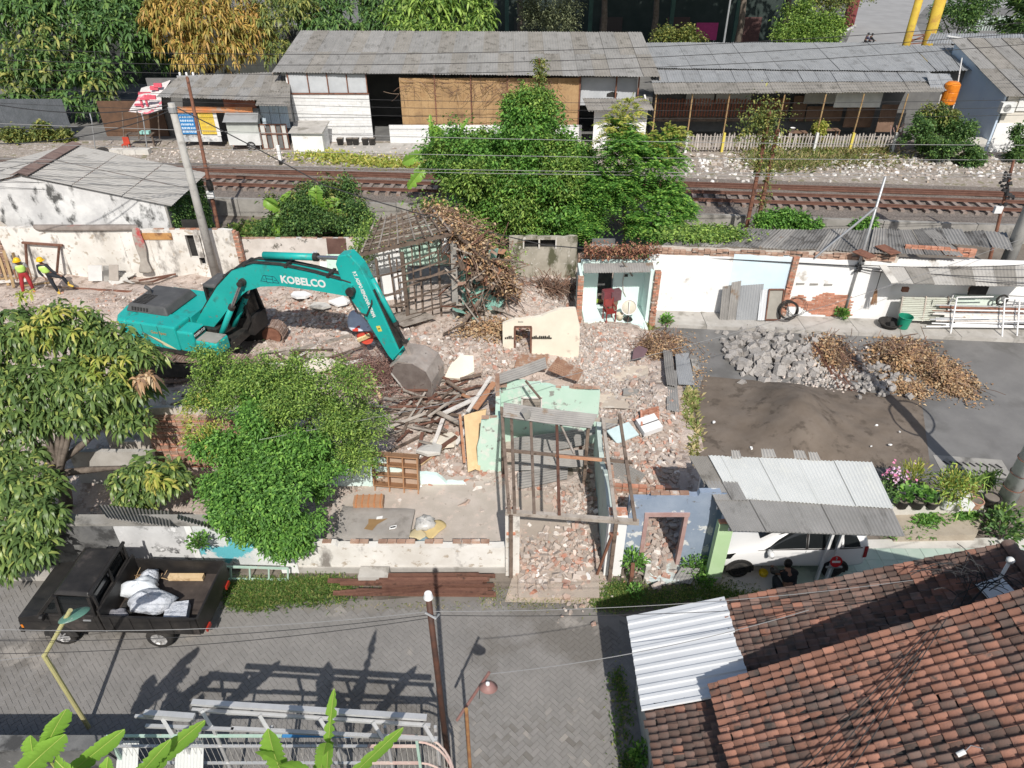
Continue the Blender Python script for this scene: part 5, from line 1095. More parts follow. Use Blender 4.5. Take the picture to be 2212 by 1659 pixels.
ragwall(Mr,'parapet',brick_dirty,(xa-.1,26.3),(xb+.3,26.3),.3,[(0,zt+.1),(.4,zt+.35),(1,zt+.25)],z0=zt-.3,jag=.08)
# --- long white row house on the right
Rh=thing('white_row_house','long low white house wall with ragged brick top along the side street','house',(12,25.6,0))
fy=lambda x:26.0-.075*(x-5.4)
xs_=[V(u,640,25.7).x for u in (1396,1570,1690,1703,1850,1905)]
def seg(i,j,mat,top0,top1,name='wall_face',**k):return ragwall(Rh,name,mat,(xs_[i],fy(xs_[i])),(xs_[j],fy(xs_[j])),.2,[(0,top0),(1,top1)],z0=.1,jag=.02,**k)
seg(0,1,plaster_w,2.75,2.72);seg(1,2,skyblue_w,2.85,2.8)
pc=Vector((xs_[2]+.1,fy(xs_[2])-.03,0));pier(Rh,(pc.x,pc.y),.2,2.8)
W3=seg(3,4,plaster_w,2.78,2.72);seg(4,5,plaster_w,2.74,2.6)
for i in range(4):
 a,b=xs_[0],xs_[5];course(Rh,(a,fy(a)+.1),(b,fy(b)+.1),2.74+.068*i,1,.05+.12*i,k=1,off=-.04)
ragwall(Rh,'wall_core',mortar,(xs_[0],fy(xs_[0])+.16),(xs_[5],fy(xs_[5])+.16),.1,[(0,3.0),(1,2.95)],z0=2.5,jag=.03)
# patch where the render has come off: real bricks, set in a bed of mortar
pu=[(1704,668),(1716,648),(1738,644),(1752,660),(1768,645),(1790,636),(1812,642),(1836,640),(1842,655),(1838,688),(1790,686),(1752,682),(1742,672),(1722,668)]
yy=lambda x:fy(x)-.012
pp=[V(u,v,25.25) for u,v in pu];MB().extr([(p.x,yy(p.x),p.z) for p in pp],(0,.01,0)).build('bare_patch',mortar,Rh)
def inside(x,z):
 c=False;n=len(pp)
 for i in range(n):
  a,b=pp[i],pp[(i+1)%n]
  if (a.z>z)!=(b.z>z) and x<(b.x-a.x)*(z-a.z)/(b.z-a.z)+a.x:c=not c
 return c
for r in range(20):
 for s in range(14):
  x=pp[0].x+s*.235+(.117 if r%2 else 0);z=.2+r*.066
  if inside(x,z+.03):brick(Rh,(x,yy(x)+.035,z),math.atan(-.075),k=0)
for u in (1733,1762,1792):MB().box(V(u,619,25.3).x-.16,V(u,619,25.3).x+.16,fy(V(u,619,25.3).x)-.02,fy(V(u,619,25.3).x)+.01,Z(621,25.3),Z(617,25.3)).build('vent_slot',concrete_d,Rh)
# roofs of the row
def rr(u,v,k=(26.0,3.02,.0)):return RP(u,v,*k)
c=[rr(1432,527,(26.0,3.05,.02)),rr(1890,546,(26.0,3.05,.02)),RP(1905,496,26.0,3.0,.02),RP(1500,494,26.0,3.0,.02)]
roofing(Rh,c,11,1,fibro_d,mats=[fibro_d,fibro_d,zinc_old],jit=.035,per=.13,amp=.02)
c=[rr(1875,545,(25.6,3.1,.02)),rr(2080,552,(25.0,3.1,.02)),RP(2020,498,25.6,3.12,.02),RP(1890,492,25.6,3.12,.02)]
roofing(Rh,c,5,1,fibro_d,mats=[zinc_old,fibro_d],jit=.04,per=.13,amp=.02)
c=[RP(2005,525,26.5,3.15,.02),RP(2190,540,26.5,3.15,.02),RP(2170,502,26.5,3.05,.02),RP(1985,492,26.5,3.05,.02)]
roofing(Rh,c,4,1,fibro,mats=[fibro_d,fibro],jit=.05,per=.13,amp=.02)
for p in ((1850,541,1885,556),(1900,530,1935,548)):MB().beam(RP(p[0],p[1],26,3.2,0),RP(p[2],p[3],26,3.2,0),.5,.03).build('rusty_sheet',rust,Rh)
scatter_leaves(lambda:RP(R.gauss(1520,42),R.gauss(507,8),26,3.08,.02)+Vector((0,0,R.random()*.15)),3600,.15,lf_vine,'roof_creeper','yellow-green creeper spreading over the corrugated roof',.6,cat='creeper')
# porch section: brick band, pale tiled roof, recessed white wall
kp=(24.4,2.42,.34);xa=V(1915,640,25.2).x;xb=40
ragwall(Rh,'porch_wall',plaster_w,(xs_[5],fy(xs_[5])+.25),(xb,fy(xb)+.25),.2,[(0,2.75),(1,2.75)],z0=.1,jag=0)
c=[RP(1930,612,*kp),RP(2240,620,*kp),RP(2240,574,*kp),RP(1905,577,*kp)]
roofing(Rh,c,7,1,roofpale,per=.13,amp=.012,mats=[roofpale,fibro_b])
a,b=V(1925,568,26.3),V(2075,572,26.0)
for i in range(5):course(Rh,(a.x,25.75-.075*(0)),(b.x,25.3),3.02+.068*i-.1,1,.1,k=0)
MB().beam(RP(1905,575,*kp)+Vector((0,0,.05)),RP(1932,614,*kp)+Vector((0,0,.05)),.3,.04).build('barge_board',concrete_p,Rh)
for u in (1955,2100):MB().box(V(u,620,25).x-.12,V(u,620,25).x+.12,24.88,25.0,Z(628,25),Z(619,25)).build('vent',rust,Rh)
# ================================================================ FRONT OF THE SITE
def at(u,v,up=0.):
 # the point of the rough ground under that sight line
 p=G(u,v,.1)
 for _ in range(4):p=G(u,v,hz(p.x,p.y)+up)
 return p
def lumber(u0,v0,z0,u1,v1,z1,w_,h_,mat,label,name='plank',cat='plank',group=None,roll=0.):
 return MB().beam(G(u0,v0,z0),G(u1,v1,z1),w_,h_,roll).build(name,mat,label=label,cat=cat,group=group)
# --- mint house shell
Ms=thing('mint_house_shell','roofless mint green room shell behind the timber canopy frame','house',G(1190,960,0))
ym=17.6;xa,xb=V(1082,900,ym).x,V(1292,900,ym).x;tt=lambda u:(V(u,870,ym).x-xa)/(xb-xa)
ragwall(Ms,'rear_wall',mint,(xa,ym),(xb,ym),.14,[(0,Z(838,ym)),(.08,Z(822,ym)),(.45,Z(832,ym)),(.55,Z(838,ym)),(1,Z(847,ym))],[(tt(1128),tt(1168),Z(893,ym),Z(860,ym))],jag=.03)
for i in range(4):MB().box(V(1129,870,ym).x,V(1167,870,ym).x,ym+.05,ym+.08,Z(893,ym)+.01+i*.13,Z(893,ym)+.12+i*.13).build('shutter_slat',wood_grey,Ms)
for (u0,u1,v0,v1) in ((1126,1129,858,894),(1168,1171,858,894),(1126,1171,857,860)):MB().box(V(u0,870,ym).x,V(u1,870,ym).x,ym-.03,ym-.001,Z(v1,ym),Z(v0,ym)).build('window_frame',wood_wht,Ms)
course(Ms,(xa+.2,ym+.07),(xb,ym+.07),Z(843,ym)+.03,2,.3,k=1)
yl2=16.15;xa,xb=V(1033,1030,yl2).x,V(1083,1030,yl2).x
ragwall(Ms,'front_wall',mint,(xa,yl2),(xb,yl2),.15,[(0,Z(965,yl2)),(.12,Z(945,yl2)),(.2,Z(912,yl2)),(.5,Z(906,yl2)),(1,Z(905,yl2))],jag=.05,step=.12)
vwall(MB(),(xb-.02,yl2+.16,0),(xb-.02,ym-.02,0),0,(Z(905,yl2),Z(838,ym)),.14).build('side_wall',mint,Ms);course(Ms,(xa+.15,yl2+.07),(xb,yl2+.07),Z(906,yl2),1,.1,k=1)
for q in range(4):pier(Ms,(xb+.06,ym-.12),2.35+q*.001,2.36) if q==0 else None
MB().box(V(1075,850,17.3).x-.06,V(1075,850,17.3).x+.06,17.2,17.35,.2,Z(808,17.3)).build('post',brick_dirty,Ms)
# low stub of wall left of it, under the green tree
ls=thing('wall_stub','low white and mint wall stub behind the brown cabinet','wall',G(860,1040,0));y=15.55
ragwall(ls,'wall_face',mint_pale,(V(690,1040,y).x,y),(V(1033,1040,y).x,y),.13,[(0,1.2),(.4,1.1),(.5,.75),(.62,.55),(.75,.45),(.8,.15),(1,.12)],jag=.07,step=.15)
# right-hand passage wall, running away from the street
pw_=thing('passage_wall','grey-green passage wall with bare brick top running from the street pillar','wall',G(1310,1180,0))
xg=G(1318,1240,0).x-.05
ragwall(pw_,'wall_face',M('grey_green_plaster',(.42,.5,.47),(.5,.57,.54),1,c3=(.3,.3,.28),s3=2,t3=.6),(xg,12.5),(xg+.18,16.9),.14,[(0,2.0),(.35,1.9),(.6,1.35),(1,1.5)],jag=.06)
for i in range(14):brick(pw_,(xg+.07+.012*i,12.7+i*.3,(2.0 if i<6 else 1.55-.05*(i%3))-.02),math.pi/2+R.uniform(-.1,.1),k=1)
# white gate pillars
for u0,u1,lab in ((1092,1122,'white gate pillar with broken brick top at the end of the front wall'),(1308,1346,'white gate pillar beside the blue door wall')):
 t=thing('gate_pillar',lab,'pillar',G((u0+u1)/2,1247,0));y=12.25;xa,xb=V(u0,1200,y).x,V(u1,1200,y).x
 MB().box(xa,xb,y,y+.34,0,2.12).build('shaft',plaster_dirty if u0<1200 else plaster_w,t)
 for i in range(3):
  for sx in (.12,xb-xa-.12):brick(t,(xa+sx,y+.1+.06*i,2.122),R.uniform(-.2,.2),k=0 if R.random()<.6 else 1)
 brick(t,(xa+.14,y-.002,1.55),0,k=0)
# --- front garden wall
Fw=thing('front_wall','low dirty white front wall with crumbling brick top','wall',G(870,1240,0));y=12.4;xa,xb=V(640,1210,y).x,V(1092,1210,y).x
ragwall(Fw,'wall_face',plaster_dirty,(xa,y),(xb,y),.2,[(0,1.0),(.08,1.02),(.2,.98),(.21,.9),(.5,.93),(.75,.88),(1,.9)],jag=.02)
course(Fw,(xa+.5,y+.1),(xb-.1,y+.1),.985,1,.35,k=1)
MB().box(xa-.02,xb,y-.05,y-.003,-.02,.18).build('plinth',concrete,Fw)
MB().box(xa-.42,xa+.02,y-.06,y+.3,0,1.12).build('end_pier',plaster_w,Fw)
# --- mural wall behind the pickup
Mw=thing('mural_wall','old wall with washed-out turquoise and grey mural behind the pickup','wall',G(380,1250,0));y=12.55
mural=M('washed_mural',(.62,.62,.62),(.48,.48,.48),1.4,c3=(.1,.1,.1),s3=2.2,t3=.55,w3=.06,c4=(.78,.78,.78),s4=1.1,t4=.55,bump=.3,bs=14)
mural2=M('turquoise_mural',(.7,.72,.72),(.55,.58,.58),1.4,c3=(.12,.45,.52),s3=1.3,t3=.55,w3=.04,c4=(.08,.08,.08),s4=3.5,t4=.6,bump=.3,bs=14)
darkwall=M('dark_grey_wall',(.13,.13,.13),(.2,.2,.195),1.5,c3=(.06,.06,.06),s3=1.6,t3=.5,bump=.3,c4=(.45,.45,.44),s4=4,t4=.68)  # dark grey wall with blacker and paler blotches
zt=Z(1133,y)
for u0,u1,m in ((60,262,darkwall),(262.5,425,mural),(425.5,640,mural2)):vwall(MB(),V(u0,1180,y),V(u1,1180,y),0,zt,.2).build('wall_bay',m,Mw)
MB().box(V(60,1180,y).x,V(642,1180,y).x,y-.06,y+.26,zt+.002,zt+.09).build('coping',concrete_d,Mw)
for u in (424,640):MB().box(V(u,1180,y).x-.1,V(u,1180,y).x+.06,y-.05,y-.002,0,zt-.01).build('pilaster',plaster_w,Mw)
vwall(MB(),(-24,12.5,0),V(60,1180,y),0,.5,.2).build('low_bay',plaster_dirty,Mw)
MB().box(-24,V(430,1250,12.3).x,12.1,12.48,-.02,.14).build('footing',concrete,Mw)
# sage green ladder-like frame lying on its edge by the wall
gf=M('sage_green_paint',(.36,.52,.44),(.45,.58,.5),3,c3=(.5,.42,.34),s3=4,t3=.62)
t=thing('window_grid','pale green steel window frame propped along the mural wall foot','frame',G(520,1255,0));y=12.1
a0,a1,b0,b1=V(415,1222,y),V(622,1228,y),V(418,1250,y),V(622,1252,y)
for p,q in ((a0,a1),(b0,b1)):MB().beam(p,q,.05,.04).build('rail',gf,t)
for i in range(6):MB().beam(lerp(a0,a1,i/5),lerp(b0,b1,i/5),.04).build('rung',gf,t)
# corrugated sheets slumped behind that wall
for u0,v0,u1,v1,lab in ((210,1090,370,1130,'grey corrugated sheet slumped behind the mural wall below the mango branch'),(385,1108,450,1132,'small corrugated sheet behind the mural wall beside the pilaster')):
 p=G(u0,v0,1.4);q=G(u1,v1+8,1.9);MB().wave(p,p+Vector(((q-p).x*.75,-.15,-.1)),q,q-Vector(((q-p).x*.6,-.1,-.2)),per=.1,amp=.02).build('corrugated_sheet',zinc_old,label=lab,cat='sheet',smooth=True)
# --- old brick house shell between the trees
Bs=thing('brick_house_shell','dark brick house shell half hidden between mango and green tree','house',G(420,1060,0));y=16.4
ragwall(Bs,'wall_core',mortar,(V(255,1000,y+.12).x,y+.06),(V(640,1000,y+.12).x,y+.06),.1,[(0,2.2),(.5,2.3),(1,1.8)],[(.06,.2,1.0,1.9)])
for r in range(27):course(Bs,(V(345,1000,y).x,y),(V(560,1000,y).x,y),.1+r*.072,1,.03,k=1 if r%3 else 0)
vwall(MB(),(V(150,1000,15.6).x,15.7,0),(V(330,1000,15.6).x,15.7,0),0,1.25,.14).build('grey_wall',concrete,Bs)
slab=M('broken_brick_bed',(.4,.25,.2),(.5,.4,.35),6,c3=(.62,.57,.53),s3=9,t3=.55,c4=(.2,.15,.13),s4=12,t4=.55,bump=.9,bs=16,bd=.06)
MB().obox(G(520,812,.7),(.22,.05,.1),(-.05,.3,.25),(0,-.02,.02)).build('brown_sheet',plain('brown_panel',(.2,.11,.08)),label='brown panel leaning below the raised brick floor',cat='panel')
for i in range(10):
 u,v=R.uniform(350,470),R.uniform(820,885);a=R.uniform(-.4,.4);p=at(u,v,.2);L=R.uniform(.8,1.8)
 MB().beam(p,p+Vector((L*math.cos(a),L*math.sin(a),R.uniform(-.1,.2))),.12,.05).build('dark_beam',wood_old,label='dark old beam fallen inside the brick house shell',cat='beam',group='fallen beams in the brick house shell')
# --- timber canopy frame on the gate pillars
Tf=thing('timber_canopy','bare timber canopy frame standing over the driveway','frame',G(1230,1200,0))
fp=lambda u,v,dz=0:G(u,v,2.3+(1120-v)*.0012+dz)
for u0,v0,u1,v1,w_,m in ((1100,1108,1083,880,.08,wood_old),(1112,1108,1104,884,.08,wood_old),(1154,1110,1146,890,.075,wood_old),(1208,1113,1202,893,.075,wood_red),(1330,1122,1302,903,.085,wood_grey),(1372,1126,1338,895,.08,wood_old)):
 MB().beam(fp(u0,v0,.06),fp(u1,v1,.06),w_,.07).build('joist',m,Tf)
MB().beam(fp(1092,1106),fp(1380,1128),.12,.1).build('front_beam',wood_grey,Tf);MB().beam(fp(1086,972),fp(1366,999),.08,.06).build('cross_batten',wood_old,Tf);MB().beam(fp(1200,985,.05),fp(1300,994,.05),.07,.05).build('splice',wood_org,Tf)
MB().beam(fp(1082,884,-.05),fp(1345,912,-.05),.09,.08).build('rear_beam',wood_grey,Tf)
for u,v in ((1086,885),(1272,905),(1104,1112),(1332,1120)):p=fp(u,v);MB().beam((p.x,p.y,.1),(p.x,p.y,p.z),.09).build('post',wood_old,Tf)
MB().beam(fp(1205,905),fp(1240,980),.05).build('brace',wood_grey,Tf);MB().beam(fp(1135,822,.2),fp(1168,862,-.2),.05).build('brace',wood_old,Tf)
MB().beam(G(1322,1155,1.9),G(1290,1240,.2),.06).build('leaning_pole',rust,Tf)
# sheets: one still on the frame, others fallen inside
def csheet(c,label,mat=zinc_old,per=.09,amp=.018,rows=2,sag=.03):
 return MB().wave(*[Vector(p) for p in c],per=per,amp=amp,rows=rows,sag=sag).build('corrugated_sheet',mat,label=label,cat='sheet',smooth=True)
# ridges run along the long side, so give the short side first
csheet([fp(1086,902,.14),fp(1088,868,.14),fp(1292,894,.14),fp(1276,926,.14)],'long grey corrugated sheet still on the rear of the canopy frame')
p=fp(1136,893,.3);MB().chunk(p+Vector((0,0,.0)),.16,(1,1,.7)).build('concrete_lump',concrete_d,label='concrete lump weighing down the canopy sheet',cat='lump')
csheet([G(1078,832,2.5),G(1076,808,2.6),G(1178,772,2.8),G(1182,796,2.65)],'grey corrugated sheet tipped up over the mint wall')
csheet([at(1112,990,.25),at(1108,945,.55),at(1260,925,.6),at(1268,960,.3)],'upper of the corrugated sheets fallen inside the mint shell')
csheet([at(1112,1018,.12),at(1112,975,.35),at(1268,972,.4),at(1266,1008,.16)],'middle corrugated sheet fallen inside the mint shell')
csheet([at(1118,1058,.05),at(1118,1020,.2),at(1228,1005,.2),at(1225,1035,.08)],'lowest corrugated sheet lying at the driveway head')
csheet([at(1310,1030,.1),at(1322,985,.4),at(1395,1025,.35),at(1370,1055,.1)],'corrugated sheet slumped on the bricks right of the passage wall')
csheet([at(1265,945,.8),at(1262,930,.9),at(1330,902,.9),at(1335,918,.8)],'short corrugated sheet bridging the passage wall')
rusty_sheet=M('rusted_sheet',(.22,.12,.08),(.3,.19,.13),3,c3=(.36,.3,.26),s3=4,bump=.2)
csheet([at(1182,800,.5),at(1205,770,.7),at(1260,800,.5),at(1248,825,.3)],'rusted corrugated sheet lying above the mint wall',rusty_sheet)
csheet([at(1110,795,.4),at(1120,765,.6),at(1185,765,.5),at(1180,800,.3)],'rusted corrugated sheet under dry leaves behind the mint wall',rusty_sheet)
csheet([at(1440,830,.15),at(1462,835,.2),at(1452,760,.35),at(1432,755,.3)],'dark corrugated sheet lying beside the stone heap path',zinc_old)
csheet([at(1440,885,.1),at(1468,890,.12),at(1462,800,.3),at(1440,800,.3)],'long narrow corrugated sheet lying along the street edge',fibro)
csheet([at(1465,830,.15),at(1502,832,.15),at(1488,762,.2),at(1458,765,.2)],'light corrugated sheet with torn end beside the stones',zinc)
csheet([at(1504,830,.12),at(1522,828,.12),at(1505,775,.15),at(1492,775,.15)],'smooth grey sheet half under the torn sheet',concrete_d,per=.5,amp=.003)
# --- debris in the middle: boards, frames, panels
deb=[(1060,814,1.1,1010,890,.7,.12,.05,wood_wht,'white frame post crossing the orange board'),(1032,858,.8,958,893,.6,.16,.05,wood_wht,'wide white board under the white frame post'),(957,905,.6,934,970,.35,.12,.06,wood_wht,'white upright board pointing at the brown cabinet'),(1012,920,.6,985,960,.4,.12,.06,wood_wht,'white board end behind the cream door'),
       (1068,826,1.1,1026,884,.8,.2,.04,wood_org,'broad orange board beside the white frame post'),(998,852,.7,1028,866,.6,.1,.05,wood_org,'short orange-red lath near the bucket'),(805,817,.7,838,900,.3,.1,.05,wood_lt,'long tan plank across the twig heap'),(986,943,.5,905,1000,.3,.13,.06,wood_red,'long red-brown rafter running to the brown cabinet'),(978,950,.45,908,1004,.25,.08,.05,wood_lt,'yellowish rafter beside the long red-brown rafter'),
       (942,888,.75,1000,918,.5,.14,.06,wood_grey,'thick grey beam crossing the white boards'),(852,912,.5,930,905,.5,.12,.06,wood_grey,'grey beam end level with the tree top'),(968,870,.9,925,900,.8,.07,.05,wood_grey,'pale stick poking up under the bucket'),(995,818,.5,1040,808,.5,.1,.05,wood_old,'dark plank beside the cream plaster slab'),(965,822,.6,1005,850,.6,.1,.06,wood_old,'dark plank under the bucket lip'),(920,935,.4,872,960,.3,.08,.05,wood_old,'dark lath above the brown cabinet'),(880,955,.35,822,985,.3,.07,.05,wood_old,'thin dark lath in the leaves above the cabinet'),
       (700,776,.4,640,800,.3,.12,.06,wood_grey,'grey plank end near the crawler track'),(755,726,.4,620,762,.3,.2,.08,wood_grey,'long grey beam lying beside the crawler track'),(1090,742,.4,1150,790,.4,.09,.05,wood_old,'dark lath leaning to the cream wall'),(1003,698,.9,958,722,.3,.1,.06,wood_old,'dark beam leaning out of the collapsing house'),(1035,650,1.2,990,712,.3,.14,.05,wood_old,'wide board leaning out of the collapsing house')]
for q in deb:lumber(*q)
for i in range(95):
 u,v=R.gauss(925,55),R.gauss(880,38)
 if v<800 or u>1030:continue
 p=at(u,v,R.uniform(.05,.35));a=R.choice([.5,-.45,1.2,.1])+R.gauss(0,.35);L=R.uniform(.5,1.7);d=Vector((math.cos(a),math.sin(a),R.uniform(-.15,.15)))
 m=R.choice([wood_old,wood_grey,wood_grey,wood_old,wood_red]);MB().beam(p-d*L/2,p+d*L/2,R.uniform(.05,.12),.035,R.uniform(-.4,.4)).build('splintered_plank',m,label=('long ' if L>1.1 else 'short ')+{wood_old:'dark',wood_grey:'grey',wood_red:'red-brown'}[m]+' splintered plank in the heap under the bucket',cat='plank',group='splintered planks under the bucket')
for i in range(34):
 u,v=R.gauss(680,60),R.gauss(775,16);p=at(u,v,.1);a=R.gauss(.15,.5);L=R.uniform(.6,1.8);d=Vector((math.cos(a),math.sin(a),R.uniform(-.05,.08)))
 m=R.choice([wood_old,wood_grey,wood_red,wood_wht]);MB().beam(p-d*L/2,p+d*L/2,R.uniform(.06,.16),.04,R.uniform(-.3,.3)).build('splintered_plank',m,label={wood_old:'dark',wood_grey:'grey',wood_red:'red-brown',wood_wht:'white-painted'}[m]+' splintered plank in the rubble below the crawler track',cat='plank',group='splintered planks by the crawler track')
# cream door panel with orange edge
a,b,c,d=G(1002,897,1.25),G(1051,882,1.25),G(1037,1018,.25),G(1011,1020,.25)
t=thing('cream_door_leaf','torn cream door panel with orange edge leaning on the mint wall','door',d)
MB().extr([a,b,lerp(b,c,.55)+Vector((-.05,0,0)),c,lerp(d,c,.6)+Vector((0,.05,.06)),d],(0,.02,-.035)).build('panel',plain('cream_ply',(.66,.47,.26),.6,c3=(.55,.36,.18),s3=2),t)
MB().beam(a+Vector((-.12,0,.03)),lerp(a,d,.85)+Vector((-.09,0,.02)),.08,.06).build('orange_stile',wood_org,t)
c0=at(995,800,.25);mb=MB().extr([c0+Vector(q) for q in ((-.55,-.35,-.15),(.0,-.5,-.1),(.5,-.2,.0),(.45,.45,.25),(.0,.5,.25),(-.35,.1,.1))],(0,-.05,.12));mb.build('plaster_slab',plaster_cream,label='large cream plaster slab beside the bucket',cat='slab')
for i,(u,v,s,m,lab) in enumerate(((895,815,.35,zinc,'white sheet scrap on the twig heap beside the bucket'),(965,955,.45,plaster_cream,'cream plaster piece below the white boards'),(700,790,.6,plaster_cream,'pale wall slab lying below the crawler track'),(655,800,.5,concrete_p,'grey-pink wall slab lying left of the pale slab'),(930,975,.4,concrete_p,'grey concrete slab above the brown cabinet'),(735,655,.45,plaster_w,'white wall block in the rubble behind the boom'),(690,665,.4,concrete_p,'grey wall block behind the boom near the cab'),(650,640,.4,plaster_w,'white wall block nearest the cab in the rubble'))):
 p=at(u,v,.2);a=R.uniform(-.4,.4);MB().extr([p+Vector((math.cos(a+k)*s*R.uniform(.8,1.3),math.sin(a+k)*s*R.uniform(.6,1),R.uniform(-.05,.1))) for k in (0,1.2,2.3,3.3,4.4,5.3)],(0,0,.1)).build('wall_slab',m,label=lab,cat='slab')
# --- brown shelf cabinet lying on the wall stub
cb=thing('shelf_cabinet','brown wooden shelf cabinet with square compartments','cabinet',G(860,1075,.1))
o=G(806,1050,.35);X=(G(905,1058,.35)-o);X.z=0;Zv=Vector((0,.28,.95));Yv=Vector((0,.3,-.1));ib=M('cabinet_brown',(.3,.16,.085),(.36,.2,.11),3,rough=.5,bump=.15);ip=M('cabinet_back',(.36,.27,.2),(.4,.3,.23),2,rough=.6)
def pan(s0,s1,t0,t1,d0,d1,nm,m):
 f_=lambda s,t,d:o+X*s+Zv*t+Yv*d
 MB().hexa([f_(s0,t0,d0),f_(s1,t0,d0),f_(s1,t0,d1),f_(s0,t0,d1),f_(s0,t1,d0),f_(s1,t1,d0),f_(s1,t1,d1),f_(s0,t1,d1)]).build(nm,m,cb)
pan(0,1,0,1,.96,1.02,'back_panel',ip)
for s in (0,.33,.655,.97):pan(s,s+.03,0,1,0,.955,'upright',ib)
for t_ in (0,.34,.66,.96):pan(.031,.969,t_,t_+.03,.03,.95,'shelf',ib)
for s in (.02,.34,.66,.97):MB().beam(o+X*s+Yv*.5,o+X*s+Yv*.3+Vector((0,-.1,-.33)),.04).build('leg',ib,cb)
# suitcase, mattress, bags
sp=G(798,1098,.14);t=thing('suitcase','old tan suitcase with orange ribs in front of the cabinet','suitcase',sp,.05);sm=plain('tan_case',(.42,.25,.15))
MB().box(-.42,.4,-.1,.26,.0,.28).build('shell',sm,t,local=True)
for i in range(5):MB().box(-.36+i*.17,-.32+i*.17,-.115,.275,.0,.295).build('rib',plain('orange_rib',(.5,.22,.1)) if 'orange_rib' not in MATS else MATS['orange_rib'],t,local=True)
mt=thing('mattress','dusty grey mattress with a torn brown patch lying on the floor','mattress',G(800,1140,.14))
q=[G(712,1178,.14),G(882,1178,.14),G(897,1105,.14),G(742,1098,.14)];mm=M('mattress_grey',(.3,.275,.25),(.36,.335,.31),2.5,c3=(.22,.2,.18),s3=1.5,bump=.4,bs=60)
n=10;vs=[];fs=[]
for j in range(n+1):
 for i in range(n+1):
  p=quadpt(q,i/n,j/n);e=min(i,n-i,j,n-j);vs.append((p.x,p.y,.14+(.16 if e else.1)+.015*math.sin(i*1.3)*math.sin(j*1.1)))
for j in range(n):
 for i in range(n):fs.append((j*(n+1)+i,j*(n+1)+i+1,(j+1)*(n+1)+i+1,(j+1)*(n+1)+i))
mb=MB().add(vs,fs);k=[i for i in range(n+1)]+[j*(n+1)+n for j in range(1,n+1)]+[n*(n+1)+i for i in range(n-1,-1,-1)]+[j*(n+1) for j in range(n-1,0,-1)]
for a,b in zip(k,k[1:]+k[:1]):pa,pb=vs[a],vs[b];mb.poly([pa,pb,(pb[0],pb[1],.14),(pa[0],pa[1],.14)])
mb.build('pad',mm,mt,smooth=True)
p=G(812,1128,.315);MB().extr([p+Vector(v_) for v_ in ((-.28,-.25,0),(-.2,-.05,0),(-.22,.12,0),(.12,.1,0),(.3,.14,0),(.05,-.08,0),(-.05,-.3,0))],(0,0,.006)).build('torn_patch',plain('foam_brown',(.3,.19,.09)),mt)
for u,v in ((820,1118),(850,1138),(848,1140)):MB().obox(G(u,v,.33),(.08,.02,0),(0,.04,0),(0,0,.01)).build('paper_scrap',plaster_w,label=['white scrap at the top of the torn mattress patch','white scrap in the middle of the mattress','white scrap overlapping the scrap in the middle of the mattress'][[820,850,848].index(u)],cat='scrap')
def bag(name,c,r,mat,label,sq=(1,1,.6),n=14,cat='bag',rough=.18,group=None):
 vs=[];fs=[];m=8;c=Vector(c);ph=[R.uniform(0,6) for _ in range(6)]
 for j in range(m+1):
  e=math.pi*j/m
  for i in range(n):
   a=2*math.pi*i/n;k=1+rough*(math.sin(3*a+ph[0])*math.sin(2*e+ph[1])+.6*math.sin(5*a+ph[2]+e*3)+.4*math.sin(8*a+ph[3]))*math.sin(e)
   vs.append(c+Vector((math.cos(a)*math.sin(e)*r*sq[0]*k,math.sin(a)*math.sin(e)*r*sq[1]*k,max(-.9,math.cos(e))*r*sq[2]*(1+.12*math.sin(a*4+ph[4])))))
 for j in range(m):
  for i in range(n):fs.append((j*n+i,j*n+(i+1)%n,(j+1)*n+(i+1)%n,(j+1)*n+i))
 return MB().add(vs,fs).build(name,mat,smooth=True,label=label,cat=cat,group=group)
bag('plastic_bag',G(918,1130,.3),.28,M('clear_plastic_bag',(.42,.41,.39),(.55,.54,.52),6,rough=.3,c3=(.3,.29,.28),s3=8,bump=.6,bs=10),'crumpled clear plastic bag beside the mattress')
for u0,v0,u1,v1,m,lab in ((885,1150,918,1162,plain('cream_cloth',(.62,.52,.32)),'cream cloth spread beside the mattress edge'),(915,1160,958,1128,plain('yellow_cloth',(.6,.46,.22)),'yellow patterned cloth below the plastic bag'),(905,1163,925,1172,plain('teal_cloth',(.3,.42,.46)),'grey-blue cloth on the front wall'),(925,1166,938,1178,plain('crimson_cloth',(.45,.1,.1)),'crimson rag on top of the front wall')):
 a,b=G(u0,v0,.2),G(u1,v1,.24);d=(b-a);nn=Vector((-d.y,d.x,0))*.4
 cloth([[a-nn,lerp(a,b,.5)-nn*.7+Vector((0,0,.08)),b-nn*.8],[a,lerp(a,b,.5)+Vector((0,0,.1)),b+Vector((0,0,.05))],[a+nn,lerp(a,b,.5)+nn+Vector((0,0,.06)),b+nn*.7]],m,'rag',label=lab,cat='cloth')
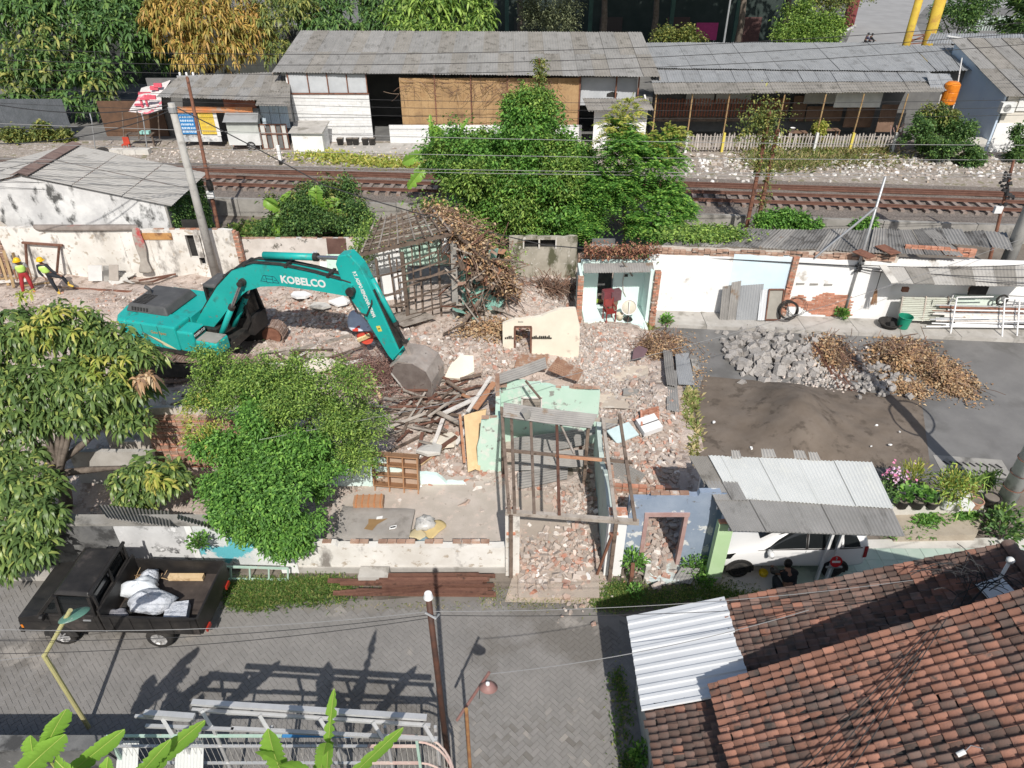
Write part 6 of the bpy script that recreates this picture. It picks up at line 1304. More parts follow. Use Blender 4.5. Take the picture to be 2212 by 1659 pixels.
# banner rag caught behind the arm
c0=G(775,705,.5);bm=M('torn_banner',(.62,.66,.72),(.5,.53,.6),2,c3=(.55,.06,.04),s3=1.6,t3=.56,w3=.02,c4=(.15,.15,.16),s4=3,t4=.62,bump=.5,bs=8)
cloth([[V(755,672,24.2),V(768,668,24.1),V(780,680,24.2)],[V(748,698,23.6),V(772,696,23.5),V(797,702,23.6)],[V(758,718,23.2),V(778,715,23.1),V(810,716,23.2)]],bm,'torn_banner',label='torn white banner with red patches draped behind the arm',cat='banner')
cloth([[V(766,722,22.9),V(786,718,22.8),V(806,716,22.8)],[V(776,736,22.6),V(792,732,22.5),V(808,730,22.6)],[V(788,745,22.3),V(796,744,22.3),V(804,742,22.3)]],plain('red_banner',(.55,.07,.04),.6),'red_banner',label='red banner end with yellow letters below the torn banner',cat='banner')
mb=MB()
for i,(u,v) in enumerate(((778,733),(786,730),(794,726))):p=V(u,v,22.4);mb.obox(p,(.09,-.02,.05),(0,.02,.02),(-.02,-.02,.07))
mb.build('banner_lettering',plain('cream_ink',(.8,.65,.35)),label='cream letters on the red banner end',cat='lettering')
# --- beams stacked on the verge outside the front wall
for i in range(17):
 v=1243+i*3.6 if i<12 else R.uniform(1250,1285);u0=R.uniform(800,850) if i<9 else R.uniform(690,780);u1=R.uniform(1030,1075)-(20 if i>13 else 0);z=.12+(.1 if i<8 else 0)+R.uniform(0,.06)
 lumber(u0,v,z,u1,v+R.uniform(-7,7),z+R.uniform(-.03,.05),R.uniform(.07,.11),.07,wood_red,['topmost red-brown beam against the front wall','longest red-brown beam, reaching into the grass'][0 if i==0 else 1] if i in (0,16) else 'red-brown beam in the stack along the front wall','timber_beam','beam','red-brown beams along the front wall',R.uniform(-.2,.2))
MB().box(G(795,1255,0).x-.2,G(795,1255,0).x+.55,11.95,12.3,0,.3).build('kerb_block',concrete,label='grey concrete block beside the stacked beams',cat='block')
# --- blue door wall
Bw=thing('blue_door_wall','blue-grey plastered wall with an empty pinkish door frame','wall',G(1440,1240,0));y=12.55
xa,xb=V(1347,1180,y).x,V(1532,1180,y).x;tt=lambda u:(V(u,1180,y).x-xa)/(xb-xa);zt=Z(1072,y)
ragwall(Bw,'wall_face',blueplaster,(xa,y),(xb,y),.16,[(0,zt-.1),(.2,zt-.1),(.3,zt),(.75,zt),(.77,zt+.12),(1,zt+.12)],[(tt(1384),tt(1473),-.1,Z(1116,y))],jag=.02)
course(Bw,(xa+.5,y+.08),(xb,y+.08),zt+.01,1,.3,k=1)
dm=M('pinkish_frame',(.36,.22,.2),(.44,.32,.3),3,bump=.2)
for u in (1387,1470):MB().box(V(u,1180,y).x-.05,V(u,1180,y).x+.05,y-.03,y+.12,0,Z(1115,y)).build('jamb',dm,Bw)
MB().box(V(1382,1180,y).x,V(1476,1180,y).x,y-.032,y+.122,Z(1115,y)+.002,Z(1107,y)).build('head',dm,Bw)
vwall(MB(),(xb,y,0),(xb-.05,y+1.1,0),0,(zt+.1,zt-.5),.14).build('return_wall',M('shaded_blue_plaster',(.16,.22,.33),(.2,.27,.38),1.5,c3=(.5,.5,.5),s3=3,t3=.66),Bw)  # same blue plaster, darkened: the shade of this side is in the colour
xg2=V(1536,1180,12.2).x;MB().box(xg2,xg2+.36,12.0,12.2,.25,Z(1128,12.1)).build('green_pier',greenplaster,Bw);MB().box(xg2,xg2+.37,11.99,12.2,0,.248).build('pier_foot',concrete_p,Bw)
for i in range(2):brick(Bw,(xg2+.12+.14*i,12.1,Z(1128,12.1)+.002),.1,k=0)
MB().box(V(1392,1245,12.3).x,V(1470,1245,12.3).x,12.0,12.9,-.02,.12).build('door_step',M('pale_blue_step',(.5,.6,.6),(.6,.66,.64),2,c3=(.4,.38,.34),s3=3),Bw)
t=thing('rusty_post','short rusty post in front of the blue wall shrub','post',G(1362,1262,0));p=G(1362,1262,0);MB().beam(p,p+Vector((0,.05,.7)),.09).build('shaft',rust,t);MB().box(p.x-.08,p.x+.08,p.y-.05,p.y+.12,-.02,.04).build('foot',concrete,t)
p=G(1395,1255,0);MB().obox(p+Vector((0,0,.3)),(.06,0,0),(0,.03,.01),(0,-.03,.33)).build('white_board',wood_wht,label='narrow whitish board standing left of the door step',cat='board')
csheet([G(1452,1255,.1),G(1492,1262,.1),G(1512,1228,.35),G(1472,1225,.35)],'small corrugated offcut leaning by the blue wall',fibro,per=.09)
def shrub(name,label,u,v,z,r,mat,L,n=160,kind='clump',cat='plant'):
 p=G(u,v,z);t=thing(name,label,cat,p);P=np.array(p)+unit(rng.normal(0,1,(n,3)))*np.array([r,r,r*.9])*rng.uniform(.3,1,(n,1));P[:,2]=np.maximum(P[:,2]+r*.8,z+.02);D=(P-np.array(p))+rng.normal(0,.3*r,P.shape)+UP*r*.3
 npobj('leaves',*(leaf6(P,D,L*rng.uniform(.6,1.2,n),.24,.5) if kind=='long' else leaf4(P,D,L*rng.uniform(.6,1.2,n),.5)),mat,t);mb=MB()
 for i in range(4):mb.tube([p,p+Vector((R.uniform(-1,1)*r*.6,R.uniform(-1,1)*r*.6,r*1.2))],[.02,.008],5)
 mb.build('stem',bark,t);return t
shrub('leafy_shrub','deep green leafy shrub in front of the white pillar',1366,1225,.2,.34,lf_green,.22,260,'long','shrub')
shrub('low_shrub','low green shrub in front of the rusty post',1372,1285,.0,.2,lf_green,.1,120,cat='shrub');shrub('climber','green climber creeping up the blue wall beside the door',1500,1240,.0,.36,lf_green,.1,420,cat='shrub');shrub('weedy_shrub','weedy shrub at the foot of the blue return wall',1525,1262,.0,.22,lf_green,.09,260,cat='shrub')
shrub('kerb_bush','round green bush at the foot of the steel prop pole',1815,686,.25,.28,lf_green,.16,300,cat='shrub');shrub('pier_weed','bright weed growing by the brick pier of the mint room',1438,700,.2,.24,lf_green,.16,200,cat='shrub');shrub('wall_weed','small shrub growing on the mural wall pilaster',432,1185,1.2,.26,lf_green,.11,320,cat='shrub')
# --- carport
Cp=thing('carport','carport with grey and white corrugated roof over the white car','carport',G(1750,1240,0))
kz=(11.5,2.45,.1);rp=lambda u,v,dz=0:RP(u,v,*kz)+Vector((0,0,dz))
cw=[rp(1580,1146),rp(1956,1158),rp(1882,1001),rp(1490,985)]
fr=quadpt(cw,0,.42),quadpt(cw,1,.42)
def rsheets(c,n,m,per=.085,amp=.014):roofing(Cp,c,n,1,m,per=per,amp=amp,jit=.004)
rsheets([cw[0],cw[1],fr[1],fr[0]],5,fibro);a0=quadpt(cw,.16,.4);a1=quadpt(cw,1,.36)
rsheets([quadpt(cw,.17,.40)+Vector((0,0,.035)),quadpt(cw,1,.34)+Vector((0,0,.035)),cw[2]+Vector((0,0,.035)),quadpt(cw,.17,1)+Vector((0,0,.035))],4,white_poly)
rsheets([quadpt(cw,.1,.62)+Vector((0,0,.05)),quadpt(cw,.19,.62)+Vector((0,0,.05)),quadpt(cw,.19,1)+Vector((0,0,.05)),quadpt(cw,.1,1)+Vector((0,0,.05))],1,white_poly)
rsheets([quadpt(cw,.0,.38)+Vector((0,0,.03)),quadpt(cw,.19,.38)+Vector((0,0,.03)),quadpt(cw,.19,.63)+Vector((0,0,.03)),quadpt(cw,.0,.63)+Vector((0,0,.03))],2,fibro)
rsheets([quadpt(cw,-.01,.6)+Vector((0,0,.02)),quadpt(cw,.11,.6)+Vector((0,0,.02)),quadpt(cw,.11,1)+Vector((0,0,.02)),quadpt(cw,-.01,1)+Vector((0,0,.02))],1,fibro_b)
for t_ in (.05,.32,.62,.95):MB().beam(quadpt(cw,0,t_)-Vector((0,0,.09)),quadpt(cw,1,t_)-Vector((0,0,.09)),.05,.07).build('purlin',steel,Cp)
for u0,v0,u1,v1 in ((1842,1160,1798,1245),(1866,1162,1840,1250)):
 p=rp(u0,v0,-.1);p.y=12.06;p.z=2.4;MB().beam((p.x,p.y,.0),p,.08,.06).build('post',white_metal,Cp)
p=rp(1500,1000,-.1);MB().beam((p.x+.2,p.y-.2,0),p+Vector((.2,-.2,0)),.09).build('post',white_metal,Cp);p=rp(1870,1010,-.1);MB().beam((p.x,p.y,0),p,.09).build('post',white_metal,Cp)
for i,(u,v,w_) in enumerate(((1645,985,30),(1715,988,26),(1580,988,20),(1748,992,22))):
 a=rp(u,v+6,.06);MB().wave(a,a+Vector((w_*.0125,0,0)),a+Vector((w_*.0125,.28,.02)),a+Vector((.05,.3,.02)),per=.085,amp=.018).build('roof_offcut',roofpale,label=['broken pale offcut sheet lying on the carport roof edge','twin broken offcut at the middle of the carport roof edge','leftmost broken offcut on the carport roof edge','rightmost broken offcut on the carport roof edge'][i],cat='sheet',smooth=True)
# no-entry sign on its post
p=V(1806,1213,11.85);t=thing('no_entry_sign','round red no-entry sign with white bar below the carport','sign',(p.x,p.y,0));red=plain('sign_red',(.5,.02,.025),.4)
MB().tube([(p.x,p.y+.02,0),(p.x,p.y+.02,p.z+.12)],.02,8).build('post',steel,t);n_=Vector((0,-1,.35)).normalized()
dsc=MB().cyl(p,p+n_*.012,.15,n=24).build('disc',red,t);x_=Vector((1,0,0));y_=n_.cross(x_);MB().obox(p+n_*.015,x_*.1,y_*.028,n_*.002).build('white_bar',wht,dsc);MB().beam((p.x-.2,p.y,p.z-.2),(p.x+.2,p.y,p.z-.2),.04).build('crossbar',steel,t)
# tile floor and planter beside the carport
tf=thing('tiled_forecourt',None,None,G(1950,1200,0));tf['kind']='structure';tm=M('mint_floor_tile',(.38,.48,.41),(.45,.53,.46),2,rough=.5,c3=(.45,.45,.38),s3=2.2,t3=.64,rnd=.06,bump=.06)
tile=MB().box(-.196,.196,-.196,.196,-.03,.02).mesh('floor_tile',tm);o0=G(1700,1238,0)
for i in range(26):
 for j in range(7):
  x=o0.x+i*.4;y=11.35+j*.4
  if x>14.0 or (j==6 and i>17) or y>13.3 or (j==5 and 10<i<15):continue
  o=bpy.data.objects.new('floor_tile',tile);COL.link(o);o.parent=tf;o.location=Vector((x,y,.02+R.uniform(-.003,.003)))-worldloc(tf)
sheet('forecourt_bed',[(4.6,11.1,.0),(14.6,11.1,.0),(14.6,13.6,.0),(4.6,13.4,.0)],concrete_p,th=.05)
pl=thing('planter_ledge','crumbling concrete planter ledge below the row of pots','ledge',G(2030,1150,0));q0=[G(1890,1098,.5),G(2135,1092,.5),G(2128,1055,.5),G(1870,1055,.5)]
MB().extr([p-Vector((0,0,.5)) for p in q0],(0,0,.5)).build('upper_step',concrete_p,pl);q1=[G(1935,1158,.22),G(2110,1155,.22),G(2132,1098,.22),G(1900,1100,.22)]
MB().extr([p-Vector((0,0,.24)) for p in q1],(0,0,.24)).build('lower_bed',M('planter_soil',(.34,.29,.23),(.42,.37,.3),2,c3=(.26,.22,.17),s3=2,bump=.6),pl)
tufts('weeds',[(2005,1122,.24,16,8),(1965,1152,.15,22,5),(2085,1112,.24,14,6)],420,.14,lf_green,'weeds growing on the planter ledge',wr=.35,up=.8)
# --- pots of plants
zp=.5;pots=[(1903,1092,.16,black_m,'shrub'),(1945,1093,.2,black_m,'heart'),(1978,1094,.2,black_m,'heart'),(2010,1095,.17,rubber,'cactus'),(1922,1060,.16,black_m,'flower'),(1962,1050,.18,concrete_p,'palm'),(2042,1092,.25,white_metal,'bamboo'),(2078,1094,.17,white_metal,None),(2105,1094,.17,M('terracotta',(.4,.22,.15),(.46,.28,.2),3),None),(2136,1090,.22,black_m,None),(2098,1058,.2,rust,'spiky'),(2128,1052,.18,black_m,'spiky2')]
plab={0:'black pot with a leafy shrub nearest the carport',1:'black pot with a broad-leaved plant in front of the palm',2:'black pot with a heart-leaved plant beside the small dark pot',3:'dark pot with a finger cactus beside the white fluted pot',4:'pot with pink flowers behind the leafy shrub',5:'pot with a small yellow-green palm',6:'large white fluted pot with dense bamboo-like foliage',7:'square white pot of pebbles beside the fluted pot',8:'terracotta pot without plant',9:'wide black ringed pot at the end of the row',10:'rusty pot with spiky green leaves',11:'black pot with small spiky leaves at the back of the row'}
for i,(u,v,r_,m,kind) in enumerate(pots):
 p=G(u,v,zp);t=thing('potted_plant' if kind else 'plant_pot',plab[i],'pot plant' if kind else 'pot',p);h=r_*1.35
 if i==7:MB().hexa([(-r_,-r_,0),(r_,-r_,0),(r_,r_,0),(-r_,r_,0),(-r_*1.1,-r_*1.1,h),(r_*1.1,-r_*1.1,h),(r_*1.1,r_*1.1,h),(-r_*1.1,r_*1.1,h)]).build('pot',m,t,local=True)
 else:MB().rev((0,0,0),[(.001,0),(r_*.75,0),(r_*.95,h*.9),(r_*1.08,h*.9),(r_*1.08,h),(r_*.9,h),(r_*.88,h*.85),(.001,h*.85)],18).build('pot',m,t,local=True,smooth=False)
 MB().cyl((0,0,h*.86),(0,0,h*.9),r_*.86).build('pot_soil',soil if i!=7 else ballast_m,t,local=True)
 if not kind:continue
 b=np.array(p)+UP*h
 def leaves_(n,rr,L,wr,mat_,fn,upb,flat=1.):
  P=b+unit(rng.normal(0,1,(n,3)))*np.array([rr,rr,rr*flat])*rng.uniform(.2,1,(n,1));P[:,2]=np.maximum(b[2],P[:,2]+rr*flat*.7);D=(P-b)+rng.normal(0,rr*.25,P.shape)+UP*upb
  npobj('leaves',*fn(P,D,L*rng.uniform(.6,1.2,n),wr,.35),mat_,t)
 if kind=='shrub':leaves_(260,.34,.11,.55,lf_far,leaf4,.1)
 elif kind=='heart':leaves_(60,.28,.2,.8,lf_green,leaf4,.15)
 elif kind=='flower':leaves_(200,.26,.1,.5,lf_far,leaf4,.1);npobj('flowers',*leaf4(b+rng.normal(0,.16,(70,3))+UP*.42,rng.normal(0,1,(70,3)),np.full(70,.1),.8),flower_m,t)
 elif kind=='palm':leaves_(240,.4,.3,.12,lf_yel,leaf6,.3,.9)
 elif kind=='bamboo':leaves_(620,.5,.2,.2,lf_yel,leaf6,.1,1.1);npobj('under_leaves',*leaf6(b+rng.normal(0,.25,(300,3))*np.array([1,1,1.])+UP*.4,rng.normal(0,1,(300,3)),np.full(300,.2),.2),lf_vine,t)
 elif kind.startswith('spiky'):P=np.repeat(b[None],130,0)+rng.normal(0,.1,(130,3));npobj('leaves',*leaf6(P,rng.normal(0,.6,P.shape)+UP*.7,.42*rng.uniform(.6,1.1,130),.08,.2),lf_vine,t)
 elif kind=='cactus':
  for q in range(5):MB().tube([(R.uniform(-.08,.08),R.uniform(-.08,.08),h*.8),(R.uniform(-.1,.1),R.uniform(-.1,.1),h+R.uniform(.2,.45))],[.04,.03],7).build('column',lf_far,t,local=True)
# --- heaps on the side street: stones, sand, dry leaves, rebar
sh={}
def stone_mesh(i):
 if i not in sh:
  mb=MB();mb.chunk((0,0,0),1,(1,.8,.72));sh[i]=mb.mesh('stone',stone_m)
 return sh[i]
cnt=0
for i in range(1500):
 if cnt>=210:break
 u=R.gauss(1668,62);v=R.gauss(768,36);
 if not (1530<u<1790 and 700<v<832) or (u<1600 and v>800-(1600-u)) or (v>770 and u<1570):continue
 z=.15+.35*math.exp(-((u-1665)/70)**2-((v-760)/40)**2)*R.random();r_=R.uniform(.1,.24) if R.random()<.8 else R.uniform(.22,.32)
 o=bpy.data.objects.new('stone',stone_mesh(R.randrange(12)));COL.link(o);o.location=G(u,v,z);o.scale=(r_,r_,r_);o.rotation_euler=(R.uniform(-.6,.6),R.uniform(-.6,.6),R.uniform(0,6));tag(o,('large' if r_>.22 else 'middling' if r_>.15 else 'small')+' grey building stone in the '+('pavement side' if v<745 else 'middle' if v<790 else 'sand side')+' of the large heap','stone','stones of the large heap');cnt+=1
for i in range(85):
 u,v=R.gauss(1893,34),R.gauss(820,22)
 if not (1830<u<1965):u=R.uniform(1850,1950)
 r_=R.uniform(.07,.19);o=bpy.data.objects.new('stone',stone_mesh(R.randrange(12)));COL.link(o);o.location=G(u,min(858,v),.15+.12*R.random());o.scale=(r_,r_,r_);o.rotation_euler=(R.uniform(-.6,.6),R.uniform(-.6,.6),R.uniform(0,6));tag(o,'small grey stone in the heap between the brush and the leaf pile','stone','stones of the small heap')
mb=MB()
for i in range(900):
 u,v=R.gauss(1775,48),R.gauss(795,36)
 if v>850 or v<720:continue
 mb.chunk(G(u,v,.12+R.random()*.1),R.uniform(.02,.07))
mb.build('stone_chips',rubble_grey,label='fine stone chips spilling from the large heap',cat='gravel',kind='stuff')
vs=[];fs=[];n=46;q=[G(1455,1010,.105),G(2010,1010,.105),G(1990,860,.105),G(1520,812,.105)]
for j in range(n+1):
 for i in range(n+1):
  a,b=i/n,j/n;p=quadpt(q,a,b);e=math.sin(math.pi*a)**.8*math.sin(math.pi*min(1,b*.98+.01))**.7
  rdg=math.exp(-((a-.45-.16*(.5-b))/.13)**2);p.z=.105+e*(.25+.72*rdg*(.6+.4*math.sin(2.6*b+.4))+.05*math.sin(a*31+b*9)*math.sin(b*23))+R.uniform(-.01,.012)*(e>.05);vs.append(p)
for j in range(n):
 for i in range(n):fs.append((j*(n+1)+i,j*(n+1)+i+1,(j+1)*(n+1)+i+1,(j+1)*(n+1)+i))
MB().add(vs,fs).build('sand_heap',sand_m,label='broad heap of dark brown sand on the side street',cat='sand heap',kind='stuff',smooth=True)
for i in range(9):p=G(R.uniform(1540,1960),R.uniform(850,970),.3);MB().chunk(p,R.uniform(.03,.07),(1.4,1,.4)).build('scrap',plaster_w,label='white scrap lying on the sand heap',cat='scrap',group='white scraps on the sand heap')
def heap_pt(cu,cv,su,sv,h,rot=0.):
 def f():
  a,b=R.gauss(0,1),R.gauss(0,1);k=math.exp(-(a*a+b*b)/2.2);x,y=a*su,b*sv;u=cu+x*math.cos(rot)-y*math.sin(rot);v=cv+x*math.sin(rot)+y*math.cos(rot);return G(u,v,.12+h*k*R.uniform(.5,1))
 return f
scatter_leaves(heap_pt(1945,768,30,16,.5),4600,.14,leaf_dry,'leaf_heap','heap of dry brown leaves and branches on the side street',.6,cat='leaf heap');scatter_leaves(heap_pt(2035,808,36,14,.4,.5),8000,.12,leaf_dry,'leaf_heap','pale tan end of the dry leaf heap, spread on the asphalt',.6,cat='leaf heap');scatter_leaves(heap_pt(1955,835,26,10,.2,.3),1800,.11,leaf_dry,'leaf_litter','tan leaf litter beside the small stone heap',.6,cat='leaf heap')
stems(heap_pt(1945,765,30,14,.5),200,.7,.013,twig_m,'branches','dry branches tangled in the leaf heap',0);stems(heap_pt(2030,805,30,10,.35,.55),60,.8,.013,twig_m,'branches','dry branches laid over the tan leaf heap',0)
stems(heap_pt(1815,768,28,16,.35,.7),300,.5,.011,twig_m,'brush_heap','reddish brush heap between the two stone heaps',0);scatter_leaves(heap_pt(1795,760,28,18,.4,.7),1300,.13,leaf_dry,'dry_leaves','dry leaves mixed in the reddish brush heap',.6,cat='leaf litter')
scatter_leaves(heap_pt(1420,745,28,14,.35),2200,.12,leaf_dry,'dry_leaves','heap of orange-brown dry leaves beside the grey rubble',.5,cat='leaf heap');stems(heap_pt(1420,745,30,14,.35),220,.7,.01,twig_m,'dry_stalks','dry stalks in the orange-brown leaf heap',0);scatter_leaves(lambda:G(R.gauss(1505,14),R.gauss(800,34),.13),260,.09,leaf_dry,'stray_leaves','stray yellow leaves on the street before the stones',.6,cat='leaf litter')
for i in range(16):
 u=R.uniform(-8,8);p,q_=G(1775+u+R.uniform(-20,10),745+R.uniform(-10,15),.4),G(1850+u+R.uniform(-25,12),858+R.uniform(-14,12),.12);MB().tube(bez(p,lerp(p,q_,.5)+Vector((0,0,-.05)),q_,5),.009,5).build('rebar',rust,label='rusty rebar rod sticking out of the brush heap',cat='rebar',group='rebar rods in the brush heap')
# --- things along the white row house
for u0,u1,v0,v1,m,lab in ((1554,1577,624,690,zinc_old,'dark corrugated sheet leaning first on the blue-white wall'),(1571,1591,615,692,zinc_old,'narrow jagged corrugated sheet leaning second on the blue-white wall'),(1589,1640,622,693,zinc,'broad corrugated sheet leaning in the middle of the blue-white wall'),(1636,1656,632,692,zinc_new,'bright narrow sheet leaning beside the framed panel')):
 y=25.15-(u0-1554)*.0012;a,b=V(u0,v1,y),V(u1,v1,y);h=Z(v0,y)-a.z;MB().wave(a,b,b+Vector((0,.35,h)),a+Vector((0,.35,h-.08)),per=.1,amp=.016).build('leaning_sheet',m,label=lab,cat='sheet',smooth=True)
y=25.05;a,b=V(1653,690,y),V(1684,690,y);h=Z(632,y)-a.z;t=thing('framed_screen','panel in a red-brown frame leaning on the blue-white wall','panel',a)
MB().hexa([a,b,b+Vector((0,.03,0)),a+Vector((0,.03,0)),a+Vector((0,.3,h)),b+Vector((0,.3,h)),b+Vector((0,.33,h)),a+Vector((0,.33,h))]).build('sheet',plain('taupe_glass',(.34,.32,.28),.4),t)
for p,q_ in ((a,a+Vector((0,.3,h))),(b,b+Vector((0,.3,h))),(a,b),(a+Vector((0,.3,h)),b+Vector((0,.3,h)))):MB().beam(p+Vector((0,-.03,0)),q_+Vector((0,-.03,0)),.07,.04).build('frame_bar',wood_red,t)
hc=V(1704,671,24.95);t=thing('hose_coil','coil of black hose hanging at the foot of the wall by the bare brick','hose',(hc.x,hc.y,.25))
for i in range(7):MB().torus((hc.x+R.uniform(-.02,.02),24.9+.03*i,hc.z+R.uniform(-.02,.02)),(.05,1,-.35),.34+R.uniform(-.02,.03),.02,30,6).build('loop',rubber,t)
for i in range(3):MB().torus((hc.x+.25+.06*i,25.05,hc.z+.12),(.1,1,-.3),.36,.008,26,4).build('loose_loop',cable_m,t)
def broom(u0,v0,u1,v1,u2,v2,y,lab,hm):
 a,b,c=V(u0,v0,y),V(u1,v1,y),V(u2,v2,y);t=thing('broom',lab,'broom',c);MB().tube([a,b],.014,6).build('handle',hm,t);d=(c-b).normalized();x=d.cross(Vector((0,1,0))).normalized();mb=MB()
 for i in range(50):k=R.uniform(-1,1);mb.beam(b+x*k*.04,c+x*k*.13+Vector((0,R.uniform(-.04,.04),R.uniform(-.05,.05))),.008)
 mb.build('bristles',M('bristle',(.3,.16,.09),(.4,.26,.16),5) if 'bristle' not in MATS else MATS['bristle'],t)
broom(1904,586,1893,624,1887,657,25.0,'dark red bristle broom hanging on the porch corner',black_m);broom(2015,648,2008,672,2003,690,24.9,'straw broom leaning on the slatted stack',cable_m)
def tubpart(name,lab,u,v,z,r0,r1,h,m,cat,inner):
 p=G(u,v,z);t=thing(name,lab,cat,p);MB().rev((0,0,0),[(.001,0),(r0,0),(r1,h),(r1*1.06,h),(r1*1.06,h-.02),(r1*.93,h-.02),(r0*.93,.03),(.001,.03)],22).build('vessel',m,t,local=True,smooth=False);MB().torus((0,0,h),(0,0,1),r1*1.03,.015,22,5).build('rim',m,t,local=True);MB().chunk((.05,.02,h*.5),r1*.5,(1,1,.5)).build('contents',inner,t,local=True);return t
tubpart('mixing_basin','wide black mixing basin beside the green bucket',1920,705,.27,.3,.42,.2,rubber,'basin',dark);tubpart('green_bucket','tall green plastic bucket on the pavement',1949,707,.27,.2,.26,.5,plain('green_plastic',(.02,.26,.16),.4),'bucket',dark);t=tubpart('white_dustpan','white scoop lying behind the green bucket',1972,690,.4,.1,.16,.16,white_metal,'scoop',white_metal)
sl=thing('shutter_stack','stack of pale slatted shutters leaning on the porch wall','shutter',V(2000,690,24.9));sm2=M('pale_shutter',(.56,.57,.5),(.64,.66,.58),2,c3=(.4,.36,.3),s3=2.5,t3=.58,rnd=.08)
for i in range(13):a,b=V(1944+i*.2-(13-i)*.3,690-i*3.9,24.75+i*.025),V(2058+(i*.5),692-i*3.9,24.7+i*.025);MB().beam(a,b,.1,.03).build('slat',sm2,sl)
for u in (1941,1992,2040):MB().beam(V(u,694,24.7),V(u+9,640,25.0),.05).build('stile',wood_grey,sl)
MB().obox(V(2110,655,25.1),(.95,0,0),(0,.02,0),(0,.1,.32)).build('mint_board',plain('pale_mint_board',(.6,.68,.6)),label='pale mint board leaning below the porch window',cat='board')
MB().box(V(2085,628,25).x,V(2122,628,25).x,24.72,24.82,Z(636,24.8),Z(618,24.8)).build('porch_window',dark,label='small dark window under the porch roof',cat='window')
MB().torus(V(2165,648,24.75),(0,1,0),.2,.04,22,8).build('black_ring',rubber,label='black rubber ring hanging on the porch wall',cat='ring',smooth=True)
pg='steel pipes stacked along the porch wall'
for i in range(16):
 v=660+i*3.0;y=24.75-.03*i;a,b=V(R.uniform(2000,2065),v+R.uniform(-1,1),y),V(2240,v+4+R.uniform(-3,3),y-.1);MB().tube([a,b],R.uniform(.02,.035),7).build('pipe',R.choice([white_metal,steel,rust,wood_wht]),label='long steel pipe in the stack along the porch wall',cat='pipe',group=pg)
for i,(u0,v0,u1,v1,lab) in enumerate(((2073,642,2052,727,'white steel trestle frame nearest the green bucket'),(2182,645,2164,735,'white steel trestle frame in the middle of the porch'),(2220,650,2196,733,'white steel trestle frame at the picture edge'))):
 b0=G(u1,v1,.12);t0=V(u0,v0,24.6);t=thing('steel_trestle',lab,'trestle',b0);tp=Vector((b0.x+.05,t0.y,t0.z));MB().tube([b0,tp],.03,8).build('leg',white_metal,t);MB().tube([b0+Vector((.05,.9,.1)),tp+Vector((0,.25,-.05))],.025,8).build('leg',white_metal,t)
 for k in (.3,.6,.9):MB().tube([lerp(b0,tp,k),lerp(b0+Vector((.05,.9,.1)),tp+Vector((0,.25,-.05)),k)],.02,6).build('rung',white_metal,t)
 MB().tube([tp,tp+Vector((1.4,0,.02))],.025,8).build('top_rail',white_metal,t);MB().tube([lerp(b0,tp,.45),lerp(b0,tp,.45)+Vector((1.5,0,.02))],.022,8).build('mid_rail',white_metal,t)
# --- brick and plaster rubble: the largest chunks are things, the rest one mass each
cnt=0
zones=[(1395,955,48,46,.32),(1365,1010,40,40,.3),(1030,775,60,26,.3),(1000,1050,60,28,.12),(720,690,60,34,.2),(1165,1210,28,36,.05),(1250,1200,26,50,.06),(1225,1085,30,18,.1),(1310,770,30,30,.2),(1150,630,50,14,.2),(940,1000,50,30,.15),(430,660,90,24,.15),(1400,1170,30,40,.05)]
rmesh=[MB().chunk((0,0,0),1,(1.2,.8,.55)).mesh('rubble_chunk',m) for m in (brick_m,brick_dirty,plaster_w,concrete_p,brick_m,brick_dirty,M('pink_plaster_chunk',(.58,.46,.4),(.66,.56,.5),4,rnd=.12,bump=.4)) for _ in range(3)]
wts=[zones[0],zones[0],zones[1],zones[1],zones[2],zones[3],zones[3],zones[4],zones[4],zones[5],zones[5],zones[6],zones[6],zones[7],zones[10],zones[8]]
zn={(1395,955):'beside the terracotta grille',(1365,1010):'right of the passage wall',(1030,775):'behind the bucket',(1000,1050):'on the open room floor',(720,690):'behind the excavator boom',(1165,1210):'on the left side of the driveway',(1250,1200):'on the right side of the driveway',(1225,1085):'at the driveway head',(940,1000):'right of the brown cabinet',(1310,770):'below the mint room step'}
while cnt<290:
 q=R.choice(wts);u,v=R.gauss(q[0],q[2]*.8),R.gauss(q[1],q[3]*.8)
 if u>1468 or (q[1]>1150 and (v<1110 or v>1290 or u>1290 or u<1124)) or (q[:2]==(1000,1050) and (v>1150 or v<985)):continue
 p=at(u,v,.03);r_=R.uniform(.06,.16);mi=R.randrange(len(rmesh));o=bpy.data.objects.new('rubble_chunk',rmesh[mi]);COL.link(o);o.location=p;o.scale=(r_,r_,r_*R.uniform(.6,1));o.rotation_euler=(R.uniform(-.5,.5),R.uniform(-.5,.5),R.uniform(0,6))
 tag(o,['red brick chunk ','dirty brick chunk ','white plaster chunk ','grey concrete chunk ','red brick chunk ','dirty brick chunk ','pinkish plaster chunk '][mi//3]+zn[q[:2]],'rubble','rubble chunks '+zn[q[:2]]);cnt+=1
def rubble(name,n,zs,mat,r0,r1,label):
 mb=MB()
 for _ in range(n):
  q=R.choice(zs);u,v=R.gauss(q[0],q[2]),R.gauss(q[1],q[3])
  if u>1468 and v>700:continue
  mb.chunk(at(u,v,.0)+Vector((0,0,R.random()*.06)),R.uniform(r0,r1)*(1 if R.random()<.9 else 1.8),(1.2,.8,.55))
 mb.build(name,mat,label=label,cat='rubble',kind='stuff')
rubble('brick_rubble',7000,zones+[(300,655,180,18,0),(480,690,150,26,0),(880,800,110,40,0),(1130,740,60,30,0),(620,700,110,30,0),(1330,900,50,60,0),(560,780,120,40,0)]+[zones[0]]*3+[zones[1]]*3+[zones[2]]*2+[zones[4]],rubble_pal,.035,.085,'broken brick and plaster rubble strewn over the site')
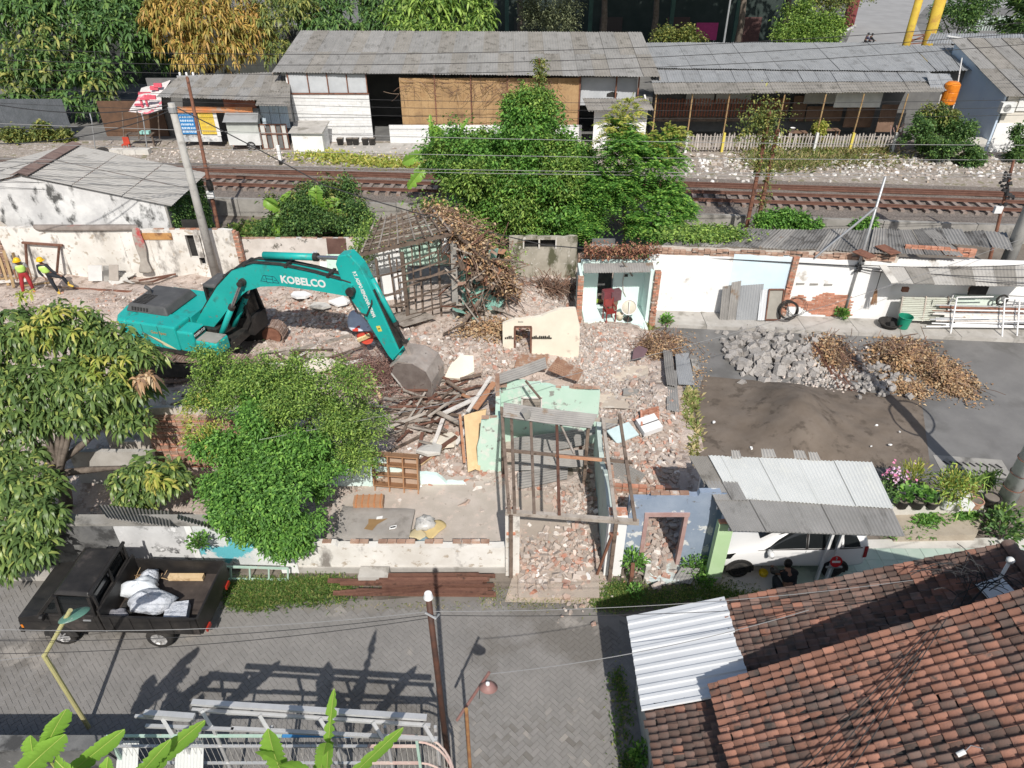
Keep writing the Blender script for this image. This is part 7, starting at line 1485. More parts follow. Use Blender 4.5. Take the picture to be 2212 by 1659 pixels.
rubble('coarse_rubble',1300,[(1030,770,70,30,0),(980,840,60,40,0),(900,740,90,26,0),(1140,720,60,24,0),(1160,650,50,20,0),(700,680,90,26,0),(1390,960,40,50,0),(1000,1040,60,30,0),(1330,800,40,40,0)],rubble_pal,.06,.13,'larger lumps of pinkish plaster and brick around the bucket')
mb=MB()
for _ in range(1500):
 q=R.choice([(1395,955,44,44),(1380,1010,40,36),(1370,1000,46,50),(1255,1190,22,44),(1165,1220,22,34),(700,672,60,22),(1240,1090,22,14),(1020,770,60,26),(1430,1190,26,40)]);u,v=R.gauss(q[0],q[2]),R.gauss(q[1],q[3])
 if u>1468 or (q[1]>1150 and q[0]<1300 and not 1125<u<1290) or v>1275:continue
 p=at(u,v,.03)+Vector((0,0,R.random()*.1));m=Matrix.Rotation(R.uniform(0,6),3,'Z')@Matrix.Rotation(R.gauss(0,.4),3,'X')@Matrix.Rotation(R.gauss(0,.4),3,'Y');L_=R.uniform(.05,.13);mb.obox(p,m@Vector((L_,0,0)),m@Vector((0,R.uniform(.04,.065),0)),m@Vector((0,0,R.uniform(.02,.04))))
mb.build('loose_bricks',rubble_pal,label='loose pale bricks and half bricks heaped over the site',cat='rubble',kind='stuff')
rubble('fine_rubble',9000,zones+[(1320,780,45,45,0),(1300,700,40,30,0),(1330,850,40,40,0),(900,720,100,40,0),(980,830,60,60,0),(200,670,130,24,0),(1150,690,60,30,0),(870,1060,90,40,0),(560,680,120,30,0)],rubble_pal,.015,.04,'fine pinkish crumbs between the larger rubble')
rubble('grey_rubble',3200,[(1300,745,42,26,0),(1345,850,46,44,0),(1170,640,50,16,0),(1290,790,30,20,0)],rubble_grey,.02,.06,'grey crumbled plaster rubble below the mint room')
tg=at(1400,900,.25);t=thing('terracotta_grille','slotted terracotta vent panel lying on the rubble','grille',tg)
for i in range(6):MB().obox(tg+Vector((.0+.02*i,-.35+i*.14,.02)),(.3,.1,.03),(-.01,.025,0),(0,0,.03)).build('bar',brick_m,t)
for s in (-.28,0,.28):MB().obox(tg+Vector((s+.05,s*.33,.02)),(.03,0,0),(.05,.4,0),(0,0,.028)).build('stile',brick_m,t)
p=at(1402,918,.3);t=thing('white_box','white box lying on the rubble below the terracotta grille','box',p);MB().obox(p,(.3,.1,.05),(-.1,.28,.05),(0,-.02,.1)).build('carton',white_metal,t);MB().obox(p+Vector((0,-.02,.11)),(.3,.1,.05),(-.006,.015,0),(0,0,.004)).build('seam',dark,t)
p=at(1345,935,.3);MB().obox(p,(.35,.1,.1),(-.15,.2,.1),(0,0,.02)).build('pale_blue_sheet',plain('pale_blue_panel',(.5,.62,.64)),label='pale blue panel on the rubble beside the passage wall',cat='panel')
stems(lambda:at(R.gauss(820,46),R.gauss(820,26),.05)+Vector((0,0,R.random()*.25)),1300,.7,.008,M('purple_twigs',(.2,.12,.1),pal=[(0,(.2,.11,.09)),(.4,(.28,.17,.14)),(.75,(.15,.09,.08))],isl=.2,bump=0),'twig_heap','heap of reddish dry twigs left of the bucket',0)
p=at(1375,848,.03);MB().obox(p,(.45,-.05,0),(.03,.18,0),(0,0,.03)).build('mesh_mat',concrete_d,label='dark mesh panel lying flat on the pale rubble',cat='panel')
p=at(1215,752,.2);sheet('pale_floor',[tuple(at(1290,880,.03)),tuple(at(1400,885,.03)),tuple(at(1400,790,.03)),tuple(at(1275,790,.03))],M('pale_dust',(.6,.52,.42),(.52,.44,.36),1.5,c3=(.7,.64,.55),s3=4,bump=.6,bs=18))
p=at(1382,765,.35);MB().extr([p+Vector(q) for q in ((-.3,-.2,-.1),(.1,-.25,0),(.3,.1,.1),(.0,.3,.15),(-.2,.2,.05))],(0,0,.05)).build('purple_cloth',plain('plum_cloth',(.16,.1,.11)),label='dark plum crumpled sheet at the edge of the grey rubble',cat='cloth')
for i in range(22):
 x,z=i%8,i//8;p=at(1325+x*17,1065,0);p.z=.1+z*.12;brick(None,p,R.uniform(-.2,.2),s=1.25).update_tag() if False else None
sw=thing('brick_row','row of dirty bricks still bedded above the blue door wall','bricks',at(1390,1070,0));q0,q1=at(1325,1066,0),at(1478,1072,0)
for r in range(4):course(sw,(q0.x,q0.y),(q1.x,q1.y),.12+r*.075,1,.12+.08*r,k=0 if r%2 else 1)
# ================================================================ MACHINES AND PEOPLE
def text(parent,s,loc,xdir,updir,size,mat,name='lettering',extr=.004,shear=0.,squash=1.,bold=0.):
 cu=bpy.data.curves.new(name,'FONT');cu.body=s;cu.size=size;cu.extrude=extr;cu.align_x='CENTER';cu.align_y='CENTER';cu.offset=bold;cu.resolution_u=3
 o=bpy.data.objects.new(name,cu);COL.link(o);o.parent=parent;cu.materials.append(mat)
 x=Vector(xdir).normalized();y=Vector(updir).normalized();z=x.cross(y).normalized();y=z.cross(x)
 m=Matrix(((x.x*squash,y.x,z.x,loc[0]),(x.y*squash,y.y,z.y,loc[1]),(x.z*squash,y.z,z.z,loc[2]),(0,0,0,1)))
 bpy.context.view_layer.update();me=bpy.data.meshes.new_from_object(o.evaluated_get(bpy.context.evaluated_depsgraph_get()));bpy.data.objects.remove(o)
 me.transform(m);me.materials.clear();me.materials.append(mat);o=bpy.data.objects.new(name,me);COL.link(o);o.parent=parent;return o
teal=M('excavator_teal',(.012,.34,.31),(.02,.4,.36),1.2,rough=.42,bump=.06,c3=(.035,.15,.13),s3=2.4,t3=.55,w3=.2,c4=(.16,.16,.135),s4=5,t4=.63,spec=.4)
greyhood=M('hood_grey',(.07,.07,.072),(.1,.1,.1),2,rough=.6,bump=.1,c3=(.2,.19,.18),s3=2,t3=.62)
dirtsteel=M('worn_bucket_steel',(.27,.235,.21),(.36,.32,.29),3,rough=.6,bump=.3,c3=(.36,.29,.25),s3=2.5,t3=.55,c4=(.13,.11,.1),s4=5,t4=.62)
grease=M('greasy_black',(.02,.02,.02),(.05,.045,.04),4,rough=.5,bump=.2)
chrome=M('chrome_rod',(.5,.5,.52),rough=.2,metal=.9,bump=0)
EX=thing('excavator','teal tracked excavator working on the rubble with its bucket lowered','excavator',(-11.2,22.44,.06),rad(-15))
def ex(mb,name,mat,parent=None,smooth=False):return mb.build(name,mat,parent or EX,local=True,smooth=smooth)
def profile(pts,y0,y1):return MB().extr([(p[0],y0,p[1]) for p in pts],(0,y1-y0,0))
def bevel(o,w_=.03,seg=2):
 m=o.modifiers.new('b','BEVEL');m.width=w_;m.segments=seg;m.limit_method='ANGLE';m.angle_limit=rad(30);return o
# undercarriage (turned a little against the house)
ur=Matrix.Rotation(rad(12),3,'Z')
shoe_m=M('track_shoe_dusty',(.3,.22,.18),(.2,.13,.1),5,c3=(.48,.4,.36),s3=7,t3=.56,rnd=.25,bump=.5,rough=.8)
for sy,nm in ((-1.28,'crawler_track'),(1.28,'crawler_track')):
 path=[];hl=1.95;r_=.45
 for i in range(20):path.append((-hl+2*hl*i/20,.92,0.))
 for i in range(8):a=math.pi/2-math.pi*i/8;path.append((hl+math.cos(a)*r_,.47+math.sin(a)*r_,a-math.pi/2))
 for i in range(20):path.append((hl-2*hl*i/20,.02,math.pi))
 for i in range(8):a=-math.pi/2-math.pi*i/8;path.append((-hl+math.cos(a)*r_,.47+math.sin(a)*r_,a-math.pi/2))
 fr=profile([(-hl-.3,.2),(hl+.3,.2),(hl+.35,.47),(hl+.25,.72),(-hl-.25,.72),(-hl-.35,.47)],sy-.2,sy+.2)
 fr.v=[tuple(ur@Vector(v)) for v in fr.v];tr=ex(fr,nm,grease)
 for x in (-hl,hl):
  w2=MB().cyl((x,sy-.23,.47),(x,sy+.23,.47),.36,n=18);w2.v=[tuple(ur@Vector(v)) for v in w2.v];ex(w2,'idler_wheel',rust,tr)
 sm_=MB().box(-.09,.09,-.3,.3,-.02,.02).box(-.02,.02,-.3,.3,.02,.05).mesh('track_shoe',shoe_m)
 for i in range(len(path)):
  x,z,a=path[i];o=bpy.data.objects.new('track_shoe',sm_);COL.link(o);o.parent=tr;o.location=ur@Vector((x,sy,z));o.rotation_euler=(0,-a,rad(12)) if False else (0,0,0)
  o.rotation_mode='QUATERNION';o.rotation_quaternion=(ur@Matrix.Rotation(-a,3,'Y')).to_quaternion()
b_=MB().box(-.9,.9,-1.0,1.0,.35,.8);b_.v=[tuple(ur@Vector(v)) for v in b_.v];ex(b_,'carbody',grease);ex(MB().cyl((0,0,.8),(0,0,1.04),.62,n=24),'swing_ring',grease)
# house
ex(MB().box(-2.5,1.5,-1.34,1.34,1.04,1.2),'deck',grease)
cwp=[(-2.05,-1.36),(-2.45,-1.3),(-2.68,-1.0),(-2.82,-.4),(-2.82,.4),(-2.68,1.0),(-2.45,1.3),(-2.05,1.36)]
bevel(ex(MB().prism(cwp,1.1,2.12),'counterweight',teal),.12,3)
bevel(ex(MB().box(-2.04,-.05,-1.36,-.5,1.2,2.14),'side_house',teal),.06)
ex(MB().box(-2.04,.0,-.49,1.36,1.2,2.1),'engine_house',teal);bevel(ex(MB().box(-.04,.62,-1.36,-.62,1.2,2.02),'tank_box',teal),.08,3)
bevel(ex(MB().box(.63,1.5,-1.36,-.66,1.2,1.72),'tool_box',teal),.07,3);ex(MB().box(.66,1.46,-1.3,-.7,1.722,1.735),'step_plate',concrete_d)
ex(MB().box(.0,.9,-.48,.3,1.2,1.7),'pump_bay',grease)
hood=bevel(ex(MB().hexa([(-2.5,-.75,2.12),(-.75,-.75,2.12),(-.75,1.0,2.12),(-2.5,1.0,2.12),(-2.38,-.62,2.4),(-.9,-.62,2.42),(-.9,.88,2.42),(-2.38,.88,2.4)]),'engine_hood',greyhood),.06,3)
for i in range(7):
 for j in range(4):ex(MB().box(-2.25+j*.14,-2.15+j*.14,-.55+i*.1,-.49+i*.1,2.41,2.425),'hood_slot',dark,hood)
for i in range(5):ex(MB().obox((-2.46+.0,-.5+i*.22,2.26),(.03,0,.06),(0,.07,0),(.02,0,.004)),'hood_slot',dark,hood)
for i in range(6):ex(MB().obox((-2.2+i*.12,-.70,2.26),(.035,0,0),(0,.02,.06),(0,.006,.0)),'hood_slot',dark,hood)
ex(MB().tube([(-2.1,.2,2.4),(-2.1,.2,2.58),(-2.25,.2,2.66)],.07,12),'exhaust',greyhood)
for x in (-1.4,-.75):ex(MB().box(x-.006,x+.006,-1.366,-1.36,1.2,2.1),'panel_seam',dark)
ex(MB().extr([(-1.45,-1.363,1.75),(-.6,-1.363,1.32),(-.2,-1.363,1.24),(-.35,-1.363,1.34),(-.9,-1.363,1.6)],(0,-.004,0)),'side_stripe',plain('cream_stripe',(.6,.56,.36)))
ex(MB().extr([(-1.5,-1.3645,1.79),(-.75,-1.3645,1.4),(-.66,-1.3645,1.38),(-1.35,-1.3645,1.75)],(0,-.004,0)),'dark_stripe',plain('stripe_dark',(.08,.07,.06)))
text(EX,'Geo Spec',(-.75,-1.37,1.84),(1,0,0),(0,0,1),.16,plain('gold_letter',(.45,.26,.1)),shear=.2)
ex(MB().box(.625,.632,-1.28,-.72,1.76,1.98),'name_plate',black_m);text(EX,'KOBELCO',(.64,-1.0,1.87),(0,1,0),(0,0,1),.13,wht)
ex(MB().box(-.4,1.5,-.6,.62,1.2,1.35),'boom_well',grease)
# cab
cab=ex(MB().box(.1,1.75,.42,1.36,1.1,1.75),'cab',black_m)
for x,y in ((.12,.44),(.12,1.32),(.95,.44),(.95,1.32),(1.68,.44),(1.68,1.32)):
 ex(MB().beam((x,y,1.75),(x-(.22 if x>1.6 else 0),y,2.85),.09),'cab_pillar',black_m,cab)
bevel(ex(MB().box(.05,1.55,.38,1.38,2.82,2.98),'cab_roof',greyhood,cab),.08,3)
for x0,x1 in ((.16,.9),(1.0,1.52)):ex(MB().box(x0,x1,.47,.485,1.78,2.8),'cab_window',glass,cab);ex(MB().box(x0,x1,1.3,1.315,1.78,2.8),'cab_window',glass,cab)
ex(MB().hexa([(1.7,.5,1.2),(1.71,.5,1.2),(1.71,1.3,1.2),(1.7,1.3,1.2),(1.47,.5,2.8),(1.48,.5,2.8),(1.48,1.3,2.8),(1.47,1.3,2.8)]),'windscreen',glass,cab);ex(MB().box(.105,.12,.5,1.28,1.9,2.75),'rear_window',glass,cab)
ex(MB().box(.5,.95,.65,1.1,1.76,2.3),'seat',dark,cab)
ex(MB().tube([(1.5,.35,1.3),(1.75,.35,1.7),(1.7,.35,2.4),(1.5,.4,2.5)],.018,6),'handrail',black_m)
# boom
bc=[(.15,1.55,.28),(.75,2.24,.33),(1.5,3.1,.36),(2.2,3.7,.4),(2.9,3.97,.39),(3.8,4.06,.34),(5.0,4.0,.29),(6.0,3.9,.23),(6.35,3.86,.2)]
top=[];bot=[]
for i,(x,z,w_) in enumerate(bc):
 a,b=bc[max(0,i-1)],bc[min(len(bc)-1,i+1)];d=Vector((b[0]-a[0],0,b[1]-a[1])).normalized();n_=Vector((-d.z,0,d.x));top.append((x+n_.x*w_,z+n_.z*w_));bot.append((x-n_.x*w_,z-n_.z*w_))
mb=MB()
for i in range(len(bc)-1):
 y=.3
 mb.hexa([(bot[i][0],-y,bot[i][1]),(bot[i+1][0],-y,bot[i+1][1]),(bot[i+1][0],y,bot[i+1][1]),(bot[i][0],y,bot[i][1]),(top[i][0],-y,top[i][1]),(top[i+1][0],-y,top[i+1][1]),(top[i+1][0],y,top[i+1][1]),(top[i][0],y,top[i][1])])
# one closed skin: drop the inner walls between the boxes
mb.f=[f for k,f in enumerate(mb.f) if not ((k%6==3 and k//6<len(bc)-2) or (k%6==5 and k//6>0))]
boom=ex(mb,'boom',teal)
bt=lambda s:(lambda i,f:Vector((top[i][0]*(1-f)+top[i+1][0]*f,0,top[i][1]*(1-f)+top[i+1][1]*f)))(int(s),s-int(s))
for y in (-.22,-.12,.1,.2):ex(MB().tube([bt(s)+Vector((0,y,.06)) for s in (.5,1.2,2,2.6,3.2,4,5,6,7,7.8)],.028,6),'hydraulic_hose',grease,boom)
for s in (1.5,2.5,3.6,5.2,6.5):p=bt(s);ex(MB().obox(p+Vector((0,0,.06)),(.05,0,0),(0,.28,0),(0,0,.05)),'hose_clamp',grease,boom)
ex(MB().cyl((2.35,-.42,3.7),(2.35,.42,3.7),.13,n=16),'boom_pin',grease,boom);ex(MB().cyl((6.3,-.4,3.86),(6.3,.4,3.86),.15,n=16),'boom_pin',grease,boom)
bd=Vector((bc[6][0]-bc[4][0],0,bc[6][1]-bc[4][1])).normalized()
text(boom,'KOBELCO',(4.62,-.306,3.98),bd,(0,0,1),.36,wht,bold=.012)
em=plain('emblem_navy',(.02,.05,.09));e0=Vector((3.38,-.305,3.93))
def em_line(p,q):ex(MB().beam(e0+Vector((p[0],0,p[1])),e0+Vector((q[0],0,q[1])),.02,.008),'emblem_stroke',em,boom)
for p,q in (((-.34,-.11),(-.2,.11)),((-.2,.11),(.2,.11)),((.2,.11),(.34,-.11)),((-.34,-.11),(-.12,-.11)),((.12,-.11),(.34,-.11)),((-.12,-.13),(-.12,.11)),((.12,-.13),(.12,.11)),((-.12,-.13),(.12,-.13)),((-.12,0),(.12,0)),((-.26,-.03),(-.17,-.03)),((.17,-.03),(.26,-.03))):em_line(p,q)
def ram(p,q,y,r_,split=.6,parent=None):
 p,q=Vector((p[0],y,p[1])),Vector((q[0],y,q[1]));m=p.lerp(q,split);o=ex(MB().cyl(p,m,r_,n=14),'hydraulic_cylinder',teal,parent,True);ex(MB().cyl(m-(q-p).normalized()*.1,m+(q-p).normalized()*.04,r_*1.18,n=14),'cylinder_head',grease,o);ex(MB().cyl(m,q,r_*.55,n=12),'piston_rod',chrome if r_>.09 else grease,o);ex(MB().cyl(q-Vector((0,.1,0)),q+Vector((0,.1,0)),r_*1.0,n=12),'rod_eye',grease,o)
for y in (-.46,.46):ram((.85,1.2),(2.35,3.7),y,.1,.62)
ram((3.15,4.62),(6.1,4.86),0,.12,.66)
# arm, link and bucket
arm=ex(profile([(5.85,4.72),(5.98,5.02),(6.35,5.12),(6.7,4.75),(6.95,4.1),(7.78,1.62),(7.72,1.34),(7.5,1.3),(7.32,1.5),(6.62,2.9),(6.12,3.62),(6.0,4.0)],-.22,.22),'arm',teal);bevel(arm,.03,2)
ex(profile([(6.98,3.9),(7.72,1.75),(7.79,1.78),(7.06,3.95)],-.15,.15),'arm_back_plate',grease,arm)
ad=Vector((7.45-6.55,0,1.9-4.6)).normalized()
text(arm,'P.T. ADIPO KENCANA UTAMA',(6.72,-.226,3.75),ad,(.95,0,.31),.17,wht,squash=.72,bold=.006)
ex(MB().obox((7.1,-.224,2.55),(.07,0,.02),(0,.003,0),(-.03,0,.1)),'warning_label',yel,arm);ex(MB().obox((7.1,-.228,2.55),(.04,0,.012),(0,.002,0),(-.004,0,.015)),'label_print',black_m,arm)
ram((6.95,4.25),(7.9,2.0),0,.09,.7,arm)
for y in (-.16,.16):ex(MB().tube([(6.1,y*1.6,4.05),(6.25,y*1.7,3.5),(6.45,y*1.9,3.1),(6.75,y*1.8,3.05),(6.95,y*1.4,3.45),(6.98,y,3.75)],.035,7),'hydraulic_hose',grease,arm)
for y in (-.27,.27):ex(MB().beam((7.55,y,1.55),(7.92,y,2.0),.1,.05),'link_bar',teal,arm)
ex(MB().beam((7.92,0,2.0),(8.12,0,1.42),.2,.14),'push_link',dirtsteel,arm)
bp=[(7.5,1.38),(7.8,1.62),(8.35,1.62),(8.8,1.38),(8.98,.98),(8.96,.5),(8.88,0),(8.74,-.42)]
def off(p,k):c0=Vector((8.1,.75));v_=Vector(p)-c0;return tuple(c0+v_*k)
inn=[off(p,.93) for p in bp];shell_=MB()
for i in range(len(bp)-1):shell_.hexa([(bp[i][0],-.6,bp[i][1]),(bp[i+1][0],-.6,bp[i+1][1]),(bp[i+1][0],.6,bp[i+1][1]),(bp[i][0],.6,bp[i][1]),(inn[i][0],-.6,inn[i][1]),(inn[i+1][0],-.6,inn[i+1][1]),(inn[i+1][0],.6,inn[i+1][1]),(inn[i][0],.6,inn[i][1])])
bkt=ex(shell_,'bucket',dirtsteel)
for y in (-.63,.6):ex(profile([(7.55,1.1),(7.72,1.52)]+[off(p,.99) for p in bp[2:]]+[(8.62,-.42)],y,y+.03),'bucket_side',M('bucket_side_steel',(.13,.105,.095),(.19,.16,.145),3,rough=.6,bump=.3) if 'bucket_side_steel' not in MATS else MATS['bucket_side_steel'],bkt);ex(MB().beam((7.56,y+.015,1.12),(8.62,y+.015,-.42),.07,.05),'side_cutter',concrete,bkt)
for i in range(5):y=-.5+i*.25;ex(MB().hexa([(8.6,y-.05,-.42),(8.76,y-.05,-.38),(8.76,y+.05,-.38),(8.6,y+.05,-.42),(8.56,y-.02,-.64),(8.6,y-.02,-.63),(8.6,y+.02,-.63),(8.56,y+.02,-.64)]),'tooth',grease,bkt)
for y in (-.28,.24):ex(profile([(7.45,1.25),(7.6,1.1),(8.2,1.3),(8.2,1.6),(7.7,1.62)],y,y+.05),'bucket_ear',dirtsteel,bkt)
for p in ((7.56,1.35),(8.12,1.45)):ex(MB().cyl((p[0],-.36,p[1]),(p[0],.36,p[1]),.09,n=12),'pin',grease,bkt)
# ---------------------------------------------------------------- wheels and a lofted car body
def wheel(parent,c,side,r=.29,w_=.18,rim=steel,spokes=5,dark_rim=False):
 # local: axle along y; side = -1 faces the near side
 c=Vector(c);t=MB().rev(c,[(r*.62,-w_/2),(r*.9,-w_/2),(r,-w_*.32),(r,w_*.32),(r*.9,w_/2),(r*.62,w_/2)],26,(0,1,0)).build('wheel',rubber,parent,local=True,smooth=True)
 MB().rev(c,[(r*.64,side*w_*.46),(r*.58,side*w_*.3),(r*.2,side*w_*.2),(.001,side*w_*.2)],24,(0,1,0)).build('rim',rim,t,local=True,smooth=True)
 for i in range(spokes):
  a=2*math.pi*i/spokes;d=Vector((math.cos(a),0,math.sin(a)));MB().beam(c+Vector((0,side*w_*.36,0))+d*r*.12,c+Vector((0,side*w_*.38,0))+d*r*.6,r*.16,.03).build('spoke',rim,t,local=True)
 MB().cyl(c+Vector((0,side*w_*.2,0)),c+Vector((0,side*w_*.42,0)),r*.14,n=12).build('hub',grease if dark_rim else steel,t,local=True);return t
CARM=M('white_car_paint',(.8,.8,.8),(.78,.78,.78),1,rough=.25,bump=0,coat=.6,spec=.5)
ST=[
 (2.05,.55,.3,.5,.6,.62,.4),(1.98,.72,.26,.55,.68,.72,.5),(1.8,.79,.24,.62,.8,.85,.55),(1.45,.82,.24,.68,.9,.97,.58),(1.05,.825,.24,.7,.97,1.05,.6),(.85,.825,.24,.7,.99,1.1,.6),
 (.35,.825,.24,.7,1.0,1.4,.55),(-.1,.825,.24,.7,1.01,1.53,.56),(-.7,.825,.24,.7,1.02,1.55,.56),(-1.3,.825,.24,.7,1.04,1.53,.55),(-1.75,.81,.25,.7,1.06,1.46,.53),(-1.95,.78,.28,.68,1.05,1.25,.52),(-2.05,.7,.34,.66,.95,1.05,.5)]
def ring(s):
 x,w_,zs,zh,zb,zr,rw=s;return [(x,w_*.9,zs),(x,w_,(zs+zh)/2),(x,w_,zh),(x,w_*.97,zb),(x,(w_*.97+rw)/2*1.01+.01,zb+(zr-zb)*.55),(x,rw,zr-.02*(zr-zb)),(x,rw*.5,zr+.02),(x,0,zr+.025)]
def car(name,label,loc,rz):
 t=thing(name,label,'car',loc,rz);vs=[];fs=[];n=15
 for s in ST:
  r_=ring(s);vs+=[(p[0],-p[1],p[2]) for p in r_]+[(p[0],p[1],p[2]) for p in r_[-2::-1]]
 for i in range(len(ST)-1):
  for j in range(n-1):fs.append((i*n+j,(i+1)*n+j,(i+1)*n+j+1,i*n+j+1))
 fs+=[tuple(range(n)),tuple((len(ST)-1)*n+j for j in range(n-1,-1,-1))]
 fs+=[((i+1)*n,i*n,i*n+n-1,(i+1)*n+n-1) for i in range(len(ST)-1)]
 body=MB().add(vs,fs).build('body',CARM,t,local=True,smooth=True);m=body.modifiers.new('s','SUBSURF');m.levels=m.render_levels=2
 def P(x,k,side,off_=.012):
  for a,b in zip(ST,ST[1:]):
   if b[0]<=x<=a[0]:
    f=(a[0]-x)/(a[0]-b[0]);ra,rb=ring(a),ring(b);i=int(k);g=k-i;p=[[ra[q][c]*(1-f)+rb[q][c]*f for c in range(3)] for q in (i,min(7,i+1))];v_=Vector([p[0][c]*(1-g)+p[1][c]*g for c in range(3)]);v_.y+=off_;v_.z+=off_*.4
    if side<0:v_.y=-v_.y
    return v_
 def patch(xk,side,nm,mat,par=body,off_=.012):
  rows=[]
  for (x0,x1,k) in xk:rows.append([P(x0+(x1-x0)*i/6,k,side,off_) for i in range(7)])
  vs=[p for r in rows for p in r];fs=[(j*7+i,j*7+i+1,(j+1)*7+i+1,(j+1)*7+i) for j in range(len(rows)-1) for i in range(6)];return MB().add(vs,fs).build(nm,mat,par,local=True,smooth=True)
 for sd in (-1,1):
  patch([(.78,-.28,3.12),(.62,-.28,3.6),(.42,-.28,4.2),(.12,-.28,4.75)],sd,'front_window',glass);patch([(-.36,-1.2,3.12),(-.36,-1.22,3.6),(-.36,-1.2,4.2),(-.36,-1.1,4.75)],sd,'rear_window',glass);patch([(-1.28,-1.72,3.15),(-1.28,-1.68,3.7),(-1.26,-1.58,4.4)],sd,'quarter_window',glass)
  patch([(.95,-1.78,3.0),(.93,-1.78,3.1)],sd,'belt_trim',black_m,off_=.016);patch([(-.29,-.35,3.1),(-.29,-.35,4.75)],sd,'door_pillar',black_m,off_=.015);patch([(.42,-1.3,4.8),(.2,-1.3,5.0)],sd,'rain_visor',black_m,off_=.02)
  for x0,x1 in ((.72,.71),(-.31,-.32),(-1.15,-1.16)):patch([(x0,x1,.4),(x0,x1,2.9)],sd,'door_seam',black_m,off_=.006)
  for x0 in (-.12,-1.0):patch([(x0,x0-.18,2.35),(x0,x0-.18,2.5)],sd,'door_handle',CARM,off_=.03)
  patch([(1.98,1.62,2.2),(1.95,1.55,2.75),(1.93,1.5,3.0)],sd,'headlight',glass,off_=.012);hl=patch([(1.93,1.74,2.4),(1.91,1.72,2.7)],sd,'headlight_lens',steel,off_=.017);patch([(-1.86,-2.0,2.1),(-1.85,-1.98,3.2)],sd,'tail_light',plain('tail_red',(.3,.02,.02),.2) if 'tail_red' not in MATS else MATS['tail_red'],off_=.012)
  mr=MB();mr.rev(Vector((.66,sd*.95,1.02)),[(.001,-.12),(.07,-.1),(.085,0),(.06,.1),(.001,.11)],12,(0,1,.1)).build('mirror',CARM,t,local=True,smooth=True)
  for x in (1.32,-1.2):
   wheel(t,(x,sd*.74,.29),sd,.29,.19,steel if False else black_m,7,True);arc=MB();pts=[Vector((x+math.cos(a)*.36,sd*.825,.29+math.sin(a)*.36)) for a in [math.pi*i/14 for i in range(15)]]
   arc.tube(pts,.03,6).build('wheel_arch',black_m,body,local=True);MB().extr([(x+math.cos(a)*.345,sd*.8,.29+math.sin(a)*.345) for a in [math.pi*i/14 for i in range(15)]]+[(x-.33,sd*.8,.2),(x+.33,sd*.8,.2)],(0,sd*.026,0)).build('arch_void',dark,body,local=True)
 g=lambda x,k:P(x,k,1,.012).z
 for nm,a,b,mt in (('windscreen',.84,.28,glass),('tailgate_window',-1.78,-1.96,glass)):
  vs=[];fs=[]
  for i in range(5):
   x=a+(b-a)*i/4
   for y in (-.9,-.45,0,.45,.9):w2=P(x,5.,1,0).y;vs.append((x,y*w2,P(x,7-abs(y)*1.6,1,0).z+.018))
  for i in range(4):
   for j in range(4):fs.append((i*5+j,i*5+j+1,(i+1)*5+j+1,(i+1)*5+j))
  MB().add(vs,fs).build(nm,mt,body,local=True,smooth=True)
 MB().box(2.0,2.045,-.42,.42,.36,.52).build('grille',black_m,body,local=True);MB().box(2.03,2.05,-.24,.24,.54,.64).build('number_plate',black_m,body,local=True);return t
car('hatchback_car','white hatchback car with dark windows parked under the carport',(7.02,12.98,.045),rad(180)).scale=(.95,1,1)
# ---------------------------------------------------------------- pickup
pk_=thing('pickup_truck','black pickup truck carrying white sacks, parked by the mural wall','truck',(-9.2,10.98,.0),rad(178));bl_=black_m
def pu(mb,n_,m,par=None,sm=False):return mb.build(n_,m,par or pk_,local=True,smooth=sm)
pu(MB().box(-2.15,1.95,-.4,.4,.42,.55),'chassis',grease)
body=pu(profile([(.12,.5),(2.0,.45),(2.06,.7),(2.0,.95),(1.48,1.06),(1.46,1.08),(.12,1.08)],-.8,.8),'cab_body',bl_);bevel(body,.05,3)
rf=pu(MB().hexa([(.14,-.72,1.62),(1.0,-.7,1.64),(1.0,.7,1.64),(.14,.72,1.62),(.2,-.64,1.71),(.9,-.62,1.72),(.9,.62,1.72),(.2,.64,1.71)]),'cab_roof',bl_);bevel(rf,.03)
for sy in (-1,1):
 for p,q in (((.17,.78,1.07),(.17,.71,1.63)),((.95,.78,1.07),(.93,.7,1.63)),((1.46,.77,1.07),(.98,.69,1.63))):pu(MB().beam((p[0],p[1]*sy,p[2]),(q[0],q[1]*sy,q[2]),.07),'cab_pillar',bl_)
 pu(MB().hexa([(.22,sy*.76,1.09),(1.38,sy*.76,1.09),(1.38,sy*.75,1.09),(.22,sy*.75,1.09),(.22,sy*.7,1.61),(.95,sy*.7,1.61),(.95,sy*.69,1.61),(.22,sy*.69,1.61)]),'side_window',glass)
 pu(MB().box(.22,.224,sy*.802-.004,sy*.802+.004,.55,1.05),'door_seam',dark,body);pu(MB().box(1.3,1.304,sy*.802-.004,sy*.802+.004,.55,1.05),'door_seam',dark,body);pu(MB().box(.3,.48,sy*.81-.012,sy*.81+.012,.92,.95),'door_handle',steel,body);pu(MB().rev((1.28,sy*.93,1.15),[(.001,-.05),(.07,-.04),(.08,.03),(.001,.06)],10,(1,0,0)),'mirror',bl_)
 for x in (1.2,-1.08):
  wheel(pk_,(x,sy*.72,.31),sy,.31,.2,M('silver_rim',(.5,.5,.5),(.4,.39,.38),5,rough=.5,metal=.4) if 'silver_rim' not in MATS else MATS['silver_rim'],8)
 pu(MB().extr([(1.2+math.cos(a)*.4,sy*.79,.31+math.sin(a)*.4) for a in [math.pi*i/12 for i in range(13)]],(0,sy*.02,0)),'arch_void',dark,body);pu(MB().box(2.035,2.065,sy*.6-.13,sy*.6+.13,.68,.84),'headlight',steel,body);pu(MB().box(1.98,2.03,sy*.79-.02,sy*.79+.02,.6,.7),'indicator',orange_m,body)
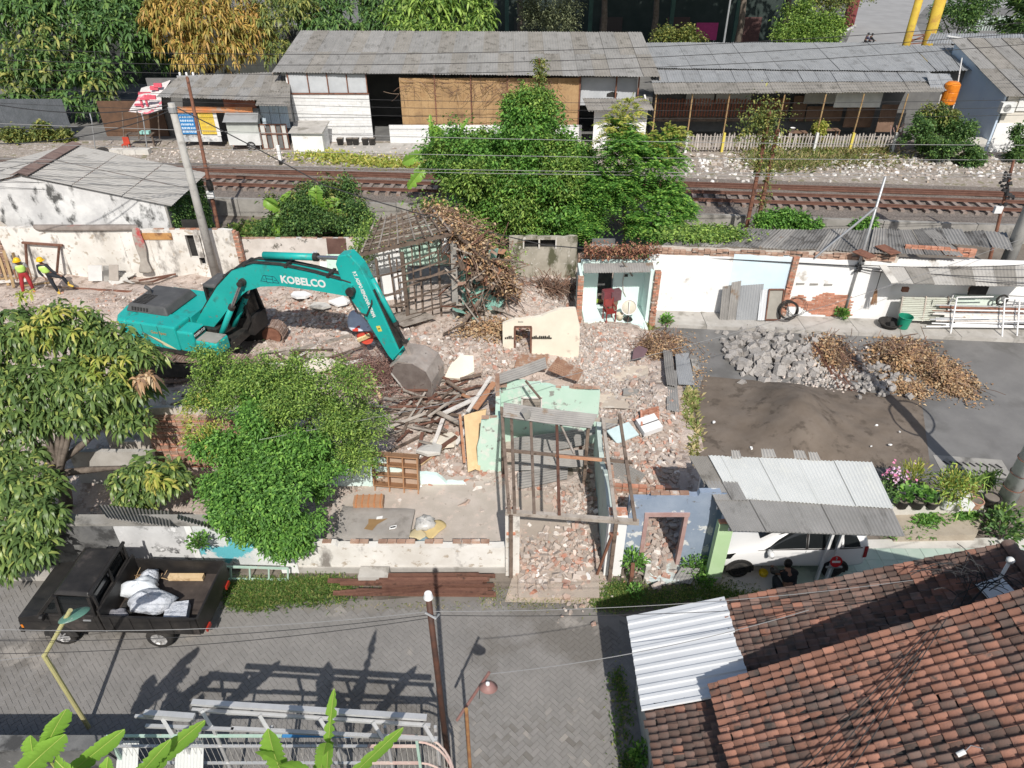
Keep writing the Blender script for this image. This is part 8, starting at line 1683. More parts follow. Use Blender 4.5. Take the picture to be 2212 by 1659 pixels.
pu(MB().hexa([(1.44,-.7,1.09),(1.45,-.7,1.09),(1.45,.7,1.09),(1.44,.7,1.09),(1.0,-.62,1.61),(1.01,-.62,1.61),(1.01,.62,1.61),(1.0,.62,1.61)]),'windscreen',glass);pu(MB().box(.13,.145,-.6,.6,1.15,1.58),'rear_window',glass);pu(MB().box(2.04,2.13,-.8,.8,.42,.56),'bumper',bl_);pu(MB().box(2.04,2.07,-.42,.42,.66,.84),'grille',dark)
bedm=M('bed_dark_brown',(.045,.036,.032),(.075,.06,.052),3,rough=.7,c3=(.12,.09,.07),s3=3,t3=.6,bump=.2)
bed=pu(MB().box(-2.15,.0,-.82,.82,.62,.7),'cargo_bed',bedm)
for sy in (-1,1):pu(MB().box(-2.15,.0,sy*.83-.025,sy*.83+.025,.6,1.14),'bed_side',bl_,bed)
pu(MB().box(-2.2,-2.152,-.83,.83,.6,1.14),'tailgate',bl_,bed);pu(MB().box(.0,.05,-.83,.83,.6,1.3),'headboard',bl_,bed)
for sy in (-.7,0,.7):pu(MB().beam((.07,sy,.7),(.07,sy,1.78),.05),'rack_post',bl_)
pu(MB().beam((.07,-.78,1.78),(.07,.78,1.78),.06),'rack_bar',bl_);pu(MB().beam((.07,-.7,1.3),(.07,.7,1.3),.05),'rack_bar',bl_)
for sy in (-1,1):
 for i in range(5):pu(MB().box(-2.0+i*.45,-1.96+i*.45,sy*.858-.012,sy*.858+.012,.62,1.1),'bed_rib',bl_,bed)
for sy in (-.6,.6):pu(MB().box(-2.24,-2.2,sy-.1,sy+.1,.5,.6),'tail_light',M('lamp_red',(.35,.03,.02),rough=.3,bump=0) if 'lamp_red' not in MATS else MATS['lamp_red'])
mrot=Matrix.Rotation(rad(178),3,'Z');tw=lambda x,y,z:Vector((-9.2,10.98,0))+mrot@Vector((x,y,z))
bag('white_sack',tw(-.85,.28,.98),.42,cloth_w,'large white woven sack at the near side of the pickup bed',(1.3,.75,.62),20,'sack',.16);bag('white_sack',tw(-.42,-.1,.95),.36,M('white_turquoise_sack',(.7,.73,.76),(.6,.64,.68),2,c3=(.12,.45,.5),s3=1.6,t3=.6,w3=.04,bump=.5,bs=9,bd=.05),'white sack with turquoise edges behind the large sack',(1.2,.8,.7),18,'sack',.2);bag('white_sack',tw(-.45,-.5,.9),.22,cloth_w,'small white sack against the far bed side',(1,.8,.9),16,'sack',.2);bag('plastic_bag',tw(-.15,.55,.84),.18,M('grey_plastic',(.2,.2,.22),(.3,.3,.32),5,rough=.3,bump=.4),'grey plastic bag behind the truck cab',(1.3,.8,.7),14)
p=tw(-1.5,.45,.85);MB().obox(p,(.26,.02,.02),(-.05,.22,0),(0,0,.1)).build('white_box',cloth_w,label='white flat box at the tailgate of the pickup',cat='box');p=tw(-1.25,-.62,.78);MB().obox(p,(.42,0,0),(0,.07,0),(0,0,.06)).build('timber_block',wood_lt,label='light timber block lying along the far bed side',cat='block')
stems(lambda:tw(R.gauss(-.3,.2),R.gauss(-.62,.06),.74),40,.25,.012,leaf_dry,'wood_shavings','curled orange wood shavings in the truck bed',0);MB().torus(tw(-.35,.25,.75),(0,0,1),.2,.07,18,8).build('rubber_tyre',rubber,label='dark tyre half under the sacks in the truck bed',cat='tyre',smooth=True)
# ---------------------------------------------------------------- people
skin_m=M('skin',(.24,.13,.085),(.2,.105,.07),6,rough=.6,bump=.05)
def skinned(name,verts,edges,radii,mat,parent,sub=2,root=0):
 me=bpy.data.meshes.new(name);me.from_pydata([tuple(v) for v in verts],edges,[]);me.materials.append(mat);o=bpy.data.objects.new(name,me);COL.link(o);o.parent=parent
 m=o.modifiers.new('skin','SKIN');m.use_smooth_shade=True
 if not me.skin_vertices:me.attributes
 for i,r_ in enumerate(radii):d=me.skin_vertices[0].data[i];d.radius=(r_,r_) if not isinstance(r_,tuple) else r_;d.use_root=(i==root)
 s=o.modifiers.new('sub','SUBSURF');s.levels=s.render_levels=sub;return o
def person(label,loc,rz,J,shirt,trousers,boots,helmet=None,vest=None,hair=None,short=False):
 # J: joints in the person's own frame (x right of the figure, y forward, z up)
 t=thing('person',label,'person',loc,rz);g=lambda k:Vector(J[k])
 names=['pelvis','waist','chest','neck','head','crown','sl','el','wl','sr','er','wr','hl','kl','al','tl','hr','kr','ar','tr']
 rad_=[.13,.12,(.15,.11),.055,.085,.06,.06,.045,.032,.06,.045,.032,.085,.06,.042,.03,.085,.06,.042,.03]
 ed=[(0,1),(1,2),(2,3),(3,4),(4,5),(2,6),(6,7),(7,8),(2,9),(9,10),(10,11),(0,12),(12,13),(13,14),(14,15),(0,16),(16,17),(17,18),(18,19)]
 V_=[g(k) for k in names]
 # hands: palm and five fingers grow from each wrist as part of the same body
 for w_,e_ in (('wl','el'),('wr','er')):
  d=(g(w_)-g(e_)).normalized();x,y=perp(d);wi=names.index(w_);pi=len(V_);V_.append(g(w_)+d*.08);rad_.append(.03);ed.append((wi,pi))
  for k in range(5):
   ang=(k-1.7)*.3;base=g(w_)+d*(.1 if k else.05)+x*((k-2)*.018 if k else -.035);L_=[.05,.075,.085,.078,.06][k];V_.append(base);rad_.append(.0095);ed.append((pi,len(V_)-1));V_.append(base+(d+x*math.sin(ang)*.4-y*.3)*L_+(x*-.02 if k==0 else Vector()));rad_.append(.008);ed.append((len(V_)-2,len(V_)-1))
 skinned('body',V_,ed,rad_,skin_m,t)
 hd=g('head');f=Vector((0,1,0)) if 'face' not in J else g('face').normalized();sd=f.cross(Vector((0,0,1))).normalized()
 nose=MB();nose.rev(hd+f*.085+Vector((0,0,-.005)),[(.001,.03),(.012,.01),(.014,-.02),(.001,-.025)],8);nose.build('nose',skin_m,t,local=True)
 for s in (-1,1):
  MB().rev(hd+f*.078+sd*s*.032+Vector((0,0,.02)),[(.001,.01),(.011,0),(.001,-.01)],8).build('eye',dark,t,local=True);MB().rev(hd+sd*s*.088,[(.001,.03),(.014,.01),(.012,-.02),(.001,-.03)],8).build('ear',skin_m,t,local=True)
 MB().box(-.022,.022,-.004,.004,-.004,.004);MB().obox(hd+f*.082+Vector((0,0,-.045)),sd*.024,f*.004,(0,0,.004)).build('mouth',plain('lip',(.2,.07,.06)) if 'lip' not in MATS else MATS['lip'],t,local=True)
 tv=[g(k) for k in ('pelvis','waist','hl','kl','al','hr','kr','ar')];skinned('trousers',tv,[(0,1),(0,2),(2,3),(3,4),(0,5),(5,6),(6,7)],[.15,.13,.105,.08,.065,.105,.08,.065],trousers,t)
 arms=[('sl','el','wl'),('sr','er','wr')];sv=[g('waist'),g('chest'),g('neck')-Vector((0,0,.03))];se=[(0,1),(1,2)];sr=[.16,(.2,.16),.075]
 for a,b,c in arms:
  n0=len(sv);end=g(b) if short else g(b).lerp(g(c),.92);sv+=[g(a),g(b) if not short else g(a).lerp(g(b),.7)];se+=[(1,n0),(n0,n0+1)];sr+=[.075,.058]
  if not short:sv.append(end);se.append((n0+1,n0+2));sr.append(.045)
 skinned('shirt',sv,se,sr,shirt,t)
 if vest:skinned('vest',[g('waist')-Vector((0,0,.06)),g('waist'),g('chest'),g('chest').lerp(g('neck'),.5)],[(0,1),(1,2),(2,3)],[.175,.185,(.245,.2),.15],vest,t);
 for k,q in (('al','tl'),('ar','tr')):
  a,b=g(k),g(q);skinned('boot',[a+Vector((0,0,.16)),a,b,b+(b-a).normalized()*.04],[(0,1),(1,2),(2,3)],[.062,.06,.05,.035],boots,t)
 if helmet:
  hm=MB().rev(hd+Vector((0,0,.055)),[(.135,0),(.132,.03),(.115,.08),(.07,.12),(.001,.135)],20).build('helmet',helmet,t,local=True,smooth=True);MB().rev(hd+f*.03+Vector((0,0,.055)),[(.1,.006),(.165,.0),(.165,-.008),(.1,-.006)],20).build('helmet_brim',helmet,hm,local=True)
 elif hair:MB().rev(hd+Vector((0,0,.02))-f*.012,[(.085,-.06),(.098,.0),(.1,.05),(.07,.1),(.001,.115)],16).build('hair',hair,t,local=True,smooth=True)
 return t
stand=dict(pelvis=(0,0,.93),waist=(0,.01,1.1),chest=(0,.02,1.32),neck=(0,.02,1.46),head=(0,.05,1.57),crown=(0,.04,1.67),sl=(-.19,.02,1.38),el=(-.27,.02,1.1),wl=(-.27,.12,.86),sr=(.19,.02,1.38),er=(.27,0,1.1),wr=(.26,.1,.86),hl=(-.1,0,.88),kl=(-.11,.03,.48),al=(-.12,-.02,.08),tl=(-.13,.15,.04),hr=(.1,0,.88),kr=(.12,.03,.48),ar=(.14,-.02,.08),tr=(.15,.15,.04))
hiviz=M('hi_vis_lime',(.4,.62,.12),(.5,.7,.2),3,c3=(.7,.74,.6),s3=3,t3=.58,st=(.2,.2,3));navy=plain('navy_cloth',(.025,.028,.035),.8);redc=plain('red_cloth',(.36,.035,.04),.8);hel=plain('yellow_helmet',(.8,.5,.02),.35);ybt=plain('yellow_rubber',(.66,.44,.08),.5);obt=plain('orange_rubber',(.55,.2,.07),.5)
w1=dict(stand);w1.update(head=(0,.1,1.54),crown=(0,.1,1.65),face=(.25,.8,-.4),hl=(-.1,0,.88),kl=(-.14,.08,.5),al=(-.12,-.06,.08),tl=(-.16,.12,.04),kr=(.18,.1,.5),ar=(.26,.02,.08),tr=(.34,.16,.04))
person('worker in yellow helmet, lime vest and red trousers standing by the door frame',G(68,634,.18),rad(205),w1,plain('striped_grey',(.3,.3,.3),.8),redc,obt,hel,hiviz,short=True)
w2=dict(stand);w2.update(pelvis=(0,0,.9),waist=(-.08,.02,1.08),chest=(-.15,.02,1.3),neck=(-.16,.02,1.45),head=(-.14,.06,1.56),crown=(-.14,.06,1.66),face=(.6,.8,-.2),sl=(-.34,.02,1.34),el=(-.36,.06,1.06),wl=(-.22,.12,.86),sr=(.02,.05,1.36),er=(.2,.16,1.14),wr=(.42,.2,1.0),hl=(-.08,0,.86),kl=(.0,.06,.46),al=(.06,.02,.08),tl=(.14,.14,.04),hr=(.1,.02,.86),kr=(.5,.12,.82),ar=(.62,.1,.42),tr=(.78,.14,.36))
person('worker in dark hood and lime vest stepping sideways in yellow boots',G(125,634,.18),rad(8),{k:(v[0],-v[1],v[2]) for k,v in w2.items()},navy,navy,ybt,hel,hiviz)
cr=dict(stand);cr.update(pelvis=(0,-.1,.35),waist=(0,.02,.5),chest=(0,.16,.7),neck=(0,.24,.82),head=(0,.3,.92),crown=(0,.3,1.02),sl=(-.2,.16,.74),el=(-.3,.35,.56),wl=(-.22,.55,.5),sr=(.2,.16,.74),er=(.3,.36,.56),wr=(.22,.56,.48),hl=(-.12,-.08,.34),kl=(-.24,.28,.5),al=(-.2,.05,.08),tl=(-.22,.24,.04),hr=(.12,-.08,.34),kr=(.24,.28,.5),ar=(.2,.05,.08),tr=(.22,.24,.04))
person('person in dark clothes crouching beside the white car',Vector((6.78,11.55,.0)),0,cr,plain('black_shirt',(.015,.015,.017),.8),navy,black_m,None,None,plain('black_hair',(.012,.01,.01),.6))
yp=G(1648,1241,.0);MB().rev(yp,[(.001,0),(.1,0),(.12,.1),(.08,.14),(.001,.14)],14).build('yellow_bowl',plain('yellow_plastic',(.8,.55,.02),.4),label='yellow bowl beside the front wheel of the car',cat='bowl')
# motorbike with two riders on the far road
mp=G(1872,110,.72);mbk=thing('motorbike','dark motorbike on the far road beyond the shed roof','motorbike',mp,0)
for x in (-.62,.62):wh_=MB().torus((x,0,.29),(0,1,0),.25,.05,20,7).build('wheel',rubber,mbk,local=True);MB().cyl((x,-.03,.29),(x,.03,.29),.2,n=16).build('rim',steel,wh_,local=True)
MB().hexa([(-.7,-.12,.55),(.25,-.12,.4),(.25,.12,.4),(-.7,.12,.55),(-.75,-.1,.8),(.2,-.12,.72),(.2,.12,.72),(-.75,.1,.8)]).build('body',black_m,mbk,local=True);MB().box(-.7,.1,-.13,.13,.8,.86).build('saddle',rubber,mbk,local=True);MB().beam((.62,0,.3),(.42,0,.98),.08).build('fork',steel,mbk,local=True);MB().beam((.42,-.33,1.02),(.42,.33,1.02),.035).build('handlebar',steel,mbk,local=True);MB().box(.42,.52,-.1,.1,.8,1.0).build('headlight',glass,mbk,local=True)
sit=dict(stand);sit.update(pelvis=(0,0,.92),waist=(0,.06,1.06),chest=(0,.12,1.27),neck=(0,.15,1.4),head=(0,.2,1.52),crown=(0,.2,1.62),sl=(-.19,.13,1.32),el=(-.28,.3,1.12),wl=(-.27,.52,1.04),sr=(.19,.13,1.32),er=(.28,.3,1.12),wr=(.27,.52,1.04),hl=(-.12,.04,.88),kl=(-.2,.42,.78),al=(-.18,.3,.36),tl=(-.18,.46,.32),hr=(.12,.04,.88),kr=(.2,.42,.78),ar=(.18,.3,.36),tr=(.18,.46,.32))
dk=plain('black_helmet',(.02,.02,.022),.25);mbl=plain('muted_violet',(.08,.08,.14),.8)
person('rider in dark helmet at the handlebar of the far motorbike',mp+Vector((-.02,0,0)),rad(-90),sit,navy,navy,black_m,dk);person('pillion passenger in bluish jacket on the far motorbike',mp+Vector((-.45,0,.05)),rad(-90),sit,mbl,navy,black_m,dk)
# ================================================================ FOREGROUND
# --- mango tree and green tree in front of the site
bl=[(50,725,16.2,80,58),(150,705,16.4,85,52),(235,735,16.2,75,48),(300,765,16.0,46,40),(80,815,15.6,105,62),(200,825,15.6,100,60),(290,850,15.8,58,52),(40,905,15.2,75,55),(150,895,15.2,85,42),(270,905,15.4,60,30),(45,985,14.8,60,50),(60,1060,13.4,72,58),(85,1120,12.5,55,48),(30,1160,12.2,60,48),(80,1185,12.0,48,40),(20,1215,11.9,40,32)]
bl2=[(330,1015,14.4,62,34),(300,1045,14.2,62,36),(365,1040,14.3,50,36),(290,1085,14.0,42,30)]
t=tree('mango_tree','large mango tree with hanging leaf rosettes at the left edge',G(140,1095,.1),bl+bl2,rosettes(bl+bl2,.027,.29,10,.29,.55),lf_mango,.2,.45,extra=[('young_leaves',rosettes([(55,640,16.6,16,14),(240,800,15.4,60,40),(120,700,16,70,40),(60,1150,13.6,40,60),(350,1030,14,40,40),(100,1010,14.4,20,12)],.008,.27,10,.26,.5),lf_yel),('old_leaves',rosettes([(312,818,15.2,16,16)],.06,.28,9,.3,.9),leaf_dry)])
mb_=MB();fk=G(140,1095,.1)
mb_.tube(bez(fk+Vector((0,0,1.2)),V(200,1010,15),V(300,1010,14.6),6),[.12,.11,.1,.09,.07,.06,.05],8).tube(bez(fk+Vector((0,0,1.4)),V(190,960,15.4),V(240,900,15.6),6),[.12,.11,.1,.09,.07,.06,.05],8);mb_.build('limb',bark,t,smooth=True)
for i,(u,v,Y) in enumerate(((219,870,15.0),(223,874,15.0),(28,928,14.8),(405,1048,13.9),(330,1135,13.6),(270,1130,13.6),(120,1040,14))):
 MB().rev(V(u,v,Y),[(.001,-.07),(.035,-.045),(.045,0),(.03,.04),(.001,.055)],10).build('mango_fruit',plain('mango_skin',(.5,.55,.16),.4) if 'mango_skin' not in MATS else MATS['mango_skin'],t,smooth=True)
blA=[(600,815,15.2,110,52),(720,840,15.2,85,60),(480,800,15.6,60,40),(780,905,14.8,52,52),(670,900,14.6,110,70),(540,860,15.0,95,60),(740,955,14.6,80,50),(450,840,15.4,40,50)]
blB=[(560,960,14.2,100,70),(640,980,14.0,80,70),(520,1050,13.8,80,60),(600,1070,13.5,95,65),(680,1040,13.8,50,50),(575,1115,12.5,90,50),(635,1145,12.2,62,42),(560,1155,12.2,60,34),(600,1110,12.4,80,44),(500,1100,12.8,60,36),(620,1175,12.05,40,20),(470,950,14.6,50,50),(580,870,14.4,60,60)]
tree('green_tree','bright green leafy tree overhanging the mural wall and front wall',G(590,1120,.1),blA+blB,clumps(split(blB,6,.42),.05,.12,20,.11,.5,.3),lf_green,.1,.35,extra=[('fine_foliage',clumps(split(blA,6,.42),.05,.085,22,.12,.5,.3),lf_vine),('dry_twiglets',clumps(blA[:5],.004,.07,14,.12,.3,.3),lf_dusty),('yellow_sprays',clumps([(440,920,14.8,40,40),(425,880,15,26,30),(470,970,14.4,40,20)],.02,.1,14,.1,.4),lf_yel)])
# --- tiled house, bottom right: two tiled slopes, zinc patch, walls below
zA=lambda x:2.2+.33*(x-2.4);zB=lambda x:3.0+.57*(x-3.46)
tile_a=M('weathered_roof_tile',(.165,.098,.077),(.13,.094,.08),3,c3=(.085,.07,.062),s3=3.2,t3=.52,w3=.12,rnd=.3,isl=.26,bump=.4,bs=40,rough=.85);tile_b=M('orange_roof_tile',(.29,.14,.096),(.24,.128,.096),3,c3=(.11,.08,.068),s3=4.5,t3=.57,w3=.1,rnd=.28,isl=.24,bump=.4,bs=40,rough=.85,c4=(.4,.26,.17),s4=3,t4=.68)
def tile_mesh(L,w_,k,mat):
 # S-shaped pan tile: x up the slope, y across, lower end thick
 vs=[];fs=[];n=8;s=math.sqrt(1+k*k)
 for i,x in enumerate((0,L*1.12)):
  for j in range(n+1):
   y=w_*1.1*j/n;z=.022*math.cos(2*math.pi*(j/n)*.95+.4)+(.012 if i==0 else -.012)
   vs.append((x/s-z*k/s,y,x*k/s+z/s))
 for j in range(n):fs.append((j,j+1,n+2+j,n+1+j))
 m=len(vs);vs+=[(vs[j][0]+.004,vs[j][1],vs[j][2]-.018) for j in range(n+1)];fs+=[(m+j,m+j+1,j+1,j) for j in range(n)]
 b0=len(vs);vs+=[(vs[q][0],vs[q][1],vs[q][2]-.014) for q in (0,n+1,n,2*n+1)];fs+=[(0,n+1,b0+1,b0),(b0+2,b0+3,2*n+1,n)]
 me=MB().add(vs,fs).mesh('roof_tile',mat);me.polygons.foreach_set('use_smooth',[i<n for i in range(len(me.polygons))]);return me
def tiled(name,label,x0,x1,y0,y1,zf,k,mats,skip=lambda x,y:False,L=.185,w_=.136):
 t=thing(name,label,'roof',((x0+x1)/2,(y0+y1)/2,zf(x0)));ms=[tile_mesh(L,w_,k,m) for m in mats];pos=[];o0=worldloc(t);s=math.sqrt(1+k*k)
 i=0;x=x0
 while x<x1:
  y=y1-w_
  while y>y0-w_:
   if not skip(x,y):pos.append((x,y))
   y-=w_
  x+=L/s
 def depthkey(q):
  p=Vector((q[0],q[1],zf(q[0])));d=p-Vector((0,0,CAM_H));f=d.y*c_-d.z*s_;u=CX+FPX*d.x/f;v=CY-FPX*(d.y*s_+d.z*c_)/f;return (0 if (-20<u<2230 and v<1680) else 1,d.length)
 pos.sort(key=depthkey);rest={}
 for n,(x,y) in enumerate(pos):
  q_=math.sin(x*2.1+1)*math.sin(y*2.7)+.5*math.sin(x*5.3+y*4.1)+R.gauss(0,.7);me=ms[min(len(ms)-1,max(0,int((q_+1.5)/3*len(ms))))];z=zf(x)+R.uniform(-.008,.008)+.012*math.sin(x*1.9+y*1.3)
  if n<300:
   o=bpy.data.objects.new('roof_tile',me);COL.link(o);o.parent=t;o.location=Vector((x+R.uniform(-.012,.012)-(.05 if R.random()<.02 else 0),y+R.uniform(-.007,.007)+.018*math.sin(x*2.2),z))-o0;o.rotation_euler=(R.uniform(-.04,.04),R.uniform(-.02,.02),R.uniform(-.045,.045))
  else:rest.setdefault(me.name,(MB(),me))[0].add([(v.co.x+x,v.co.y+y,v.co.z+z) for v in me.vertices],[tuple(p.vertices) for p in me.polygons])
 for r_,me in rest.values():r_.build('tile_field',me.materials[0],t,kind='stuff')
 return t
XR=9.25
TA=tiled('tiled_porch_roof','weathered brown tiled lower roof beside the white car',2.42,XR,4.6,9.25,zA,.33,[tile_a,tile_a,tile_a,tile_a,tile_b],skip=lambda x,y:(x<4.12 and y>7.3) or (x>3.75 and y<7.0))
MB().extr([(2.5,4.6,zA(2.5)-.06),(XR,4.6,zA(XR)-.06),(XR,9.22,zA(XR)-.06),(2.5,9.22,zA(2.5)-.06)],(0,0,.02)).build('underlay',dark,TA)
TB=tiled('tiled_main_roof','steeper orange-brown tiled main roof in the near right corner',3.46,9.6,4.4,7.28,zB,.57,[tile_b,tile_b,tile_a])
MB().extr([(3.5,4.2,zB(3.5)-.06),(10,4.2,zB(10)-.06),(10,7.24,zB(10)-.06),(3.5,7.24,zB(3.5)-.06)],(0,0,.02)).build('underlay',dark,TB)
wl=M('house_wall_grey',(.4,.4,.38),(.46,.46,.44),1.5,c3=(.3,.3,.28),s3=1.5)
mb=MB();mb.hexa([(3.9,7.1,zA(3.9)),(9.6,7.1,zA(9.6)),(9.6,7.2,zA(9.6)),(3.9,7.2,zA(3.9)),(3.9,7.1,zB(3.9)-.08),(9.6,7.1,zB(9.6)-.08),(9.6,7.2,zB(9.6)-.08),(3.9,7.2,zB(3.9)-.08)]);mb.build('gable_wall',wl,TB)
# ridge of the lower roof with its far slope
for i in range(16):
 y0=9.25-i*.27;vs=[];fs=[]
 for j,y in enumerate((y0,y0-.29)):
  for q in range(7):a=math.pi*q/6;vs.append((XR+.03+math.cos(a)*.13,y,zA(XR)+.0+math.sin(a)*.1+(.015 if j==0 else 0)))
 fs=[(q,q+1,8+q,7+q) for q in range(6)];MB().add(vs,fs).build('ridge_tile',tile_a,TA,smooth=True)
mb=MB().extr([(XR,4.4,zA(XR)-.04),(XR+3.5,4.4,zA(XR)-1.2),(XR+3.5,9.2,zA(XR)-1.2),(XR,9.2,zA(XR)-.04)],(0,0,.03));mb.build('far_slope',tile_a,TA)
zc=thing('zinc_roof_patch','bright ribbed zinc sheet roof beside the tiled porch roof','roof',(3.2,8.3,2.2));zy=7.28;nr=5
for i in range(nr):
 y0=9.32-(9.32-zy)*i/nr;y1=9.32-(9.32-zy)*(i+1)/nr-.02;x0,x1=2.36,4.22+R.uniform(-.02,.06);per=(y0-y1)/2;mb=MB()
 for j in range(2):
  a=y0-per*j;prof=[(0,0),(.62,0),(.68,.035),(.94,.035),(1.0,0)]
  for (p,h),(q,g) in zip(prof,prof[1:]):mb.poly([(x0,a-per*p,zA(x0)+.03+h),(x1,a-per*p,zA(x1)+.03+h),(x1,a-per*q,zA(x1)+.03+g),(x0,a-per*q,zA(x0)+.03+g)])
 o=mb.build('zinc_sheet',zinc_new,zc);so=o.modifiers.new('t','SOLIDIFY');so.thickness=.004
for y in (7.5,8.3,9.2):MB().beam((2.45,y,zA(2.45)-.06),(4.2,y,zA(4.2)-.06),.06,.08).build('rafter',wood_old,zc)
HW=thing('near_house','grey house walls in shade under the tiled roofs','house',(3,8,0))
vwall(MB(),(2.85,4.2,0),(2.85,9.0,0),0,zA(2.85)-.1,.15).build('side_wall',wl,HW);vwall(MB(),(3.02,9.0,0),(XR+3,9.0,0),0,2.1,.15).build('front_wall',wl,HW);MB().box(2.6,2.84,6.2,6.9,0,1.5).build('meter_cupboard',concrete_d,HW)
sheet('house_apron',[(2.0,4,.004),(2.9,4,.004),(3.0,10.6,.004),(2.6,10.9,.004)],concrete_d)
tufts('weeds',[(1345,1560,.02,14,40),(1360,1650,.02,12,12),(1335,1480,.02,10,20)],260,.12,grass_m,'weeds at the shaded foot of the near house wall',wr=.3)
shrub('wall_fern','small green plant at the foot of the near house wall',1385,1640,.1,.25,lf_green,.12,240)
# aerial bracket with cable tangle on the porch roof
p=Vector((8.6,8.35,zA(8.6)));t=thing('cable_bracket','white insulator post on a metal plate with a black cable tangle on the roof','bracket',p);MB().obox(p+Vector((0,0,.06)),(.22,.03,.07),(-.03,.16,0),(0,0,.006)).build('plate',white_metal,t);MB().tube([p+Vector((0,0,.06)),p+Vector((.1,.1,.62))],.03,8).build('post',white_metal,t);MB().rev(p+Vector((.1,.1,.62)),[(.001,0),(.06,.0),(.07,.06),(.03,.1),(.001,.1)],12).build('insulator',wht,t,smooth=True);mb=MB()
for i in range(34):
 a=p+Vector((R.gauss(-.35,.3),R.gauss(.1,.18),R.uniform(.05,.4)-.05));d=Vector((R.gauss(0,.3),R.gauss(0,.2),R.gauss(.05,.12)));mb.tube(bez(a,a+d+Vector((0,0,.2)),a+d*1.6,6),.009,4,False)
mb.build('cable_tangle',cable_m,t)
for k in range(4):
 pts=[];a=p+Vector((-.2,0,.3));
 xs2=[8.4-.6*i-.1*k*(i>0) for i in range(9)]
 for i,x in enumerate(xs2):
  y=8.3-(.42+.05*k)*i;z=(zA(x) if y>7.26 else zB(x))+.07+R.uniform(0,.03)
  if i==0:z+=.25
  pts.append((x,y,z))
 MB().tube(pts,.008,5).build('roof_cable',cable_m,label=['black cable trailing over both tiled roofs, farthest up the slope','second black cable trailing over both tiled roofs','third black cable trailing over both tiled roofs','black cable trailing over both tiled roofs, lowest on the slope'][k],cat='cable',group='cables trailing over the tiled roofs')
pc_=Vector((6.2,5.2,zB(6.2)+.05));t=thing('porcelain_insulator','small white porcelain insulator lying on the main roof','insulator',pc_);MB().cyl(pc_,pc_+Vector((.1,.02,.06)),.035,n=12).build('knob',wht,t);MB().tube([pc_+Vector((.1,.02,.06)),pc_+Vector((.2,.08,.1)),pc_+Vector((.3,.0,.17))],.006,5).build('wire',steel,t)
# --- steel poles and lamp at the near fence
bp_=Vector((-1.28,7.42,0));t=thing('rusty_pole','tall rusty dark steel pole at the near fence with a white cap','pole',bp_);MB().tube([bp_,bp_+Vector((-.03,0,2.6)),bp_+Vector((-.06,0,5.2))],[.06,.055,.05],12).build('shaft',M('dark_rust',(.05,.03,.025),(.1,.045,.03),3,rough=.6,bump=.2),t,smooth=True);MB().cyl(bp_+Vector((-.06,0,5.2)),bp_+Vector((-.06,0,5.3)),.08,.06).build('cap',white_metal,t);MB().tube([bp_+Vector((-.13,-.06,4.9)),bp_+Vector((.04,-.1,4.8)),bp_+Vector((.08,.02,4.75))],.02,6).build('clamp',steel,t)
lb=Vector((V(1008,1545,7.1).x,7.1,0));lz=Z(1532,7.1);t=thing('street_lamp','street lamp with round reddish shade on a slanted arm by the near fence','street lamp',lb);MB().tube([lb,lb+Vector((0,0,lz))],.035,10).build('pole',M('ochre_rust',(.36,.2,.08),(.24,.11,.06),4,bump=.2),t);a0,a1=V(987,1556,7.2),V(1057,1452,7.5);MB().tube([a0,a1],.028,8).build('arm',M('maroon_arm',(.2,.1,.09),(.26,.15,.13),3),t);hp=V(1055,1482,7.36);MB().rev(hp,[(.02,.1),(.06,.08),(.17,-.02),(.165,-.03),(.001,-.01)],24,(.1,.25,1)).build('shade',M('shade_maroon',(.24,.13,.12),(.3,.18,.16),3,rough=.5),t,smooth=True);MB().rev(hp+Vector((-.01,-.02,.06)),[(.001,.1),(.035,.08),(.04,.03),(.02,0)],10).build('bulb',white_metal,t,smooth=True);MB().tube([hp+Vector((-.15,-.05,-.02)),hp+Vector((-.17,-.06,-.3))],.006,4).build('pull_cord',cable_m,t)
# --- aluminium canopy frame and painted fence, bottom left
alu=M('aluminium_section',(.55,.55,.55),(.62,.62,.62),4,rough=.45,metal=.4,bump=.05);t=thing('canopy_skeleton','unfinished aluminium canopy frame of long rails above the fence','frame',(-3.5,7.1,0));zb=2.5
def fr_(u0,v0,u1,v1,z,w_,h_,nm='rail'):MB().beam(G(u0,v0,z),G(u1,v1,z),w_,h_).build(nm,alu,t)
fr_(415,1517,922,1550,zb,.1,.06);fr_(415,1533,930,1567,zb-.1,.06,.05);fr_(312,1540,420,1548,zb,.1,.06);fr_(292,1547,420,1556,zb-.08,.05,.05);fr_(315,1568,505,1576,2.15,.06,.05);fr_(500,1574,945,1597,2.15,.07,.05)
for u,v in ((435,1535),(560,1545),(690,1552),(805,1560),(915,1565),(350,1552)):a=G(u,v,zb-.06);b=G(u+22,v+36,2.15);MB().beam(a,b,.06,.04).build('brace',alu,t);MB().beam((b.x,7.02,.1),(b.x,7.02,2.13),.05).build('post',alu,t)
F2=thing('painted_fence','low steel fence with thin white bars and mint, blue and pink rails','fence',(-4,7.0,0));yf2=7.0;mints=[gf,plain('rail_blue',(.06,.24,.5),.5),M('rail_pink',(.55,.38,.34),(.62,.5,.44),4)]
pts=[V(u,1590,yf2).x for u in (235,610,790,900)]
for i in range(3):
 for z in (1.85,1.5,.9,.3):MB().beam((pts[i],yf2,z),(pts[i+1]-.01,yf2,z),.05,.03).build('rail',mints[i] if z>1.8 else (alu if i<2 else mints[2]),F2)
ce=Vector((pts[3],yf2-.9,0));arc=[Vector((pts[3]+math.sin(a)*.75,yf2-.9+math.cos(a)*.9,0)) for a in [math.pi/2*i/8 for i in range(9)]]
for z in (1.85,1.65,.9,.3):MB().tube([p+Vector((0,0,z)) for p in arc],.022,7).build('rail',mints[2],F2)
